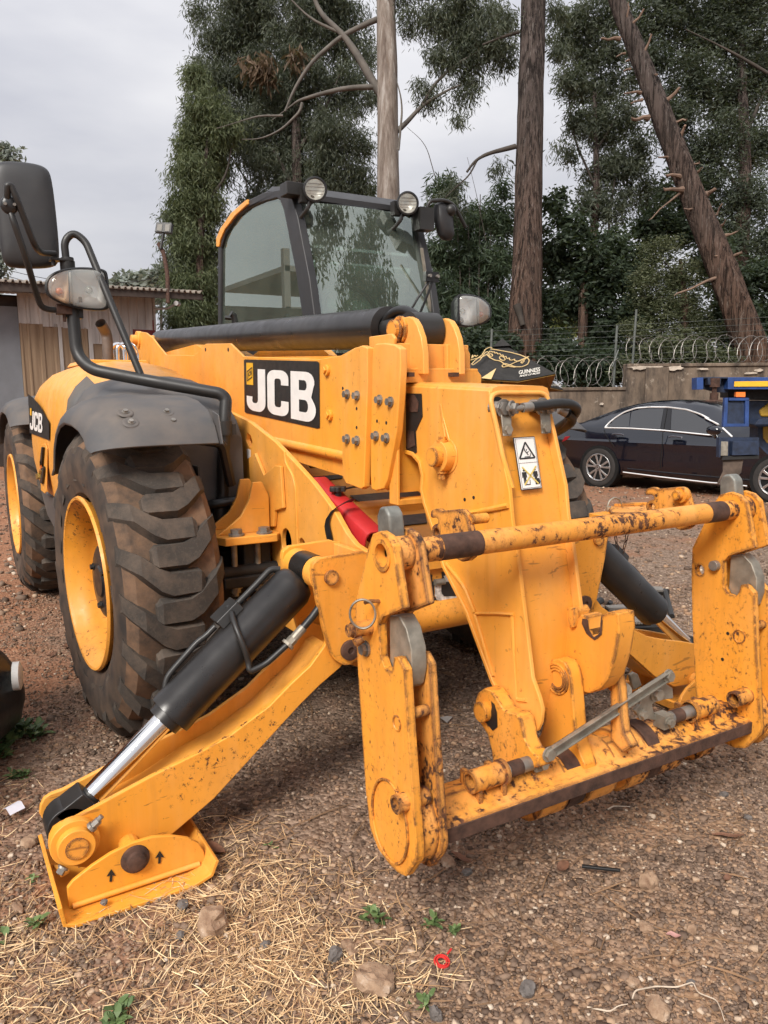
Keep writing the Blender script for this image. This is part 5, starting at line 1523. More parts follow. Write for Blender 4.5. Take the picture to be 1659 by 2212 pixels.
# straw dust and red soil show through at lower left
pt = t.node('ShaderNodeMapRange'); pt.inputs[1].default_value = -.9; pt.inputs[2].default_value = -1.6; pt.inputs[3].default_value = 0; pt.inputs[4].default_value = .75
t.l.new(sep_.outputs[1], pt.inputs[0])
c = t.mix(t.math('MULTIPLY', pt.outputs[0], t.ramp(t.noise(2.6, 4), (.38, 0.0), (.60, 1.0))), c, t.ramp(fine, (.3, (.24, .13, .075)), (.7, (.46, .29, .17))))
c = t.mix(t.ramp(t.noise(9, 4), (.62, 0.0), (.75, .5)), c, (.34, .25, .17))
t.set(Base_Color=c, Roughness=.95, Specular_IOR_Level=.15)
h = t.math('ADD', t.math('MULTIPLY', vor.outputs['Distance'], -.8), t.math('ADD', t.math('MULTIPLY', vor2.outputs['Distance'], -.4), t.math('MULTIPLY', fine, .8)))
t.bump(h, .9, .012)
ground_m = t.m
# one sheet, fine near the camera, coarse to the horizon
xs = sorted(set([-220, -120, -60, -30, -18] + [round(-12 + i * .5, 3) for i in range(14)] + [round(-5 + i * .09, 3) for i in range(100)] + [round(4 + i * .5, 3) for i in range(24)] + [18, 25, 40, 70, 130, 220]))
ys = sorted(set([-150, -60, -20, -10] + [round(-6 + i * .09, 3) for i in range(90)] + [round(2.2 + i * .4, 3) for i in range(40)] + [20, 24, 30, 45, 80, 150, 260]))
gv = [V(x, y, gz(x, y) + (.016 * fbm(x, y, 1.3) + .006 * fbm(x + 9, y, 7) if abs(x) < 16 and y < 18 else 0) - .012) for x in xs for y in ys]
ny = len(ys)
gf = [[i * ny + j, (i + 1) * ny + j, (i + 1) * ny + j + 1, i * ny + j + 1] for i in range(len(xs) - 1) for j in range(ny - 1)]
ground = obj('ground', (gv, gf), ground_m, smooth=60)
tag(ground, kind='structure')


def ghz(x, y):
    return gz(x, y) + .016 * fbm(x, y, 1.3) + .006 * fbm(x + 9, y, 7) - .012


def np_mesh(name, v, f, mat, parent=None, smooth=False, mi=None):
    """fast mesh from numpy vertices (n,3) and faces (m,k)"""
    me = bpy.data.meshes.new(name)
    k = f.shape[1]
    me.vertices.add(len(v)); me.vertices.foreach_set('co', v.astype(np.float32).ravel())
    me.loops.add(f.size); me.loops.foreach_set('vertex_index', f.astype(np.int32).ravel())
    me.polygons.add(len(f)); me.polygons.foreach_set('loop_start', np.arange(0, f.size, k, dtype=np.int32))
    if mi is not None:
        me.polygons.foreach_set('material_index', mi.astype(np.int32))
    if smooth:
        me.polygons.foreach_set('use_smooth', np.ones(len(f), dtype=bool))
    me.update(calc_edges=True)
    return new_obj(name, me, mat, parent)


RS = np.random.RandomState(7)
CUBE = np.array([[-1, -1, -1], [1, -1, -1], [1, 1, -1], [-1, 1, -1], [-1, -1, 1], [1, -1, 1], [1, 1, 1], [-1, 1, 1]], float)
CF = np.array([[0, 3, 2, 1], [4, 5, 6, 7], [0, 1, 5, 4], [1, 2, 6, 5], [2, 3, 7, 6], [3, 0, 4, 7]])


def pebbles(name, px_, py_, pz_, size, mat, flat=.65):
    n = len(px_)
    v = CUBE[None] * (1 + RS.uniform(-.38, .38, (n, 8, 3)))
    v = v / np.maximum(1, np.linalg.norm(v, axis=2, keepdims=True) / 1.45)
    v *= (size[:, None, None] * .5) * RS.uniform(.65, 1.15, (n, 1, 3)) * np.array([1, 1, flat])
    a = RS.uniform(0, 2 * pi, n); b = RS.normal(0, .35, n)
    ca, sa, cb, sb = np.cos(a), np.sin(a), np.cos(b), np.sin(b)
    x = v[:, :, 0] * cb[:, None] + v[:, :, 2] * sb[:, None]; z = -v[:, :, 0] * sb[:, None] + v[:, :, 2] * cb[:, None]
    y = v[:, :, 1]
    X_ = x * ca[:, None] - y * sa[:, None]; Y_ = x * sa[:, None] + y * ca[:, None]
    vv = np.stack([X_ + px_[:, None], Y_ + py_[:, None], z + pz_[:, None]], 2).reshape(-1, 3)
    ff = (CF[None] + (np.arange(n) * 8)[:, None, None]).reshape(-1, 4)
    return np_mesh(name, vv, ff, mat)


def view_points(n, zmax_d, power=1.0, seed=1, dmin=1.9):
    """random ground points inside the view, denser close by"""
    r = np.random.RandomState(seed)
    d = dmin + (zmax_d - dmin) * r.rand(n) ** power
    lat = r.uniform(-.70, .72, n) * d
    f = Vector((_fw.x, _fw.y, 0)).normalized(); rr = Vector((_rt.x, _rt.y, 0)).normalized()
    return CAM.x + f.x * d + rr.x * lat, CAM.y + f.y * d + rr.y * lat


t = NT('pebble')
g = t.node('ShaderNodeNewGeometry')
c = t.ramp(g.outputs['Random Per Island'], (.0, (.10, .068, .050)), (.35, (.205, .145, .107)), (.66, (.30, .205, .145)), (.86, (.43, .265, .16)), (.95, (.58, .42, .29)), (1.0, (.74, .62, .49)))
c = t.mix(t.noise(180, 3), c, t.mix(.5, c, (.10, .06, .04)))
t.set(Base_Color=c, Roughness=.9, Specular_IOR_Level=.2)
pebble_m = t.m
GZ = np.vectorize(lambda x, y: ghz(x, y))
FB = np.vectorize(lambda x, y: noise.noise((x * .9 + 4, y * .9, .7)) + .5 * noise.noise((x * 2.3, y * 2.3, 5.)))
gx_, gy_ = view_points(100000, 5.6, 1.15, 3, 1.35)
dens = FB(gx_, gy_) + np.clip((gx_ + 1.6) * .35, -.5, .6)
keep = dens > RS.uniform(-.75, .25, len(gx_))
gx_, gy_ = gx_[keep], gy_[keep]
sz = np.clip(RS.lognormal(math.log(.0082), .40, len(gx_)), .005, .034)
tag(pebbles('gravel', gx_, gy_, GZ(gx_, gy_) + sz * .12, sz, pebble_m), 'loose grey and brown gravel scattered over the yard', 'gravel', kind='stuff')
gx_, gy_ = view_points(13000, 13, .9, 5, 4.5)
sz = np.clip(RS.lognormal(math.log(.022), .4, len(gx_)), .010, .07)
tag(pebbles('far_gravel', gx_, gy_, GZ(gx_, gy_) + sz * .1, sz, pebble_m), 'coarser gravel farther back in the yard', 'gravel', kind='stuff')

# dry straw lying on the gravel
t = NT('straw')
g = t.node('ShaderNodeNewGeometry')
t.set(Base_Color=t.ramp(g.outputs['Random Per Island'], (.0, (.34, .19, .09)), (.45, (.60, .38, .19)), (1.0, (.90, .68, .40))), Roughness=.8)
straw_m = t.m


def straws(n, pts, lmin, lmax, w, seed, lift=.012):
    r = np.random.RandomState(seed)
    px_, py_, pz_ = pts
    n = len(px_)
    a = r.uniform(0, 2 * pi, n); l = r.uniform(lmin, lmax, n) * (1 + (r.rand(n) > .9)); k = r.uniform(-.7, .7, n)
    S = 4
    V_ = []
    ww = r.uniform(.6, 1.3, n) * w
    z0 = r.uniform(.002, lift, n); zt = r.normal(0, .16, n)
    for i in range(S + 1):
        s = i / S - .5
        ang = a + k * s
        cx_ = px_ + l * s * np.cos(a) - k * l * .35 * s * s * np.sin(a); cy_ = py_ + l * s * np.sin(a) + k * l * .35 * s * s * np.cos(a)
        cz_ = pz_ + z0 + np.maximum(s * l * zt, -z0 * .6)
        wv = ww * (1 - .5 * abs(2 * s))
        V_.append(np.stack([cx_ - np.sin(ang) * wv, cy_ + np.cos(ang) * wv, cz_], 1)); V_.append(np.stack([cx_ + np.sin(ang) * wv, cy_ - np.cos(ang) * wv, cz_ + wv * .8], 1))
    v = np.stack(V_, 1).reshape(-1, 3)
    f = []
    for i in range(S):
        f.append([2 * i, 2 * i + 1, 2 * i + 3, 2 * i + 2])
    f = (np.array(f)[None] + (np.arange(n) * (2 * S + 2))[:, None, None]).reshape(-1, 4)
    return v, f


gx_, gy_ = view_points(74000, 4.6, 1.0, 11, 1.35)
# straw grows in patches at lower left and along a band in front of the foot pad
def patch(x, y):
    v = noise.noise((x * 1.5 + 2, y * 1.5, 2.2)) + .6 * noise.noise((x * 4, y * 4, 1.2))
    def blob(cx_, cy_, r_): return math.exp(-((x - cx_) ** 2 + (y - cy_) ** 2) / (r_ * r_))
    b = 0
    for (u, v_, r_, w_) in PB: b += w_ * math.exp(-((x - u) ** 2 + (y - v_) ** 2) / (r_ * r_))
    return v * .9 + b
PB = []
for f, x, y, r_, w_ in (('L', 150, 850, .32, 1.5), ('L', 60, 640, .25, .9), ('L', 1000, 200, .22, 1.0), ('L', 1100, 420, .30, 1.3), ('L', 1000, 700, .25, 1.1), ('L', 1450, 800, .25, 1.2), ('M', 250, 620, .22, .9), ('L', 700, 900, .2, .6), ('L', 850, 380, .15, .5), ('L', 60, 300, .3, .25), ('M', 1000, 130, .3, -.3), ('M', 1300, 500, .5, -1.2), ('M', 1100, 850, .35, -.6), ('M', 700, 300, .35, -.5), ('L', 500, 720, .15, -1.0), ('L', 600, 560, .14, -.6)):
    p = at(f, x, y, Z=0.0); PB.append((p.x, p.y, r_, w_))
PT = np.vectorize(patch)
keep = PT(gx_, gy_) > RS.uniform(.35, 2.6, len(gx_))
gx_, gy_ = gx_[keep], gy_[keep]
v, f = straws(len(gx_), (gx_, gy_, GZ(gx_, gy_)), .018, .075, .0011, 3)
so_ = np_mesh('straw', v, f, straw_m)
tag(so_, 'dry straw coloured grass clippings lying over the gravel', 'dry grass', kind='stuff')
gx_, gy_ = view_points(2600, 9, .9, 17, 1.4)
v, f = straws(len(gx_), (gx_, gy_, GZ(gx_, gy_)), .04, .14, .0022, 9)
tag(np_mesh('leaf_litter', v, f, simple('litter', (.20, .115, .06), .85, var=.5, scale=3)), 'thin scattered twigs and bark litter on the yard', 'litter', kind='stuff')


# ---------------------------------------------------------------- stones one can pick out
def rock(name, c, s, seed, mat, lab, group=None, flat=.7):
    bm = bmesh.new(); bmesh.ops.create_icosphere(bm, subdivisions=3, radius=1)
    o3 = Vector((seed * 3.7, seed * 1.3, 0))
    for v in bm.verts:
        p = v.co.copy()
        d = 1 + .38 * noise.noise(p * .9 + o3) + .24 * noise.noise(p * 2.3 + o3) + .11 * noise.noise(p * 6 + o3)
        q_ = p * d
        q_ = Vector([round(k * 3.2) / 3.2 * .35 + k * .65 for k in q_])
        v.co = Vector((q_.x * s[0], q_.y * s[1], q_.z * s[2])) * .80
    me = bpy.data.meshes.new(name); bm.to_mesh(me); bm.free()
    me.shade_smooth(); me.set_sharp_from_angle(angle=radians(28))
    o = new_obj(name, me, mat)
    o.location = (c.x, c.y, ghz(c.x, c.y) + s[2] * .36)
    o.rotation_euler = (.1 * seed % .4, 0, seed * 1.1)
    tag(o, lab, 'stone', group)
    return o


t = NT('pale_stone')
t.set(Base_Color=t.ramp(t.noise(18, 5, .65), (.3, (.18, .10, .06)), (.55, (.36, .24, .155)), (.75, (.56, .45, .35))), Roughness=.9).bump(t.noise(60, 5, .7), .6, .006)
stone_a = t.m
t = NT('grey_stone')
t.set(Base_Color=t.ramp(t.noise(22, 5, .65), (.3, (.08, .07, .065)), (.7, (.22, .19, .17))), Roughness=.9).bump(t.noise(70, 5, .7), .6, .004)
stone_b = t.m
G = lambda f, x, y: at(f, x, y, Z=0.01)
rock('stone', G('L', 930, 470), (.062, .050, .048), 1, stone_a, 'largest pale tan stone, in front of the foot pad')
rock('stone', G('L', 1630, 715), (.065, .045, .035), 2, stone_a, 'flat pale stone at the bottom, left of the red ring')
rock('stone', G('M', 1150, 400), (.036, .036, .040), 3, stone_a, 'lone brown stone right of centre below the carriage')
rock('stone', G('L', 795, 390), (.024, .020, .018), 4, stone_b, 'grey stone just right of the foot pad corner')
rock('stone', G('L', 455, 407), (.013, .011, .010), 5, stone_b, 'small stone lying on the edge of the foot pad').location.z = .022
rock('stone', G('L', 1460, 600), (.026, .022, .028), 6, stone_b, 'dark grey stone among straw near the weeds')
rock('stone', G('L', 1525, 565), (.036, .025, .02), 7, stone_a, 'cream stone among straw beside the dark grey stone')
rock('stone', G('M', 1140, 585), (.025, .02, .017), 8, stone_a, 'whitish stone left of the pink petal')
rock('stone', G('M', 1330, 592), (.017, .020, .018), 9, stone_a, 'small pale stone right of the pink petal')
rock('stone', G('M', 290, 300), (.034, .026, .020), 10, stone_a, 'pale flat stone under the left carriage plate')
rock('stone', G('M', 1190, 940), (.030, .030, .026), 11, stone_a, 'angular tan stone at the bottom edge right of centre')
rock('stone', G('M', 630, 845), (.026, .022, .022), 12, stone_b, 'grey brown stone right of the weed at the bottom')
rock('stone', G('L', 75, 400), (.038, .016, .014), 13, stone_a, 'long tan stone left of the foot pad')
rock('stone', G('L', 785, 515), (.014, .016, .014), 14, stone_b, 'small grey stone left of the largest stone')
rock('stone', G('L', 1155, 540), (.018, .013, .012), 15, stone_b, 'small grey stone right of the largest stone')
rock('stone', G('M', 1080, 825), (.020, .018, .016), 16, stone_a, 'reddish stone near the pale root at the bottom')
rock('stone', G('M', 235, 955), (.018, .022, .026), 17, stone_b, 'grey stone at the bottom edge below the weed')
rock('stone', G('M', 675, 552), (.018, .014, .012), 18, stone_a, 'white stone right of the dry straw clump')
rock('stone', G('M', 1315, 205), (.022, .014, .010), 19, stone_a, 'flat cream stone under the right carriage plate')
rock('stone', G('M', 370, 345), (.020, .016, .014), 20, stone_b, 'dark stone beside the left carriage plate')
rock('stone', G('L', 130, 115), (.03, .03, .028), 21, stone_a, 'tan stone behind the foot pad at left')
rr_ = np.random.RandomState(21)
ux, uy = view_points(45, 4.6, 1.2, 23, 1.5)
for k in range(45):
    s_ = float(np.clip(rr_.lognormal(math.log(.011), .3), .007, .020))
    rock('small_stone', V(ux[k], uy[k], 0), (s_ * 1.2, s_, s_ * .8), 30 + k, stone_a if rr_.rand() < .6 else stone_b, 'small loose stone lying among the gravel', 'small loose stones')

# ---------------------------------------------------------------- litter: leaves, paper, twigs, ring
leaf_b = simple('dead_leaf', (.20, .095, .055), .7, var=.4, scale=30)
leaf_p = simple('pink_petal', (.50, .27, .24), .7, var=.2, scale=30)
paper = simple('paper', (.68, .66, .72), .7, var=.06)


def leaf(name, c, l, w, ang, mat, lab, cat='leaf', curl=.3, group=None):
    prims, N = [], 6
    top = []
    for i in range(N + 1):
        s = i / N - .5
        ww = w * (1 - (2 * abs(s)) ** 2.2) * .5 + .0008
        z = .006 + curl * l * s * s + .002 * sin(9 * s)
        top.append([V(s * l, -ww, z + ww * .5), V(s * l, 0, z), V(s * l, ww, z + ww * .5), V(s * l, ww, z + ww * .5 - .0012), V(s * l, 0, z - .0012), V(s * l, -ww, z + ww * .5 - .0012)])
    o = obj(name, loft(top), mat, smooth=60)
    o.location = (c.x, c.y, ghz(c.x, c.y) + .006); o.rotation_euler = (.1, .05, ang)
    return tag(o, lab, cat, group)


leaf('dead_leaf', G('M', 345, 290), .085, .022, 1.7, leaf_b, 'brown curled leaf under the left carriage plate')
leaf('dead_leaf', G('M', 1490, 190), .095, .020, 2.4, leaf_b, 'long reddish leaf at the right edge below the carriage')
leaf('dead_leaf', G('M', 780, 330), .07, .03, .4, leaf_b, 'broad brown leaf left of the black strip')
leaf('dead_leaf', G('M', 1485, 375), .045, .016, .2, leaf_b, 'small brown leaf right of the lone stone')
leaf('petal', G('M', 1255, 625), .036, .018, 2.2, leaf_p, 'pink petal lying on the gravel at lower right', 'petal')
leaf('dead_leaf', G('d', 385, 1370), .10, .03, .9, leaf_b, 'fallen leaf on the ground behind the wheel') if False else None
leaf('dead_leaf', G('N', 390, 1085), .10, .03, .9, leaf_b, 'pale brown leaf beside the front tyre')
leaf('dead_leaf', G('N', 300, 1135), .09, .02, .8, leaf_b, 'narrow brown leaf on the dirt left of the tyre')
leaf('dead_leaf', G('L', 920, 150), .12, .045, 2.0, leaf_b, 'curled reddish leaf behind the right end of the foot pad')
pq = ats('N', [(15, 2045), (105, 1995), (148, 2035), (60, 2080)], Z=.012)
tag(obj('paper_scrap', [loft([[pq[0], pq[1]], [(pq[0] + pq[3]) / 2 + V(0, 0, .014), (pq[1] + pq[2]) / 2 + V(0, 0, .012)], [pq[3], pq[2]]], closed=False, cap=False)], paper, smooth=60), 'white scrap of paper on the dirt left of the stabiliser', 'paper')
pq = ats('G', [(565, 1335), (600, 1328), (628, 1332), (600, 1362)], Z=.01)
tag(obj('paper_scrap', prism(pq, (0, .0, .002)), simple('foil_scrap', (.45, .42, .40), .5), bevel=0), 'crumpled pale wrapper on the ground under the boom', 'paper')
rg = G('M', 262, 732)
tag(obj('plastic_ring', [tube([V(rg.x + r_ * cos(a), rg.y + r_ * sin(a), ghz(rg.x, rg.y) + .012 + .003 * sin(a)) for a in [i * pi / 12 for i in range(24)]], .0028, 6, closed=True) for r_ in (.018, .012)] + [strip([V(rg.x + .018, rg.y, .012), V(rg.x + .04, rg.y + .012, .010)], (0, .006, 0), .001)], simple('red_ring', (.55, .035, .03), .4), smooth=60), 'small red plastic ring on the gravel at the bottom', 'ring')
def root(pts, r, mat, lab, nm='dry_root'):
    P_ = ats('M', pts, Z=.014)
    return tag(obj(nm, tube([V(p.x, p.y, ghz(p.x, p.y) + .010 + .003 * (i % 2)) for i, p in enumerate(P_)], r, 6, .01, taper=.5), mat, smooth=60), lab, 'root')
rootm = simple('root', (.58, .47, .36), .8, var=.2, scale=40)
root([(1080, 890), (1090, 862), (1180, 838), (1270, 845), (1340, 810), (1360, 860), (1440, 885), (1462, 940), (1475, 980)], .0022, rootm, 'pale wriggly root on the gravel at lower right')
root([(885, 920), (985, 942), (1020, 915), (1060, 915)], .0022, rootm, 'short pale root at the bottom edge')
root([(975, 70), (1000, 62), (1070, 62)], .0028, rootm, 'short pale root under the carriage beam')
bt = simple('twig', (.10, .06, .04), .85, var=.3, scale=40)
P_ = ats('M', [(862, 338), (1028, 358), (1026, 366), (862, 348)], Z=.012)
tag(obj('rubber_strip', prism(P_, (0, 0, .008)), rubber_hose, bevel=.002), 'flat black rubber strip lying below the carriage', 'strip')

# weeds
weed_m = NT('weed_leaf')
g = weed_m.node('ShaderNodeNewGeometry')
weed_m.set(Base_Color=weed_m.ramp(g.outputs['Random Per Island'], (.0, (.045, .085, .025)), (1.0, (.13, .19, .06))), Roughness=.6)
weed_m = weed_m.m


def weed(c, n, s, seed, lab, cat='weed'):
    r = random.Random(seed); prims = []
    for k in range(n):
        a = r.uniform(0, 2 * pi); l = s * .8 * r.uniform(.5, 1.1); e = r.uniform(.15, 1.0); w = l * r.uniform(.16, .26)
        d = V(cos(a) * cos(e), sin(a) * cos(e), sin(e)); sd_ = V(-sin(a), cos(a), 0)
        b = V(r.uniform(-.3, .3) * s, r.uniform(-.3, .3) * s, 0)
        st = b + V(0, 0, r.uniform(.0, .5) * s)
        pts = [st, st + d * l * .35 + sd_ * w, st + d * l * .75 + sd_ * w * .8 + V(0, 0, -.1 * l), st + d * l + V(0, 0, -.25 * l), st + d * l * .75 - sd_ * w * .8 + V(0, 0, -.1 * l), st + d * l * .35 - sd_ * w]
        prims.append((pts, [[0, 1, 2, 3, 4, 5]]))
    o = obj('weed', [([Vector(p) for p in v], f) for v, f in prims], weed_m)
    o.location = (c.x, c.y, ghz(c.x, c.y))
    return tag(o, lab, cat, None)


weed(G('L', 530, 850), 22, .05, 1, 'leafy green weed at the bottom left of the picture')
weed(G('L', 490, 905), 12, .045, 2, 'small weed at the very bottom edge, left')
weed(G('L', 150, 480), 18, .045, 3, 'green weed left of the foot pad corner')
weed(G('L', 10, 520), 10, .04, 4, 'green weed at the left edge below the foot pad')
weed(G('L', 1635, 440), 24, .055, 5, 'tall green weed below the left carriage plate')
weed(G('M', 215, 570), 20, .04, 6, 'dark rosette weed between the straw clumps')
weed(G('M', 310, 605), 16, .035, 7, 'small green rosette weed beside the dark one')
weed(G('M', 190, 915), 18, .04, 8, 'grey green weed at the bottom near the grey stone')
weed(G('L', 1180, 125), 10, .03, 9, 'tiny weed in the straw right of the foot pad')
weed(G('L', 140, 275), 10, .035, 10, 'tiny weed behind the foot pad at left')
for k, (x, y, n, s_) in enumerate(((60, 1600, 46, .09), (150, 1590, 36, .08), (215, 1600, 30, .08), (20, 1680, 30, .08), (90, 1830, 26, .05), (150, 1830, 18, .045), (20, 1730, 24, .06))):
    weed(at('N', x, y, Z=0), n, s_, 40 + k, ['low green ground cover under the black bumper at left', 'green ground cover just right of the black bumper', 'green ground cover nearest the front tyre', 'green ground cover at the left edge', 'small weeds above the white paper scrap', 'small weed right above the paper scrap', 'weeds at the left edge above the paper'][k])
# ================================================================ SHED
A_, B_ = at('d', 0, 800, d=15.3), at('d', 342, 800, d=17.2)
wd = V(B_.x - A_.x, B_.y - A_.y, 0).normalized()
wn_ = wd.cross(V(0, 0, 1)).normalized()
if wn_.dot(CAM - A_) < 0: wn_ = -wn_
SPL = (A_, wn_)
grey_tin = NT('weathered_tin'); _s = grey_tin.noise(2.0, 6, .65, stretch=(3, 3, .35))
grey_tin.set(Base_Color=grey_tin.ramp(_s, (.3, (.33, .30, .28)), (.6, (.56, .53, .50)), (.8, (.72, .70, .67))), Roughness=.6, Metallic=.25); grey_tin = grey_tin.m
brown_tin = NT('brown_board'); _s = brown_tin.noise(2.0, 6, .65, stretch=(4, 4, .25))
brown_tin.set(Base_Color=brown_tin.ramp(_s, (.3, (.19, .125, .075)), (.7, (.33, .235, .15))), Roughness=.75); brown_tin = brown_tin.m
plain_g = simple('grey_door_sheet', (.17, .18, .195), .6, var=.2, scale=1.5)
red_d = simple('red_door', (.20, .012, .014), .55, var=.2, scale=2)
timber = simple('shed_timber', (.05, .035, .028), .8, var=.3, scale=6)
roof_tin = simple('roof_tin', (.26, .22, .18), .55, metal=.2, var=.3, scale=2)
shed = empty('corrugated_shed', (A_.x, A_.y, 0), 'low shed of weathered corrugated sheets with brown lower boards and a red door, at left', 'shed')


def sheet(f, x0, x1, y0, y1, mat, nm='wall_sheet', off=0.0, pitch=.19, dep=.028, plain=False):
    a, b = at(f, x0, (y0 + y1) / 2, pl=SPL), at(f, x1, (y0 + y1) / 2, pl=SPL)
    xm = (x0 + x1) / 2
    zt, zb_ = at(f, xm, y0, pl=SPL).z, at(f, xm, y1, pl=SPL).z
    L = (b - a).length; n = max(2, int(round(L / pitch)))
    prof = []
    for i in range(n):
        s0 = i / n
        for ds, o_ in ((0, 0), (.62, 0), (.70, dep), (.92, dep)) if not plain else ((0, 0), (.5, 0)):
            prof.append((s0 + ds / n, o_))
    prof.append((1, 0))
    path = [a + (b - a) * s + wn_ * (o_ + off) for s, o_ in prof]
    path = [V(p.x, p.y, zt) for p in path]
    vs_ = path + [V(p.x, p.y, zb_) for p in path]
    k = len(path)
    back = [p - wn_ * .01 for p in vs_]
    fs = [[i, i + 1, k + i + 1, k + i] for i in range(k - 1)] + [[2 * k + i + 1, 2 * k + i, 3 * k + i, 3 * k + i + 1] for i in range(k - 1)]
    fs += [[i + 1, i, 2 * k + i, 2 * k + i + 1] for i in range(k - 1)] + [[k + i, k + i + 1, 3 * k + i + 1, 3 * k + i] for i in range(k - 1)] + [[0, k, 3 * k, 2 * k], [k - 1, 2 * k + k - 1, 3 * k + k - 1, 2 * k - 1]]
    return obj(nm, (vs_ + back, fs), mat, shed)


for a in ((145, 340, 222, 466), (340, 505, 225, 492), (505, 745, 230, 506), (745, 910, 240, 632), (910, 1075, 245, 640), (1075, 1265, 250, 515)):
    sheet('W', a[0], a[1] + 4, a[2], a[3], grey_tin, off=.02)
for a in ((152, 270, 460, 1330), (270, 505, 465, 1330), (520, 745, 495, 1330), (770, 1085, 625, 1330)):
    sheet('W', a[0], a[1], a[2], a[3], brown_tin, off=.0, pitch=.42, dep=.02)
for a in ((500, 528, 480, 1330), (742, 776, 500, 1330)):
    sheet('W', a[0], a[1], a[2], a[3], grey_tin, 'batten', off=.03, plain=True)
sheet('W', -900, 180, 300, 1330, plain_g, 'grey_panel', off=.01, plain=True)
sheet('W', -900, 240, 190, 302, timber, 'eaves_void', off=-.3, plain=True)  # dark sheet stands in for the shaded void under the eaves
sheet('W', 1080, 1270, 512, 1330, red_d, 'door', off=.015, plain=True)
sheet('W', 1266, 1284, 260, 1330, timber, 'corner_post', off=.03, plain=True)
sheet('W', 1266, 1282, 440, 1330, red_d, 'door_edge', off=.036, plain=True)
ra, rb_ = at('W', -900, 92, pl=SPL), at('W', 1575, 255, d=17.0)
rb_.z = at('W', 1575, 258, pl=SPL).z
rdir = (rb_ - ra); nW = 46
path = []
for i in range(nW):
    for ds, dz in ((0, 0), (.5, 0), (.62, .045), (.88, .045)):
        path.append(ra + rdir * ((i + ds) / nW) + V(0, 0, dz))
fr_e = [p + wn_ * .55 for p in path]; bk_e = [p - wn_ * 4.5 + V(0, 0, .35) for p in path]
k = len(path)
obj('roof_sheet', (fr_e + bk_e + [p - V(0, 0, .02) for p in fr_e], [[i, i + 1, k + i + 1, k + i] for i in range(k - 1)] + [[i + 1, i, 2 * k + i, 2 * k + i + 1] for i in range(k - 1)]), roof_tin, shed)
obj('fascia', prism([ra + wn_ * .50 + V(0, 0, -.02), rb_ + wn_ * .50 + V(0, 0, -.02), rb_ + wn_ * .50 + V(0, 0, -.14), ra + wn_ * .50 + V(0, 0, -.20)], -wn_ * .06), timber, shed)
obj('shed_interior', prism([A_ - wd * 6 - wn_ * .1 + V(0, 0, -A_.z), B_ - wn_ * .1 + V(0, 0, -B_.z), V(B_.x, B_.y, rb_.z - .2) - wn_ * .1, V(A_.x, A_.y, ra.z - .2) - wd * 6 - wn_ * .1], -wn_ * 4.0), timber, shed)
cc = at('W', 1440, 300, d=16.4)
obj('security_camera', [cyl(cc + V(.08, .1, .0), cc + V(-.02, -.05, 0), .05, 14), tube([at('W', 1262, 345, d=16.6), at('W', 1370, 340, d=16.5), cc], .025, 8)], simple('camera_body', (.35, .34, .33), .5), shed, smooth=40)

# flood light on a thin bent pole
fp = empty('flood_light', at('d', 366, 690, d=16.2), 'twin flood light on a thin bent rusty pole above the shed roof end', 'light')
obj('pole', tube(ats('A', [(1100, 985), (1095, 800), (1072, 660), (1035, 595)], d=16.2), .045, 8, .1), rusty, fp, smooth=60)
obj('arm', tube(ats('A', [(1052, 630), (1068, 525)], d=16.15), .03, 8), blackm, fp, smooth=60)
hl = ats('A', [(1022, 455), (1125, 458), (1118, 525), (1012, 518)], d=16.1)
obj('housing', prism(hl, _fw * .12), blackp, fp, bevel=.01)
for q4 in ([(1032, 470), (1062, 472), (1058, 515), (1026, 510)], [(1082, 472), (1112, 470), (1108, 515), (1078, 516)]):
    obj('lamp_panel', prism([p - _fw * .01 for p in ats('A', q4, d=16.1)], _fw * .005), simple('flood_panel', (.13, .12, .10), .35), fp)
for k, (y0, y1) in enumerate(((735, 762), (770, 815), (838, 880))):
    a, b = at('A', -60, y0, d=30), at('A', 1100, y1 + (y1 - y0) * 1.6, d=34)
    tag(obj('overhead_wire', tube([a + (b - a) * (i / 10) + V(0, 0, -.5 * (1 - (i / 5 - 1) ** 2)) for i in range(11)], .012, 5), blackm), ['uppermost thin overhead wire crossing the sky at left', 'middle thin overhead wire crossing the sky at left', 'lowest thin overhead wire just above the shed roof'][k], 'wire')

# ================================================================ WALL
fh = Vector((_fw.x, _fw.y, 0)).normalized(); rh = Vector((_rt.x, _rt.y, 0)).normalized()
t = NT('stained_plaster')
big = t.noise(.9, 5, .6); st_ = t.noise(2.2, 7, .72, stretch=(1.5, 1.5, .45)); fn = t.noise(14, 5, .65)
c = t.mix(t.ramp(big, (.35, 0.0), (.7, 1.0)), (.15, .108, .076), (.25, .19, .14))
c = t.mix(t.ramp(st_, (.42, 0.0), (.60, .9)), c, (.050, .038, .030))
c = t.mix(t.ramp(t.noise(6, 6, .7), (.60, 0.0), (.68, .6)), c, (.40, .33, .26))
t.set(Base_Color=c, Roughness=.92).bump(fn, .5, .01)
wall_m = t.m


def wp3(lat, dep, z):
    p = CAM + fh * dep + rh * lat
    return V(p.x, p.y, z)


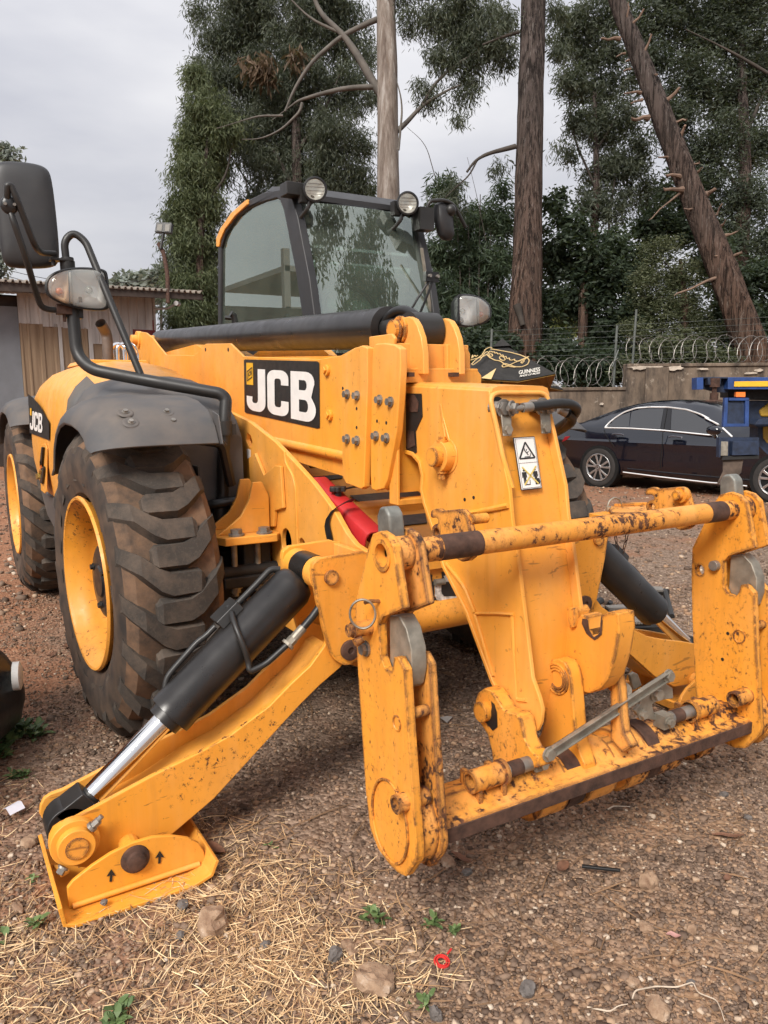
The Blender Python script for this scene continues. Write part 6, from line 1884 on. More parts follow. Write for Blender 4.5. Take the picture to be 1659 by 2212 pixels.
wall = empty('boundary_wall', wp3(4, 15, -.25), 'stained plastered boundary wall with a stepped top behind the dark car', 'wall')
lx = lambda x, d: (x - 830) / FPX * d
L0, Ls, L1 = lx(-100, 15), lx(1348, 15), lx(2300, 15)
zlow, zhi = at('d', 1280, 838, d=15).z, at('d', 1500, 787, d=15).z
for nm, a, b, z in (('low_section', lx(330, 15), Ls, zlow), ('high_section', Ls, L1, zhi)):
    pts = []
    n = 40
    rr = random.Random(3)
    tops = [wp3(a + (b - a) * i / n, 15, z + rr.uniform(-.02, .012)) for i in range(n + 1)]
    obj(nm, prism([wp3(a, 15, -.4)] + tops + [wp3(b, 15, -.4)], fh * .22), wall_m, wall)
    obj('coping', prism([wp3(a, 14.97, z - .05), wp3(b, 14.97, z - .05), wp3(b, 14.97, z + .012), wp3(a, 14.97, z + .012)], fh * .28), wall_m, wall, bevel=.012)
pale = simple('bare_plaster', (.50, .42, .34), .9, var=.25, scale=12)
rr = random.Random(8)
for x, y, w, h in ((1380, 795, 26, 4), (1400, 793, 45, 3), (1460, 795, 22, 6), (1520, 797, 14, 3), (1620, 806, 16, 3), (1300, 872, 5, 3), (1640, 800, 10, 4)):
    p = at('d', x, y, pl=(wp3(0, 14.955, 0), -fh))
    poly_ = [p + rh * (w / FPX * 15 * cos(a) * rr.uniform(.5, 1.1)) + V(0, 0, h / FPX * 15 * sin(a) * rr.uniform(.5, 1.1)) for a in [i * pi / 7 for i in range(14)]]
    obj('plaster_scar', prism(poly_, -fh * .006), pale, wall)
for lat_, w_ in ((lx(1412, 15), .22), (lx(1790, 15), .25)):
    obj('pier', prism([wp3(lat_ - w_, 14.94, -.4), wp3(lat_ + w_, 14.94, -.4), wp3(lat_ + w_, 14.94, zhi - .06), wp3(lat_ - w_, 14.94, zhi - .06)], fh * .1), wall_m, wall, bevel=.01)

# razor wire coils
wire_m = NT('razor_wire').set(Base_Color=(.30, .28, .26), Metallic=.7, Roughness=.45).m
def coil(a, b, z, r, lab, seed):
    rr = random.Random(seed); n = int((b - a) / .21); pts = []; barbs = []
    for i in range(n * 14):
        t_ = i / 14; an = 2 * pi * t_
        ra_ = r * (.92 + .16 * noise.noise((t_ * .7, seed, 0)) + .10 * sin(t_ * 2.3))
        p = wp3(a + (b - a) * t_ / n + .10 * noise.noise((t_ * .9, 4, seed)) + ra_ * .80 * sin(an), 15.1 + ra_ * .35 * sin(an + .8), z + r * .92 + ra_ * cos(an + .25 * sin(t_)))
        pts.append(p)
        if i % 2 == 0:
            v = V(rr.uniform(-1, 1), rr.uniform(-1, 1), rr.uniform(-1, 1)).normalized() * .03
            barbs.append(([p - v, p + v.cross(V(.3, .5, .8)).normalized() * .012, p + v, p - v.cross(V(.3, .5, .8)).normalized() * .012], [[0, 1, 2, 3]]))
    o = obj('razor_wire', [tube(pts, .0042, 4)] + barbs, wire_m)
    tag(o, lab, 'razor wire')
coil(lx(1170, 15), Ls - .05, zlow + .02, .30, 'razor wire coil on the lower wall top beside the parasol', 1)
coil(Ls + .05, lx(1800, 15), zhi + .02, .27, 'razor wire coil on the higher wall top behind the dark car', 2)
post_m = simple('fence_post', (.10, .11, .10), .6, var=.2)
posts = []
for k, (x0, y0, x1, y1) in enumerate((((855, 112, 825, 390)), ((958, 25, 918, 300)), ((187, 130, 172, 215)))):
    a, b = at('I', x0, y0, d=15.25), at('I', x1, y1, d=15.25)
    b.z = -.3 if k != 2 else b.z - 1.2
    tag(obj('fence_post', [tube([b, a], .024, 8)] + ([] if k else [tube([at('I', 862, 240, d=15.25), at('I', 830, 330, d=15.25)], .014, 6)]), post_m, smooth=60), ['greenish fence post at the step in the wall', 'thin grey fence post rising above the higher wall', 'short fence post behind the parasol'][k], 'post')
for k in range(7):
    y_ = 50 + k * 36
    a, b = at('I', 150, y_ + 92 - k * 8, d=15.25), at('I', 2100, y_ - 10, d=15.3)
    tag(obj('fence_wire', tube([a, (a + b) / 2 - V(0, 0, .02), b], .0032, 4), post_m), ['topmost', 'second from the top', 'third from the top', 'middle', 'third from the bottom', 'second from the bottom', 'lowest'][k] + ' of the seven thin fence wires strung above the wall', 'wire', 'electric fence wires')

# ================================================================ PARASOL
pc = at('S', 590, 160, d=12)
par = empty('parasol', V(pc.x, pc.y, gz(pc.x, pc.y)), 'black beer garden parasol with gold script, standing before the wall', 'parasol')
tips = [at('S', 262, 632, d=11.0), at('S', 1290, 568, d=11.35), at('S', 1395, 782, d=12.7), at('S', 900, 700, d=13.2), at('S', 120, 690, d=13.0), at('S', -150, 640, d=11.9)]
mids = [at('S', 800, 664, d=11.1), at('S', 1215, 745, d=12.0), at('S', 1150, 790, d=13.0), at('S', 500, 720, d=13.1), at('S', 0, 690, d=12.6), at('S', 60, 655, d=11.4)]
ring = []
for a, b in zip(tips, mids): ring += [a, b]
hub = pc + V(0, 0, -.02)
n = len(ring)
def can(off, mat, nm):
    vs_, fs = [], []
    K = 5
    for k in range(K + 1):
        s = .09 + .91 * k / K
        for i, p in enumerate(ring):
            sag = 0.0
            q_ = hub + (p - hub) * s + V(0, 0, sag + off)
            if i % 2 and k < K:
                w_ = s ** 5
                q_ = hub + ((ring[i - 1] + ring[(i + 1) % n]) / 2 * (1 - w_) + p * w_ - hub) * s + V(0, 0, off)
            vs_.append(q_)
    for k in range(K):
        for i in range(n):
            j = (i + 1) % n
            fs.append([k * n + i, k * n + j, (k + 1) * n + j, (k + 1) * n + i])
    fs.append(list(range(n)))
    return obj(nm, (vs_, fs), mat, par)
cloth = simple('parasol_cloth', (.020, .018, .016), .85, var=.3, scale=6)
can(0, cloth, 'canopy')
can(-.02, simple('parasol_lining', (.22, .115, .02), .8, var=.2), 'lining')
cp_ = [hub + (p - hub) * .17 + V(0, 0, .045) for p in ring[::2]]
obj('vent_cap', ([pc + V(0, 0, .06)] + cp_, [[0, i + 1, (i + 1) % 6 + 1] for i in range(6)]), cloth, par)
obj('pole', [cyl((pc.x, pc.y, gz(pc.x, pc.y)), (pc.x, pc.y, pc.z), .022, 12), cyl((pc.x, pc.y, gz(pc.x, pc.y)), (pc.x, pc.y, gz(pc.x, pc.y) + .12), .22, 20)], blackm, par, smooth=40)
gold = simple('gold_print', (.62, .44, .20), .6, var=.1)
PPL = (hub, (tips[0] - hub).cross(tips[1] - hub).normalized())
nP = PPL[1] if PPL[1].dot(CAM - hub) > 0 else -PPL[1]
def onp(pts): return [p + nP * .012 for p in ats('S', pts, pl=PPL)]
obj('gold_flash', prism(onp([(315, 636), (512, 508), (446, 652)]), nP * .002), gold, par)
obj('brand_lettering', text_decal(onp([(805, 540), (1082, 494), (1085, 548), (808, 590)]), 'GUINNESS', .002, bold=.015), simple('pale_print', (.70, .66, .58), .6), par)
obj('slogan_lettering', text_decal(onp([(820, 598), (1088, 556), (1084, 580), (816, 624)]), 'MADE OF MORE', .002, bold=.015, shear=.25), MATS['pale_print'], par)
def stroke(pts, w=.010): return tube(onp(pts), w * .8, 5, .03)
obj('script_lettering', [stroke([(180, 400), (330, 360), (420, 310), (400, 290), (370, 300), (300, 400), (210, 465), (190, 455), (230, 410), (330, 330), (370, 260), (420, 235), (458, 238)]),
    stroke([(190, 375), (205, 330), (195, 375), (235, 335), (245, 360), (270, 340)], .010),
    stroke([(425, 285), (430, 300), (455, 285), (460, 300), (490, 290), (495, 315), (520, 300), (530, 325), (560, 315), (580, 345), (600, 330), (610, 360), (640, 350), (650, 385), (690, 370), (680, 395), (710, 405), (760, 385), (740, 405), (800, 420), (935, 355), (830, 430), (850, 445), (880, 410)], .010),
    stroke([(440, 255), (560, 275), (700, 300), (830, 335), (925, 375), (945, 410), (920, 460), (850, 490), (760, 490), (690, 465), (620, 445), (585, 475), (600, 495), (650, 485), (760, 430), (935, 355)]),
    stroke([(385, 325), (430, 370), (500, 405), (560, 410), (600, 440), (640, 470), (690, 485), (760, 495)], .010),
    stroke([(410, 340), (430, 318), (460, 325), (465, 350), (440, 355), (415, 340)], .010), stroke([(555, 365), (570, 345), (620, 370), (630, 400), (600, 410), (560, 390), (555, 365)], .010)], gold, par)
obj('side_lettering', text_decal([p + V(-.02, -.05, .0) for p in ats('S', [(1215, 700), (1335, 702), (1345, 730), (1212, 728)], d=12.0)], 'TO YOUR HEALTH', .002), MATS['pale_print'], par)

# ================================================================ DARK SALOON CAR
rw, fw2 = V(8.08, 6.09, 0), V(8.66, 3.30, 0)
ca_ = (fw2 - rw).normalized(); cb_ = V(-ca_.y, ca_.x, 0)
if cb_.dot(V(_fw.x, _fw.y, 0)) < 0: cb_ = -cb_
CG = -.205
car = empty('saloon_car', V(*(rw + ca_ * 1.4 + cb_ * .9).xy, CG), 'dark blue saloon car with bright window trim parked before the wall', 'car')
cpt = lambda x, lat, z: rw + ca_ * x + cb_ * lat + V(0, 0, CG + z)
stn = [(-1.06, .52, .80, .16), (-1.02, .42, .95, .10), (-.92, .36, 1.02, .05), (-.70, .28, 1.045, .02), (-.45, .22, 1.075, .01), (-.15, .20, 1.20, 0), (.15, .20, 1.31, 0), (.45, .20, 1.385, 0), (.75, .20, 1.425, 0), (1.1, .20, 1.44, 0), (1.45, .20, 1.425, 0), (1.75, .20, 1.375, 0), (2.0, .20, 1.27, 0), (2.25, .20, 1.15, 0), (2.5, .20, 1.03, 0), (2.7, .21, .97, .005), (3.0, .22, .92, .02), (3.3, .26, .85, .06), (3.5, .32, .76, .14), (3.6, .42, .66, .25)]
rings = []
W_ = 1.81
for x, zs, zr, ins in stn:
    zbelt = min(zr - .02, .985 - .03 * max(0, (x - .5)) / 2)
    g = max(0.0, zr - zbelt - .03)
    half = [(.10 + ins, zs), (.03 + ins, zs + .05), (.0 + ins, min(.50, zbelt - .2)), (.012 + ins, min(.60, zbelt - .15)), (-.012 + ins, min(.76, zbelt - .08)), (.025 + ins, min(.80, zbelt - .05)), (.055 + ins, zbelt - .01), (.075 + ins, zbelt + .012), (.075 + ins + g * .52, zbelt + .01 + g * .88), (.16 + ins + g * .62, zr - .012), (.45 + ins * .5, zr)]
    rings.append([cpt(x, l_, z) for l_, z in half] + [cpt(x, W_ - l_, z) for l_, z in reversed(half)])
body = obj('body', loft(rings), car_paint, car, smooth=50)
# windows and trim laid on the near side
SD = (cpt(1, .085, .99), (-cb_ + V(0, 0, .56)).normalized())
nS = SD[1]
LO = (cpt(1, -.012, .70), -cb_)
def side(pts, f='V', off=.012, pl=None): return [p + (pl or SD)[1] * off for p in ats(f, pts, pl=pl or SD)]
for pts in ([(556, 500), (605, 432), (690, 378), (788, 342), (770, 505)], [(800, 338), (900, 312), (1000, 304), (1150, 305), (1112, 528), (778, 506)], [(1237, 312), (1400, 326), (1500, 370), (1600, 440), (1672, 500), (1640, 590), (1226, 536)]):
    obj('side_window', prism(side(pts), nS * .004), car_glass, car)
obj('pillar_cover', prism(side([(1152, 304), (1232, 310), (1222, 536), (1116, 528)]), nS * .003), NT('gloss_black').set(Base_Color=(.01, .01, .012), Roughness=.15).m, car)
obj('window_trim', [tube(side([(512, 514), (545, 470), (620, 408), (720, 345), (850, 302), (1000, 290), (1200, 292), (1400, 318), (1550, 368), (1659, 425)], off=.018) + side([(640, 900), (760, 960), (860, 1015)], 'R', .018), .014, 6, .05),
                    tube(side([(512, 514), (800, 522), (1150, 545), (1400, 570), (1640, 595)], off=.018) + side([(760, 1160)], 'R', .018), .014, 6)], trim, car, smooth=60)
obj('screen_trim', tube(side([(915, 1060), (1055, 1190)], 'R', .02), .014, 6), trim, car)
obj('sill_trim', tube(side([(710, 992), (1100, 1042), (1659, 1106)], off=.02, pl=LO) + side([(830, 1850), (1270, 1893)], 'R', .02, LO), .012, 6), trim, car, smooth=60)
for c_ in ((650, 585), (1275, 612)):
    p = side([c_], off=.02, pl=LO)[0]
    obj('door_handle', [tube([p - ca_ * .10, p - ca_ * .05 + V(0, 0, .014), p + ca_ * .05 + V(0, 0, .012), p + ca_ * .11], .014, 8)], trim if c_[0] < 0 else NT('handle_paint').set(Base_Color=(.12, .12, .14), Metallic=.6, Roughness=.2).m, car, smooth=60)
seam_m = simple('panel_gap', (.002, .002, .002), .9)
objs('door_gap', [tube(side([(1142, 548), (1130, 720), (1112, 950)], off=.012, pl=LO), .006, 5), tube(side([(1190, 310), (1150, 540)], off=.018), .006, 5), tube(side([(502, 530), (520, 590), (610, 715)], off=.016, pl=LO), .006, 5)], seam_m, car)
mi_ = at('R', 780, 1085, d=10.9)
obj('door_mirror', [sphere(mi_, .12, 16, 10, (.6, 1, .58)), tube([mi_ + V(0, 0, -.04), mi_ + V(.12, .05, -.10)], .03, 8)], car_paint, car, smooth=60)
obj('tail_lamp', prism(side([(62, 660), (95, 605), (150, 600), (110, 640)], off=.05, pl=LO), -cb_ * .02), simple('tail_red', (.45, .02, .03), .2), car)
# wheels
def car_wheel(x):
    c = cpt(x, -.01, .325)
    obj('wheel_arch', cyl(c + cb_ * .0 - cb_ * .004, c + cb_ * .2, .365, 40), seam_m, car, smooth=60)
    o = -cb_
    w = obj('wheel', [lathe([(.232, .0), (.226, .02), (.215, .022), (.205, -.01), (.19, -.05), (0, -.055)], c, o, 40)], simple('wheel_dark', (.05, .05, .05), .5) if 'wheel_dark' not in MATS else MATS['wheel_dark'], car, smooth=40)
    obj('tyre', lathe([(.23, -.19), (.30, -.195), (.325, -.17), (.325, -.02), (.31, .012), (.27, .022), (.235, .012)], c, o, 48), car_rubber, w, smooth=50)
    sp = [lathe([(.228, .018), (.232, .024), (.222, .028), (.208, .012)], c, o, 40)]
    for k in range(5):
        a = 2 * pi * k / 5 + .3
        for da in (-.17, .17):
            r0, r1 = .045, .215
            d0 = ca_ * cos(a + da * .4) + V(0, 0, 1) * sin(a + da * .4); d1 = ca_ * cos(a + da * 1.5) + V(0, 0, 1) * sin(a + da * 1.5); s0 = ca_ * -sin(a) + V(0, 0, 1) * cos(a)
            m0, m1 = d0 * r0, d1 * r1; mm_ = d1 * (r1 * .55) + d0 * (r0 * .1)
            sp.append(prism([c + o * .004 + q_ for q_ in (m0 - s0 * .016, mm_ - s0 * .018, m1 - s0 * .020, m1 + s0 * .020, mm_ + s0 * .014, m0 + s0 * .016)], o * .016))
    sp.append(cyl(c, c + o * .028, .055, 20))
    obj('spokes', sp, alloy, w, bevel=.003)
    obj('hub_badge', [tube([c + o * .03 + (ca_ * cos(i * pi / 10) + V(0, 0, 1) * sin(i * pi / 10)) * .036 for i in range(20)], .004, 5, closed=True)] + [tube([c + o * .03, c + o * .03 + (ca_ * cos(a) + V(0, 0, 1) * sin(a)) * .034], .004, 5) for a in (pi / 2, pi / 2 + 2.094, pi / 2 - 2.094)], blackp, w)
for x in (0.0, 2.85): car_wheel(x)
for x in (0.0, 2.85):
    c = cpt(x, W_ - .02, .325)
    obj('tyre', cyl(c - cb_ * .2, c, .32, 32), car_rubber, car, smooth=40)

# ================================================================ BLUE CONTAINER TRAILER (end only in view)
TD = 8.0
tb_ = at('R', 1000, 400, d=TD)
trl = empty('container_trailer', V(tb_.x, tb_.y, gz(tb_.x, tb_.y)), 'blue container trailer end with a yellow marker strip at the right edge', 'trailer')
def slab(nm, pts, d, t_, mat, bevel=.004, f='R'):
    return obj(nm, prism(ats(f, pts, d=d), fh * t_), mat, trl, bevel=bevel)
slab('bolster', [(985, 315), (3200, 315), (3200, 490), (985, 490)], TD, .30, blue_p)
slab('bolster_end', [(535, 322), (630, 318), (630, 492), (535, 496)], TD, .14, blue_p)
slab('bolster_back', [(620, 330), (990, 330), (990, 540), (840, 535), (620, 480)], TD + .10, .06, blue_n)
slab('bolster_top', [(620, 312), (985, 312), (985, 335), (620, 335)], TD, .2, blue_n)
slab('pocket_box', [(690, 315), (885, 315), (885, 410), (860, 430), (705, 425)], TD - .03, .10, blue_n)
tw_ = at('R', 795, 400, d=TD - .02)
obj('twistlock', [cyl(tw_ + V(0, 0, .05), tw_ + V(0, 0, -.04), .05, 16), cyl(tw_ + V(0, 0, -.04), tw_ + V(0, 0, -.10), .025, 12), cyl(tw_ + V(0, 0, -.10), tw_ + V(0, 0, -.17), .042, 14), cyl(tw_ + V(0, 0, -.185), tw_ + V(0, 0, -.17), .092, 16, .07)], rusty, trl, smooth=35)
slab('marker_strip', [(1082, 375), (3200, 352), (3200, 440), (1076, 450)], TD - .012, .008, yel_p, 0)
slab('under_frame', [(985, 492), (3200, 492), (3200, 700), (1250, 640), (985, 610)], TD + .25, .2, dark)
slab('side_marker', [(1106, 530), (1242, 530), (1240, 604), (1104, 602)], TD + .02, .05, orange_lens)
slab('side_bracket', [(940, 612), (1300, 612), (1295, 1030), (918, 1035)], TD + .06, .02, blue_n)
slab('bracket_edge', [(940, 612), (990, 612), (975, 1035), (918, 1035)], TD + .03, .05, blue_p)
slab('bracket_edge', [(1000, 612), (1290, 612), (1290, 655), (1000, 655)], TD + .03, .05, blue_p)
slab('bracket_edge', [(1240, 655), (1295, 655), (1290, 1030), (1235, 1030)], TD + .03, .05, blue_p)
slab('bracket_edge', [(970, 990), (1240, 990), (1240, 1032), (970, 1034)], TD + .03, .05, blue_p)
slab('leg_frame', [(1300, 655), (3000, 655), (3000, 1480), (1560, 1440), (1420, 1300), (1425, 1050), (1370, 1010), (1300, 1000)], TD + .30, .2, blue_n)
slab('yellow_tank', [(1440, 800), (1600, 670), (2400, 670), (2400, 890), (1470, 890)], TD + .28, .4, simple('shade_yellow', (.42, .25, .025), .6), .02)  # yellow darkened so that the colour carries the shade there
slab('rim_shelf', [(1370, 1000), (1440, 920), (2400, 900), (2400, 1005)], TD + .02, .2, blue_n)
slab('yellow_panel', [(1495, 1030), (2400, 1010), (2400, 1280), (1560, 1275), (1500, 1200)], TD + .29, .2, MATS['shade_yellow'], .01)
slab('lamp_board', [(870, 1190), (1440, 1190), (1440, 1450), (1060, 1450), (860, 1480)], TD + .08, .05, blue_n)
slab('lamp_box', [(1055, 1245), (1420, 1240), (1420, 1440), (1050, 1450)], TD, .10, blue_n)
slab('tread_step', [(885, 1250), (990, 1250), (985, 1455), (880, 1455)], TD + .02, .05, dirty_steel)
slab('step_frame', [(862, 1190), (890, 1190), (880, 1480), (858, 1480)], TD, .08, blue_n)
slab('mud_flap', [(910, 1510), (1060, 1500), (1210, 1510), (1180, 1700), (1030, 1860), (830, 1860), (915, 1680)], TD + .05, .012, simple('old_rubber_flap', (.085, .060, .045), .85, var=.6, scale=9))
slab('flap_bar', [(905, 1465), (1440, 1450), (1440, 1500), (905, 1520)], TD + .02, .06, dark)
for lat_ in (.9, 2.1):
    p = tb_ + rh * lat_ + fh * .5
    obj('support_leg', [cyl((p.x, p.y, gz(p.x, p.y)), (p.x, p.y, tb_.z - .05), .07, 14), box(p.x - .15, p.x + .15, p.y - .15, p.y + .15, gz(p.x, p.y) - .01, gz(p.x, p.y) + .02)], blue_n, trl)

# ================================================================ VEHICLE AT THE LEFT EDGE (bumper corner)
VD = 3.2
vc = at('N', 112, 1260, d=VD - .16) + fh * .16
veh = empty('parked_vehicle', V(*(vc - rh * .7 - fh * .4).xy, 0), 'black plastic bumper corner of a brown vehicle cut off by the left edge', 'vehicle')
def corner(zs, mat, nm):
    """rounded bumper corner: plan quarter round, body to the left and towards the camera"""
    rings_ = []
    for z, ins in zs:
        R_ = .16 - ins
        c0_ = vc - rh * .16 - fh * .16
        ring_ = [V(*(c0_ - rh * 1.2 + fh * R_).xy, z)]
        for i in range(9):
            a = pi / 2 - (pi / 2) * i / 8
            ring_.append(V(*(c0_ + rh * R_ * cos(a) + fh * R_ * sin(a)).xy, z))
        ring_ += [V(*(c0_ + rh * R_ - fh * .75).xy, z), V(*(c0_ - rh * 1.2 - fh * .75).xy, z)]
        rings_.append(ring_)
    return obj(nm, loft(rings_), mat, veh, smooth=50)
zb0, zb1 = at('N', 60, 1520, d=VD).z, at('N', 60, 1060, d=VD).z
corner([(zb0, .06), (zb0 + .04, .02), (zb0 + .12, .0), (zb1 - .16, .0), (zb1 - .09, .02), (zb1 - .02, .06), (zb1 + .02, .10)], blackp, 'bumper')
corner([(zb1 - .03, .135), (zb1 + .10, .130), (zb1 + .26, .132), (zb1 + .34, .15)], simple('brown_car_paint', (.30, .10, .025), .25, var=.1), 'fender')
corner([(zb1 + .335, .15), (zb1 + .37, .19), (zb1 + .385, .26)], MATS['brown_car_paint'], 'bonnet')
c1_ = vc - rh * .75 - fh * .60
obj('windscreen', loft([[V(*(c1_ + rh * a + fh * b).xy, zb1 + z) for a, b in ((-.45, .22 - k * .22), (.45, .22 - k * .22), (.50, -.35), (-.50, -.35))] for k, z in ((0, .37), (1, .80))]), car_glass, veh, bevel=.02)
rl = at('N', 118, 1268, d=VD - .19)
obj('reflector', [lathe([(.0, .012), (.04, .010), (.055, .004), (.055, -.02)], rl - rh * .004, (rh * .92 + fh * .30), 24)], simple('white_reflector', (.75, .74, .70), .3), veh, smooth=40)
obj('vehicle_wheel', lathe([(.0, -.1), (.2, -.1), (.3, -.09), (.31, 0), (.31, .12), (.29, .14), (0, .14)], V(*(vc - rh * .5 - fh * .55).xy, .31), rh, 28), car_rubber, veh, smooth=40)

# ================================================================ SERRATED STEP lying beside the machine
sp_ = at('X', 1100, 520, Z=.0)
stp = empty('step_frame', V(2.2, -.05, 0), 'black serrated steel step frame on the ground beyond the far stabiliser', 'step')
def serr(a, b, w_, nm='serrated_tread'):
    """tread plate with toothed front edge between a and b"""
    a, b = Vector(a), Vector(b); d = (b - a); n = 22; dn = d.normalized(); bk = V(0, 0, 1).cross(dn)
    if bk.dot(fh) < 0: bk = -bk
    pts = []
    for i in range(n):
        p = a + d * (i / n)
        pts += [p, p + dn * d.length / n * .45, p + dn * d.length / n * .55 - bk * .014, p + dn * d.length / n * .95 - bk * .014]
    pts += [b, b + bk * w_, a + bk * w_]
    obj(nm, prism(pts, (0, 0, -.012)), simple('worn_tread', (.30, .27, .24), .5, metal=.3) if 'worn_tread' not in MATS else MATS['worn_tread'], stp)
ta, tb2 = at('X', 480, 510, Z=.13), at('X', 1250, 480, Z=.10)
serr(ta, tb2, .10)
ta2, tb3 = at('X', 1080, 70, Z=.10), at('X', 1390, 75, Z=.10)
serr(ta2, tb3, .09)
serr(at('X', 660, 310, Z=.10), at('X', 900, 300, Z=.10), .06)
serr(at('X', 1230, 160, Z=.06), at('X', 1390, 160, Z=.06), .06)
gz_b = lambda p: V(p.x, p.y, gz(p.x, p.y) + .0)
p1, p2 = at('X', 460, 560, Z=.02), at('X', 1380, 560, Z=.0)
objs('frame_rail', [tube([ta + V(0, .03, -.02), tb2 + V(0, .03, -.02)], .016, 8), tube([at('X', 1390, 90, Z=.09), at('X', 1480, 420, Z=.0)], .018, 8), tube([at('X', 380, 330, Z=.05), at('X', 560, 210, Z=.08)], .022, 8), tube([at('X', 620, 350, Z=.02), at('X', 680, 230, Z=.09)], .015, 8),
                   prism(ats('X', [(470, 530), (1250, 490), (1400, 560), (470, 590)], Z=.03), (0, 0, -.04)), box(*(lambda p: (p.x - .05, p.x + .05, p.y - .03, p.y + .03, -.02, .09))(at('X', 1330, 190, Z=.03)))], blackm, stp)
for x, y in ((415, 120), (395, 220)):
    p = at('X', x, y, Y=-.55)
    obj('yellow_pipe', pipe(p, p + V(.10, .12, -.02), .022, .016, 18), yellow, TH, smooth=40)
# ================================================================ TREES
def leaf_mat(name, lo, hi, trans=.35):
    t = NT(name)
    n, l = t.n, t.l
    n.remove(t.bsdf)
    g = n.new('ShaderNodeNewGeometry')
    c0 = t.ramp(g.outputs['Random Per Island'], (.0, lo), (1.0, hi))
    c1 = t.mix(t.ramp(t.noise(.9, 3), (.35, 0.0), (.7, .6)), c0, tuple(x * .8 for x in lo))
    df = n.new('ShaderNodeBsdfPrincipled'); l.new(c1, df.inputs['Base Color']); df.inputs['Roughness'].default_value = .55; df.inputs['Specular IOR Level'].default_value = .3
    tr = n.new('ShaderNodeBsdfTranslucent'); l.new(t.mix(.5, c1, (.12, .16, .03)), tr.inputs[0])
    m = n.new('ShaderNodeMixShader'); m.inputs[0].default_value = trans
    l.new(df.outputs[0], m.inputs[1]); l.new(tr.outputs[0], m.inputs[2]); l.new(m.outputs[0], t.out.inputs[0])
    return t.m


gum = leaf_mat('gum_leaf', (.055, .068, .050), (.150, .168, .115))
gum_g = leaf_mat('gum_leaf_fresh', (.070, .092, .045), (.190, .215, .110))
acac = leaf_mat('acacia_leaf', (.046, .060, .046), (.125, .145, .098))
bamb = leaf_mat('bamboo_leaf', (.034, .056, .034), (.098, .132, .075))
bush = leaf_mat('bush_leaf', (.026, .040, .026), (.076, .102, .062))
cypr = leaf_mat('cypress_leaf', (.072, .088, .046), (.175, .185, .105))
hazed_far = leaf_mat('hazed_leaf', (.22, .25, .22), (.34, .37, .33))  # distance haze is put into this pale leaf colour
dryl = leaf_mat('dry_leaf', (.10, .065, .04), (.22, .15, .10))
t = NT('brown_bark')
_s = t.noise(4, 7, .75, stretch=(4, 4, .22)); _f = t.noise(7, 6, .75, stretch=(4, 4, .16)); _l = t.noise(1.1, 4)
c = t.mix(t.ramp(_s, (.42, 0.0), (.56, 1.0)), (.034, .021, .016), (.20, .115, .078))
c = t.mix(t.ramp(_f, (.56, 0.0), (.64, .9)), c, (.32, .24, .19))
zz = t.node('ShaderNodeSeparateXYZ'); t.l.new(t.co, zz.inputs[0])
hgt = t.node('ShaderNodeMapRange'); hgt.inputs[1].default_value = 2.0; hgt.inputs[2].default_value = 8.0; hgt.inputs[3].default_value = .0; hgt.inputs[4].default_value = .85
t.l.new(zz.outputs[2], hgt.inputs[0])
gs = t.node('ShaderNodeHueSaturation'); gs.inputs['Saturation'].default_value = .35; gs.inputs['Value'].default_value = .72; t.l.new(c, gs.inputs['Color'])
c = t.mix(hgt.outputs[0], c, gs.outputs[0])
c = t.mix(t.ramp(_l, (.45, 0.0), (.65, .45)), c, (.085, .068, .060))
t.set(Base_Color=c, Roughness=.95, Specular_IOR_Level=.1)
t.bump(t.math('ADD', _f, _s), 1.0, .10); bark_b = t.m
t = NT('pale_bark')
_s = t.noise(2.6, 6, .7, stretch=(2.5, 2.5, .14)); _f = t.noise(6, 5, .7, stretch=(3, 3, .2))
c = t.ramp(_s, (.36, (.10, .072, .055)), (.52, (.22, .18, .15)), (.68, (.37, .34, .31)))
c = t.mix(t.ramp(_f, (.55, 0.0), (.68, .7)), c, (.13, .085, .06))
t.set(Base_Color=c, Roughness=.8); t.bump(_f, .7, .04); bark_p = t.m
branch_m = simple('grey_branch', (.105, .092, .078), .8, var=.3, scale=3)
twig_m = simple('dark_branch', (.05, .04, .032), .85, var=.3, scale=3)
stub_m = simple('cut_wood', (.17, .11, .078), .85, var=.3, scale=8)
D2 = lambda x, y, d: at('d', x, y, d=d)


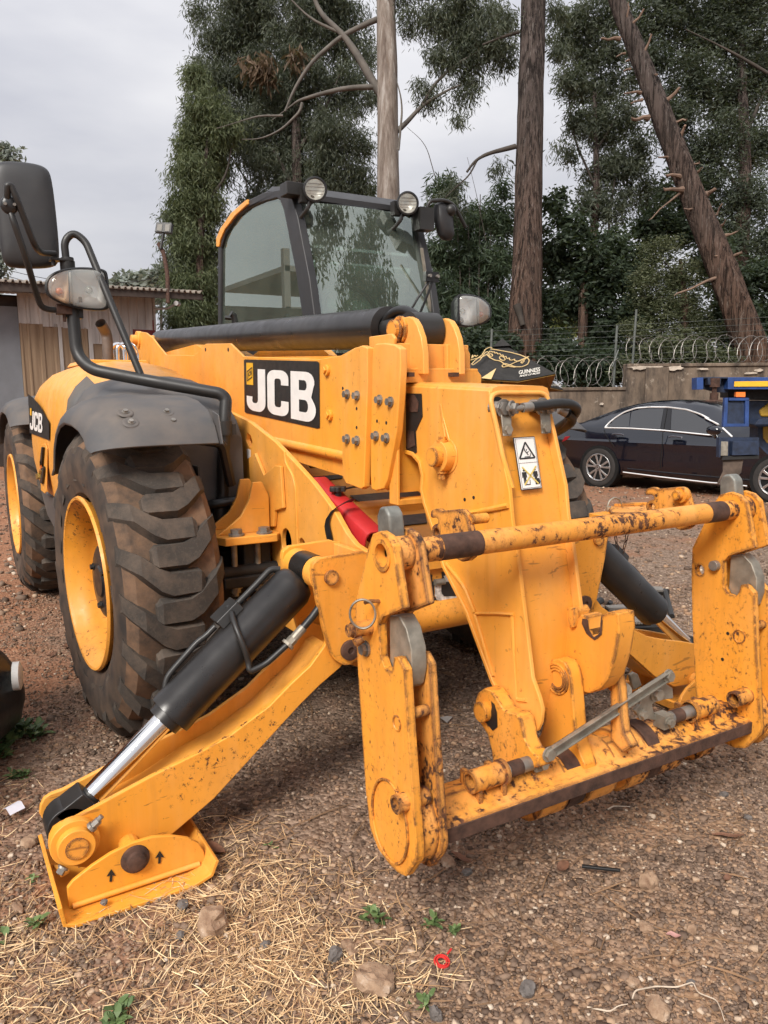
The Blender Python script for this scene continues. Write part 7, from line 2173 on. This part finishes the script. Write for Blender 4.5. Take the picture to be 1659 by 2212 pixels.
def foliage(name, blobs, mat, parent, nleaf, ll, lw, droop, seed, clump=.42, per=70, fan=.5):
    """blobs: (px x, px y, px radius, depth); leaves gathered in clumps with gaps between them"""
    r = np.random.RandomState(seed)
    area = np.array([b[2] ** 2 * b[3] ** 2 for b in blobs], float); area /= area.sum()
    C_, A_n = [], []
    for b, w in zip(blobs, area):
        c = np.array(D2(b[0], b[1], b[3])); R = b[2] / FPX * b[3]
        k = max(2, int(nleaf * w / per))
        d = r.normal(size=(k, 3)); d /= np.linalg.norm(d, axis=1, keepdims=True)
        C_.append(c + d * (R * (r.rand(k, 1) ** .45) * r.uniform(.75, 1.25, (k, 1))) * np.array([1, 1, 1.0]))
    C_ = np.concatenate(C_)
    n = len(C_) * per
    cs = np.repeat(C_, per, axis=0)
    rad = np.repeat(r.uniform(.5, 1.25, len(C_)) * clump, per)
    off = np.clip(r.normal(size=(n, 3)), -1.5, 1.5) * rad[:, None] * np.array([.55, .55, .5])
    off[:, 2] -= np.abs(r.normal(size=n)) * rad * .5 * droop
    p = cs + off
    d = r.normal(size=(n, 3)); d[:, 2] = d[:, 2] * .5 - droop * 1.6
    d /= np.linalg.norm(d, axis=1, keepdims=True)
    s = np.cross(d, r.normal(size=(n, 3))); s /= np.linalg.norm(s, axis=1, keepdims=True)
    L = (ll * r.uniform(.6, 1.3, n))[:, None]; W = (lw * r.uniform(.7, 1.3, n))[:, None]
    v = np.stack([p, p + d * L * .45 + s * W, p + d * L, p + d * L * .45 - s * W], 1).reshape(-1, 3)
    f = np.arange(n * 4).reshape(-1, 4)
    return np_mesh(name, v, f, mat, None if parent is None else None) if parent is None else _par(np_mesh(name, v - np.array(parent.location), f, mat), parent)


def _par(o, p):
    o.parent = p
    return o


def path(pts, d):
    return [D2(x, y, d) if len(pts[0]) == 2 else None for x, y in pts]


def trunk_mesh(pts, rads, n=28, seed=0, rough=.11):
    rr = random.Random(seed)
    P_ = []
    R_ = []
    for i in range(len(pts) - 1):
        for k in range(8):
            t_ = k / 8; P_.append(pts[i] * (1 - t_) + pts[i + 1] * t_); R_.append(rads[i] * (1 - t_) + rads[i + 1] * t_)
    P_.append(pts[-1]); R_.append(rads[-1])
    vs_, fs = tube(P_, 1.0, n)
    out = []
    for i in range(len(P_)):
        for k in range(n):
            v = vs_[i * n + k]; dd = (v - P_[i])
            ridge = 1 + rough * noise.noise((k * .9 + seed, i * .10, 0)) + rough * .8 * noise.noise((k * 1.9, i * .35, seed))
            out.append(P_[i] + dd * R_[i] * ridge)
    return out, fs


def tree(name, lab, base, trunk=None, rads=None, bark=None, branches=(), bmat=None, folis=(), group=None, cat='tree', seed=1):
    root = empty(name, base, lab, cat, group)
    if trunk:
        obj('trunk', trunk_mesh(trunk, rads, seed=seed), bark, root, smooth=60)
    for k, (pts, r0, r1) in enumerate(branches):
        obj('branch', tube(pts, r0 * .8, 8, .4, taper=r1 / r0), bmat or bark, root, smooth=60)
    for k, fo in enumerate(folis):
        foliage(fo.get('name', 'crown'), fo['blobs'], fo['mat'], root, fo['n'], fo['ll'], fo['lw'], fo['droop'], seed * 31 + k, fo.get('clump', .42), fo.get('per', 70))
    return root


def gb(x, y, d):
    p = D2(x, y, d); return V(p.x, p.y, gz(p.x, p.y) - .1)


def B(*l, d):
    return [(x, y, r, d + dd) for (x, y, r, dd) in l]


GUM = dict(ll=.155, lw=.0125, droop=.8)
# 1 pale-trunked gum behind the cab
d1 = 18.5
b1 = [(ats('J', [(1090, 470), (1040, 400), (960, 260), (890, 160), (780, 60), (740, -60)], d=d1), .14, .06), (ats('J', [(1050, 90), (980, 120), (880, 170), (740, 290), (660, 420), (620, 520)], d=d1), .09, .035),
      (ats('J', [(1040, 405), (900, 410), (760, 445), (680, 470), (640, 500), (560, 560)], d=d1), .085, .010), (ats('J', [(1120, 630), (1180, 580), (1260, 490), (1380, 420), (1440, 395)], d=d1), .085, .02),
      (ats('J', [(1260, 490), (1310, 400), (1380, 330), (1450, 280), (1659, 160)], d=d1), .05, .02), (ats('J', [(890, 160), (740, 90), (650, 0)], d=d1), .05, .02), (ats('J', [(1150, 700), (1170, 480), (1130, 340)], d=d1 - .3), .035, .015),
      (ats('J', [(700, 480), (690, 520), (600, 610), (500, 650), (420, 650)], d=d1), .05, .012), (ats('J', [(610, 540), (500, 540), (430, 560), (300, 600)], d=d1), .035, .01)]
tree('gum_tree', 'gum tree with a pale bare trunk rising behind the cab roof', gb(842, 800, d1), [gb(842, 800, d1), D2(842, 560, d1), D2(839, 330, d1), D2(836, 120, d1), D2(830, -160, d1)], [.30, .29, .25, .235, .19], bark_p, b1, branch_m,
     [dict(blobs=B((940, 30, 45, 0), (1000, 60, 55, .5), (1065, 50, 50, 0), (1015, 125, 45, .4), (960, 110, 40, 0), (925, 195, 30, 0), (1000, 190, 30, .3), (880, 30, 25, 0), (995, 255, 16, 0), (1090, 110, 35, .6), (985, 40, 40, 1.), (1050, 110, 30, 0), (870, -40, 50, 0), (1010, -40, 60, 0), d=d1), mat=gum, n=26000, clump=.30, **GUM)], seed=1)
# 2-4 the bushy gums at left
d2 = 21.
tree('gum_tree', 'tall dark bushy gum tree filling the sky left of the pale trunk', gb(640, 800, d2), [gb(640, 800, d2), D2(645, 500, d2), D2(640, 250, d2), D2(650, 20, d2)], [.22, .16, .12, .07], bark_b,
     [(ats('d', [(642, 420), (600, 340), (540, 250)], d=d2), .09, .03), (ats('d', [(642, 330), (700, 240), (740, 150)], d=d2), .08, .03), (ats('d', [(690, 470), (690, 300), (720, 180)], d=d2), .08, .03), (ats('d', [(645, 500), (560, 430), (500, 340)], d=d2), .07, .02)], twig_m,
     [dict(blobs=B((470, 75, 45, 0), (540, 60, 70, .6), (640, 60, 75, 0), (735, 60, 65, .6), (460, 160, 50, 0), (545, 165, 75, .5), (640, 170, 75, 0), (745, 180, 60, .5), (520, 270, 65, 0), (610, 280, 75, .6), (715, 280, 65, 0), (780, 300, 30, .5), (790, 110, 25, .5), (560, 345, 40, 0), (620, 365, 55, .5), (700, 360, 50, 0), (770, 380, 35, .5), (540, -20, 70, 0), (680, -30, 80, 0), (800, 200, 20, 0), (430, 10, 25, 0), (650, 420, 55, 0.5), (740, 420, 50, .5), (560, 430, 40, 0), d=d2), mat=gum, n=140000, clump=.33, **GUM),
      dict(name='dry_sprays', blobs=B((545, 130, 12, -.9), (565, 140, 14, -.9), (580, 150, 12, -.9), (640, 115, 6, -.9), d=d2), mat=dryl, n=700, clump=.25, ll=.28, lw=.03, droop=1.0)], seed=2)
d3 = 19.5
tree('gum_tree', 'bushy gum tree with fresher green leaves at the left end of the trees', gb(430, 800, d3), [gb(430, 800, d3), D2(432, 560, d3), D2(440, 380, d3), D2(460, 230, d3)], [.12, .09, .06, .04], bark_b,
     [(ats('d', [(438, 500), (400, 400), (395, 340)], d=d3), .05, .02), (ats('d', [(438, 450), (490, 380), (500, 320)], d=d3), .05, .02)], twig_m,
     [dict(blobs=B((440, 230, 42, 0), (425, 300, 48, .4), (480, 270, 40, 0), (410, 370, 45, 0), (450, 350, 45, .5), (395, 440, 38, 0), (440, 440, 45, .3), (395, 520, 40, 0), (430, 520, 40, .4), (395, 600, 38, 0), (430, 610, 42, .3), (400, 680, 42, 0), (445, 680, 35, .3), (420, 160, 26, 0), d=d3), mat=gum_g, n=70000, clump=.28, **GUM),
      dict(name='dark_sprays', blobs=B((400, 480, 36, .8), (430, 560, 40, .8), (400, 640, 38, .8), (470, 360, 30, .8), (370, 560, 16, 0), (365, 470, 14, 0), d=d3), mat=gum, n=14000, clump=.36, **GUM)], seed=3)  # second set of sprays, in the darker gum leaf colour
d4 = 24.
tree('gum_tree', 'sparser gum tree whose stems show behind the cab', gb(740, 800, d4), [gb(740, 800, d4), D2(735, 500, d4), D2(700, 330, d4), D2(690, 220, d4)], [.16, .14, .10, .07], bark_p,
     [(ats('d', [(735, 520), (780, 440), (800, 380)], d=d4), .05, .02), (ats('d', [(560, 620), (545, 480), (530, 380)], d=d4), .08, .03)], twig_m,
     [dict(blobs=B((520, 500, 30, 0), (560, 560, 40, 0), (640, 500, 40, 0), (780, 470, 35, 0), (800, 420, 25, 0), (700, 500, 45, 0), (770, 540, 40, 0), (620, 600, 50, 0), (500, 600, 30, 0), (480, 680, 40, 0), (560, 690, 50, 0), d=d4), mat=gum_g, n=34000, clump=.36, **GUM)], seed=4)
# 5 tall brown trunk
d5 = 17.
tk = [gb(1133, 800, d5), D2(1133, 740, d5), D2(1140, 560, d5), D2(1143, 400, d5), D2(1147, 200, d5), D2(1152, 30, d5), D2(1156, -120, d5)]
tree('brown_trunk_tree', 'tall straight brown trunk with fibrous bark right of the cab', gb(1133, 800, d5), tk, [.41, .37, .315, .295, .275, .265, .25], bark_b,
     [(ats('K', [(195, 850), (120, 870), (40, 890), (-40, 930), (-90, 1000)], d=d5 - .2), .07, .03), (ats('J', [(1659, 695), (1560, 715), (1520, 740), (1480, 820), (1420, 870), (1370, 920)], d=d5 - .2), .035, .012), (ats('K', [(215, 185), (100, 220), (0, 260)], d=d5), .05, .02), (ats('K', [(200, 1770), (215, 1820), (235, 1890)], d=d5 - .42), .11, .07)], twig_m,
     [dict(blobs=B((985, 395, 18, 0), (960, 420, 22, 0), (1080, 345, 16, 0), (1215, 320, 14, 0), (1090, 30, 25, 0), (1200, 20, 25, .5), (1210, 90, 25, .5), (980, 440, 22, 0), d=d5), mat=gum, n=3600, clump=.28, **GUM)], seed=5)
# 6 leaning trunk with stubs
d6 = 16.5
lk = [gb(1668, 860, d6), D2(1620, 740, d6), D2(1560, 580, d6), D2(1500, 430, d6), D2(1430, 250, d6), D2(1380, 120, d6), D2(1325, -20, d6), D2(1290, -110, d6)]
lean = tree('leaning_trunk', 'leaning brown trunk with short broken branch stubs at right', gb(1668, 860, d6), lk, [.40, .335, .29, .255, .215, .185, .155, .14], bark_b, seed=6)
for (x0, y0, x1, y1, r_) in ((800, 225, 695, 215, .035), (930, 320, 980, 200, .03), (860, 150, 935, 60, .03), (840, 120, 845, 20, .025), (850, 350, 835, 352, .02), (860, 400, 822, 412, .02), (1060, 590, 1150, 515, .045), (920, 540, 835, 540, .03), (930, 580, 865, 600, .025), (965, 685, 872, 690, .05), (1110, 710, 1185, 695, .03), (1150, 790, 1172, 735, .04), (1160, 1030, 1070, 1018, .05), (1165, 1100, 1060, 1100, .05), (1150, 1120, 985, 1265, .02), (1230, 1210, 1180, 1210, .025), (1300, 1130, 1355, 1100, .05), (1410, 1370, 1480, 1350, .03), (1440, 1490, 1505, 1470, .04), (1400, 1470, 1360, 1490, .03), (1370, 1610, 1130, 1710, .03), (1230, 955, 1255, 945, .025), (1075, 915, 1030, 912, .025), (1250, 1000, 1278, 975, .025), (990, 440, 1012, 438, .025), (830, 310, 785, 325, .02), (1360, 1250, 1395, 1180, .02), (1390, 1310, 1415, 1275, .02)):
    a, b = at('K', x0, y0, d=d6 - .1), at('K', x1, y1, d=d6 - .25)
    rs_ = random.Random(x0 * 7 + y0)
    jt = lambda q_: V(rs_.uniform(-q_, q_), rs_.uniform(-q_, q_), rs_.uniform(-q_, q_))
    mid_ = (a + b) / 2
    obj('branch_stub', tube([a, a * .7 + b * .3 + jt(.02), a * .35 + b * .65 + jt(.03), b + jt(.02), b + (b - a) * .06 + jt(.03)], r_ * .85, 7, taper=lambda t_: 1.7 - 2.6 * t_ if t_ < .3 else .92 - .25 * t_ - (.45 if t_ > .95 else 0)), stub_m, lean, smooth=50)
# 7 feathery acacia on the right
d7 = 19.
AC = dict(ll=.12, lw=.017, droop=.35)
tree('acacia_tree', 'dark feathery leaved tree filling the upper right corner', gb(1600, 860, d7), [gb(1600, 860, d7), D2(1600, 600, d7), D2(1610, 350, d7), D2(1600, 60, d7)], [.22, .18, .14, .08], bark_b,
     [(ats('K', [(1659, 425), (1500, 330), (1350, 250), (1180, 170)], d=d7 - 1), .05, .015), (ats('d', [(1605, 420), (1540, 330), (1480, 280)], d=d7), .06, .02), (ats('d', [(1600, 540), (1530, 460), (1470, 420)], d=d7), .06, .02), (ats('d', [(1608, 300), (1650, 200), (1700, 150)], d=d7), .06, .02)], twig_m,
     [dict(blobs=B((1430, 40, 60, 0), (1510, 60, 75, .6), (1600, 50, 80, 0), (1660, 140, 70, .5), (1500, 170, 65, 0), (1590, 200, 75, .5), (1460, 250, 50, 0), (1540, 300, 65, 0), (1640, 310, 60, .4), (1520, 400, 60, .3), (1610, 430, 65, 0), (1650, 540, 55, .3), (1420, 130, 40, 0), (1580, 520, 50, 0), (1480, 340, 40, .3), (1600, -40, 90, 0), (1460, -30, 60, 0), (1390, 60, 30, .4), d=d7), mat=acac, n=90000, clump=.30, **AC)], seed=7)
# 8 gum between the two trunks at right
d8 = 20.
tree('gum_tree', 'loose gum tree between the straight and the leaning trunk', gb(1275, 820, d8), [gb(1275, 820, d8), D2(1275, 600, d8), D2(1290, 420, d8), D2(1285, 200, d8)], [.14, .12, .09, .05], bark_b,
     [(ats('d', [(1320, 600), (1315, 480), (1330, 380)], d=d8), .05, .03), (ats('d', [(1285, 400), (1240, 300), (1230, 220)], d=d8), .04, .02), (ats('d', [(1285, 330), (1330, 260), (1350, 200)], d=d8), .04, .02)], twig_m,
     [dict(blobs=B((1225, 50, 42, 0), (1265, 100, 50, .4), (1235, 170, 40, 0), (1290, 190, 50, .4), (1320, 110, 45, 0), (1290, 30, 50, 0), (1260, 250, 38, 0), (1300, 280, 45, .4), (1345, 250, 45, 0), (1360, 170, 30, 0), (1240, 330, 22, 0), (1300, 370, 42, .4), (1350, 350, 45, 0), (1270, 430, 30, 0), (1330, 440, 45, 0), (1380, 320, 35, 0), (1390, 420, 40, .4), (1340, 0, 50, 0), d=d8), mat=gum, n=36000, clump=.29, ll=.15, lw=.016, droop=.55)], seed=8)
# 9 bamboo clump right of the cab
d9 = 18.
tree('bamboo_clump', 'leafy bamboo clump just right of the cab', gb(1010, 820, d9), None, None, None,
     [([gb(980 + 18 * k, 820, d9), D2(975 + 20 * k, 600, d9), D2(960 + 26 * k, 420 + (k % 3) * 30, d9)], .03, .012) for k in range(6)] + [(ats('d', [(940, 380), (920, 310), (880, 275)], d=d9 - .4), .012, .006), (ats('d', [(1050, 520), (1030, 420), (1010, 340)], d=d9 - .4), .010, .005)], twig_m,
     [dict(blobs=B((960, 400, 26, 0), (945, 440, 22, 0), (985, 480, 40, .4), (1050, 470, 45, .4), (950, 540, 40, 0), (1010, 560, 60, .5), (1075, 560, 50, 0), (960, 630, 50, 0), (1040, 650, 55, .4), (1085, 470, 30, 0), (1080, 690, 45, 0), (1090, 410, 20, 0), (970, 700, 50, 0), (1050, 730, 40, 0), d=d9), mat=bamb, n=27000, ll=.22, lw=.015, droop=.55, clump=.28)], seed=9)
# 10 dense broad-leaved tree behind the wall
d10 = 18.
tree('dense_tree', 'dense dark broad leaved tree behind the wall between the trunks', gb(1260, 820, d10), [gb(1260, 820, d10), D2(1260, 640, d10), D2(1270, 540, d10)], [.12, .10, .06], bark_b, (), None,
     [dict(blobs=B((1195, 440, 28, 0), (1225, 500, 45, 0), (1200, 570, 50, .5), (1270, 560, 50, 0), (1330, 530, 45, .4), (1190, 650, 36, 0), (1260, 640, 60, .4), (1330, 610, 50, 0), (1380, 580, 40, .4), (1300, 710, 55, .4), (1370, 680, 50, 0), (1190, 740, 45, 0), (1280, 770, 45, 0), (1350, 760, 45, 0), d=d10), mat=bush, n=26000, ll=.15, lw=.030, droop=.3, clump=.26)], seed=10)
# 11 cypress boughs at the foot of the leaning trunk
d11 = 17.2
tree('cypress', 'olive green cypress boughs left of the leaning trunk base', gb(1480, 830, d11), [gb(1480, 830, d11), D2(1480, 660, d11), D2(1470, 560, d11)], [.10, .08, .04], bark_b,
     [(ats('d', [(1480, 660), (1430, 640), (1380, 640)], d=d11), .03, .01), (ats('d', [(1480, 620), (1450, 580), (1410, 540)], d=d11), .03, .01), (ats('d', [(1470, 700), (1420, 720), (1360, 730)], d=d11), .03, .01)], twig_m,
     [dict(blobs=B((1410, 545, 26, 0), (1445, 540, 26, 0), (1395, 610, 34, 0), (1440, 610, 40, .3), (1480, 600, 34, 0), (1400, 670, 40, .3), (1450, 670, 42, 0), (1500, 660, 40, .4), (1370, 720, 30, 0), (1420, 740, 42, .3), (1470, 735, 40, 0), (1520, 720, 36, .3), d=d11), mat=cypr, n=26000, ll=.085, lw=.014, droop=.0, clump=.26, per=90)], seed=11)
# 12 dark growth at lower right behind the wall
d12 = 18.5
tree('dark_shrub', 'dark shrub growth behind the wall under the leaning trunk', gb(1580, 840, d12), [gb(1580, 840, d12), D2(1580, 700, d12)], [.08, .05], bark_b, (), None,
     [dict(blobs=B((1480, 490, 45, 0), (1430, 470, 40, 0), (1540, 560, 50, 0), (1600, 620, 55, 0), (1560, 690, 55, .3), (1650, 680, 55, 0), (1640, 600, 45, 0), (1510, 760, 40, 0), (1590, 770, 45, 0), (1660, 770, 50, 0), (1430, 780, 45, .3), (1400, 500, 40, .3), (1470, 420, 45, .3), d=d12), mat=bush, n=26000, ll=.14, lw=.026, droop=.25, clump=.26)], seed=12)
# bush seen through the dark trees, sunlight put into its bright leaf colour
tree('sunlit_bush', 'yellow green bush coloured as sunlit, glimpsed low between the trunk and the dark shrubs', gb(1225, 830, 23), [gb(1225, 830, 23), D2(1225, 700, 23)], [.06, .03], bark_b, (), None,
     [dict(blobs=B((1215, 690, 26, 0), (1235, 650, 20, 0), (1200, 730, 24, 0), (1245, 700, 20, 0), d=23), mat=leaf_mat('sunlit_leaf', (.16, .19, .06), (.34, .36, .14)), n=6000, ll=.16, lw=.03, droop=.4, clump=.3)], seed=23)
# 13 fern-like plants and small shrubs on the bank above the wall
d13 = 16.2
tree('fern_shrub', 'fern like green shrub peeping over the high wall top', gb(1480, 840, d13), None, None, None, (), None,
     [dict(blobs=B((1400, 765, 26, 0), (1450, 762, 30, 0), (1500, 768, 26, 0), (1560, 772, 24, 0), (1420, 745, 22, 0), (1350, 790, 22, 0), d=d13), mat=cypr, n=9000, ll=.11, lw=.018, droop=.2, clump=.2)], seed=13, cat='shrub')
tree('fern_shrub', 'dark shrub behind the low wall section beside the parasol', gb(1240, 840, d13), None, None, None, (), None,
     [dict(blobs=B((1190, 780, 40, 0), (1240, 790, 40, 0), (1300, 800, 40, 0), (1080, 760, 40, 0), (1020, 740, 40, 0), (1140, 800, 30, .6), d=d13 + .6), mat=bush, n=12000, ll=.14, lw=.030, droop=.3, clump=.26)], seed=14, cat='shrub')
# 14 far trees at left
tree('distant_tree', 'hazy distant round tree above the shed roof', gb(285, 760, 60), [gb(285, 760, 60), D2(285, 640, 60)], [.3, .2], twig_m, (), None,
     [dict(blobs=B((270, 630, 20, 0), (300, 625, 22, 0), (325, 628, 16, 0), (250, 636, 12, 0), d=60), mat=hazed_far, n=6000, ll=.55, lw=.16, droop=.2, clump=1.1)], seed=15)
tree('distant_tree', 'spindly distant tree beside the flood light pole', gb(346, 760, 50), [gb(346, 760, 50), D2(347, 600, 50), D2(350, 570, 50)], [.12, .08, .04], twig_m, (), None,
     [dict(blobs=B((345, 585, 9, 0), (335, 600, 7, 0), (352, 600, 7, 0), (340, 618, 8, 0), d=50), mat=hazed_far, n=700, ll=.5, lw=.10, droop=.2, clump=.5)], seed=16)
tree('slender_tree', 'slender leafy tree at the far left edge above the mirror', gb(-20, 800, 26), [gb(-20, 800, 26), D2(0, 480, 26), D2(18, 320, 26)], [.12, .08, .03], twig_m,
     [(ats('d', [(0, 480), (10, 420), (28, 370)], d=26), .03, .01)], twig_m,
     [dict(blobs=B((12, 320, 12, 0), (28, 330, 10, 0), (8, 350, 10, 0), (-4, 560, 16, 0), (10, 575, 10, 0), (-8, 600, 14, 0), d=26), mat=hazed_far, n=900, ll=.22, lw=.05, droop=.4, clump=.35)], seed=17)

# ================================================================ what the cab glass mirrors: yard behind and left of the camera
tag(obj('green_fence', prism([V(-14, 6, -.1), V(-14, 34, -.1), V(-14, 34, 3.6), V(-14, 6, 3.6)], (-.2, 0, 0)), simple('green_sheet', (.03, .075, .05), .6, var=.3, scale=.5)), 'green sheet metal fence out of frame, mirrored in the cab side window', 'fence')
cbm = simple('raw_concrete', (.26, .25, .23), .9)
bl = empty('concrete_building', V(-34, 60, 0), 'unfinished concrete building mirrored in the cab side window', 'building')
rr = random.Random(5)
for k in range(3):
    obj('floor_slab', box(-44, -22, 52, 66, 4.5 + k * 3, 4.9 + k * 3), cbm, bl)
for k in range(7):
    obj('column', box(-44 + k * 3.6, -43.5 + k * 3.6, 52, 52.5, 0, 11 + rr.uniform(1, 5)), cbm, bl)
d_t = V(.52, -.60, .60).normalized()
rt_ = empty('overhanging_tree', V(7.5, -9.5, 0), 'tree standing behind the camera, mirrored in the windscreen', 'tree')
obj('trunk', trunk_mesh([V(7.5, -9.5, -.2), V(7.3, -9.2, 4), V(7.0, -8.8, 9), V(6.8, -8.6, 13)], [.4, .32, .24, .12], seed=4), bark_b, rt_, smooth=60)
r = np.random.RandomState(3)
n_c, per = 30, 420
cs = np.array([5.2, -6.6, 9.4]) + r.uniform(-1, 1, (n_c, 3)) * np.array([3.0, 2.4, 3.0])
cs = np.repeat(cs, per, axis=0); n = len(cs)
o_ = np.clip(r.normal(size=(n, 3)), -1.7, 1.7) * np.array([1.2, .30, .10])
p = cs + np.stack([o_[:, 0] * .755 - o_[:, 1] * .656, o_[:, 0] * .656 + o_[:, 1] * .755, o_[:, 2]], 1)
d = r.normal(size=(n, 3)); d[:, 2] *= .3; d /= np.linalg.norm(d, axis=1, keepdims=True)
s = np.cross(d, r.normal(size=(n, 3))); s /= np.linalg.norm(s, axis=1, keepdims=True)
v = np.stack([p, p + d * .12 + s * .05, p + d * .28, p + d * .12 - s * .05], 1).reshape(-1, 3) - np.array(rt_.location)
_par(np_mesh('crown', v, np.arange(n * 4).reshape(-1, 4), gum), rt_)
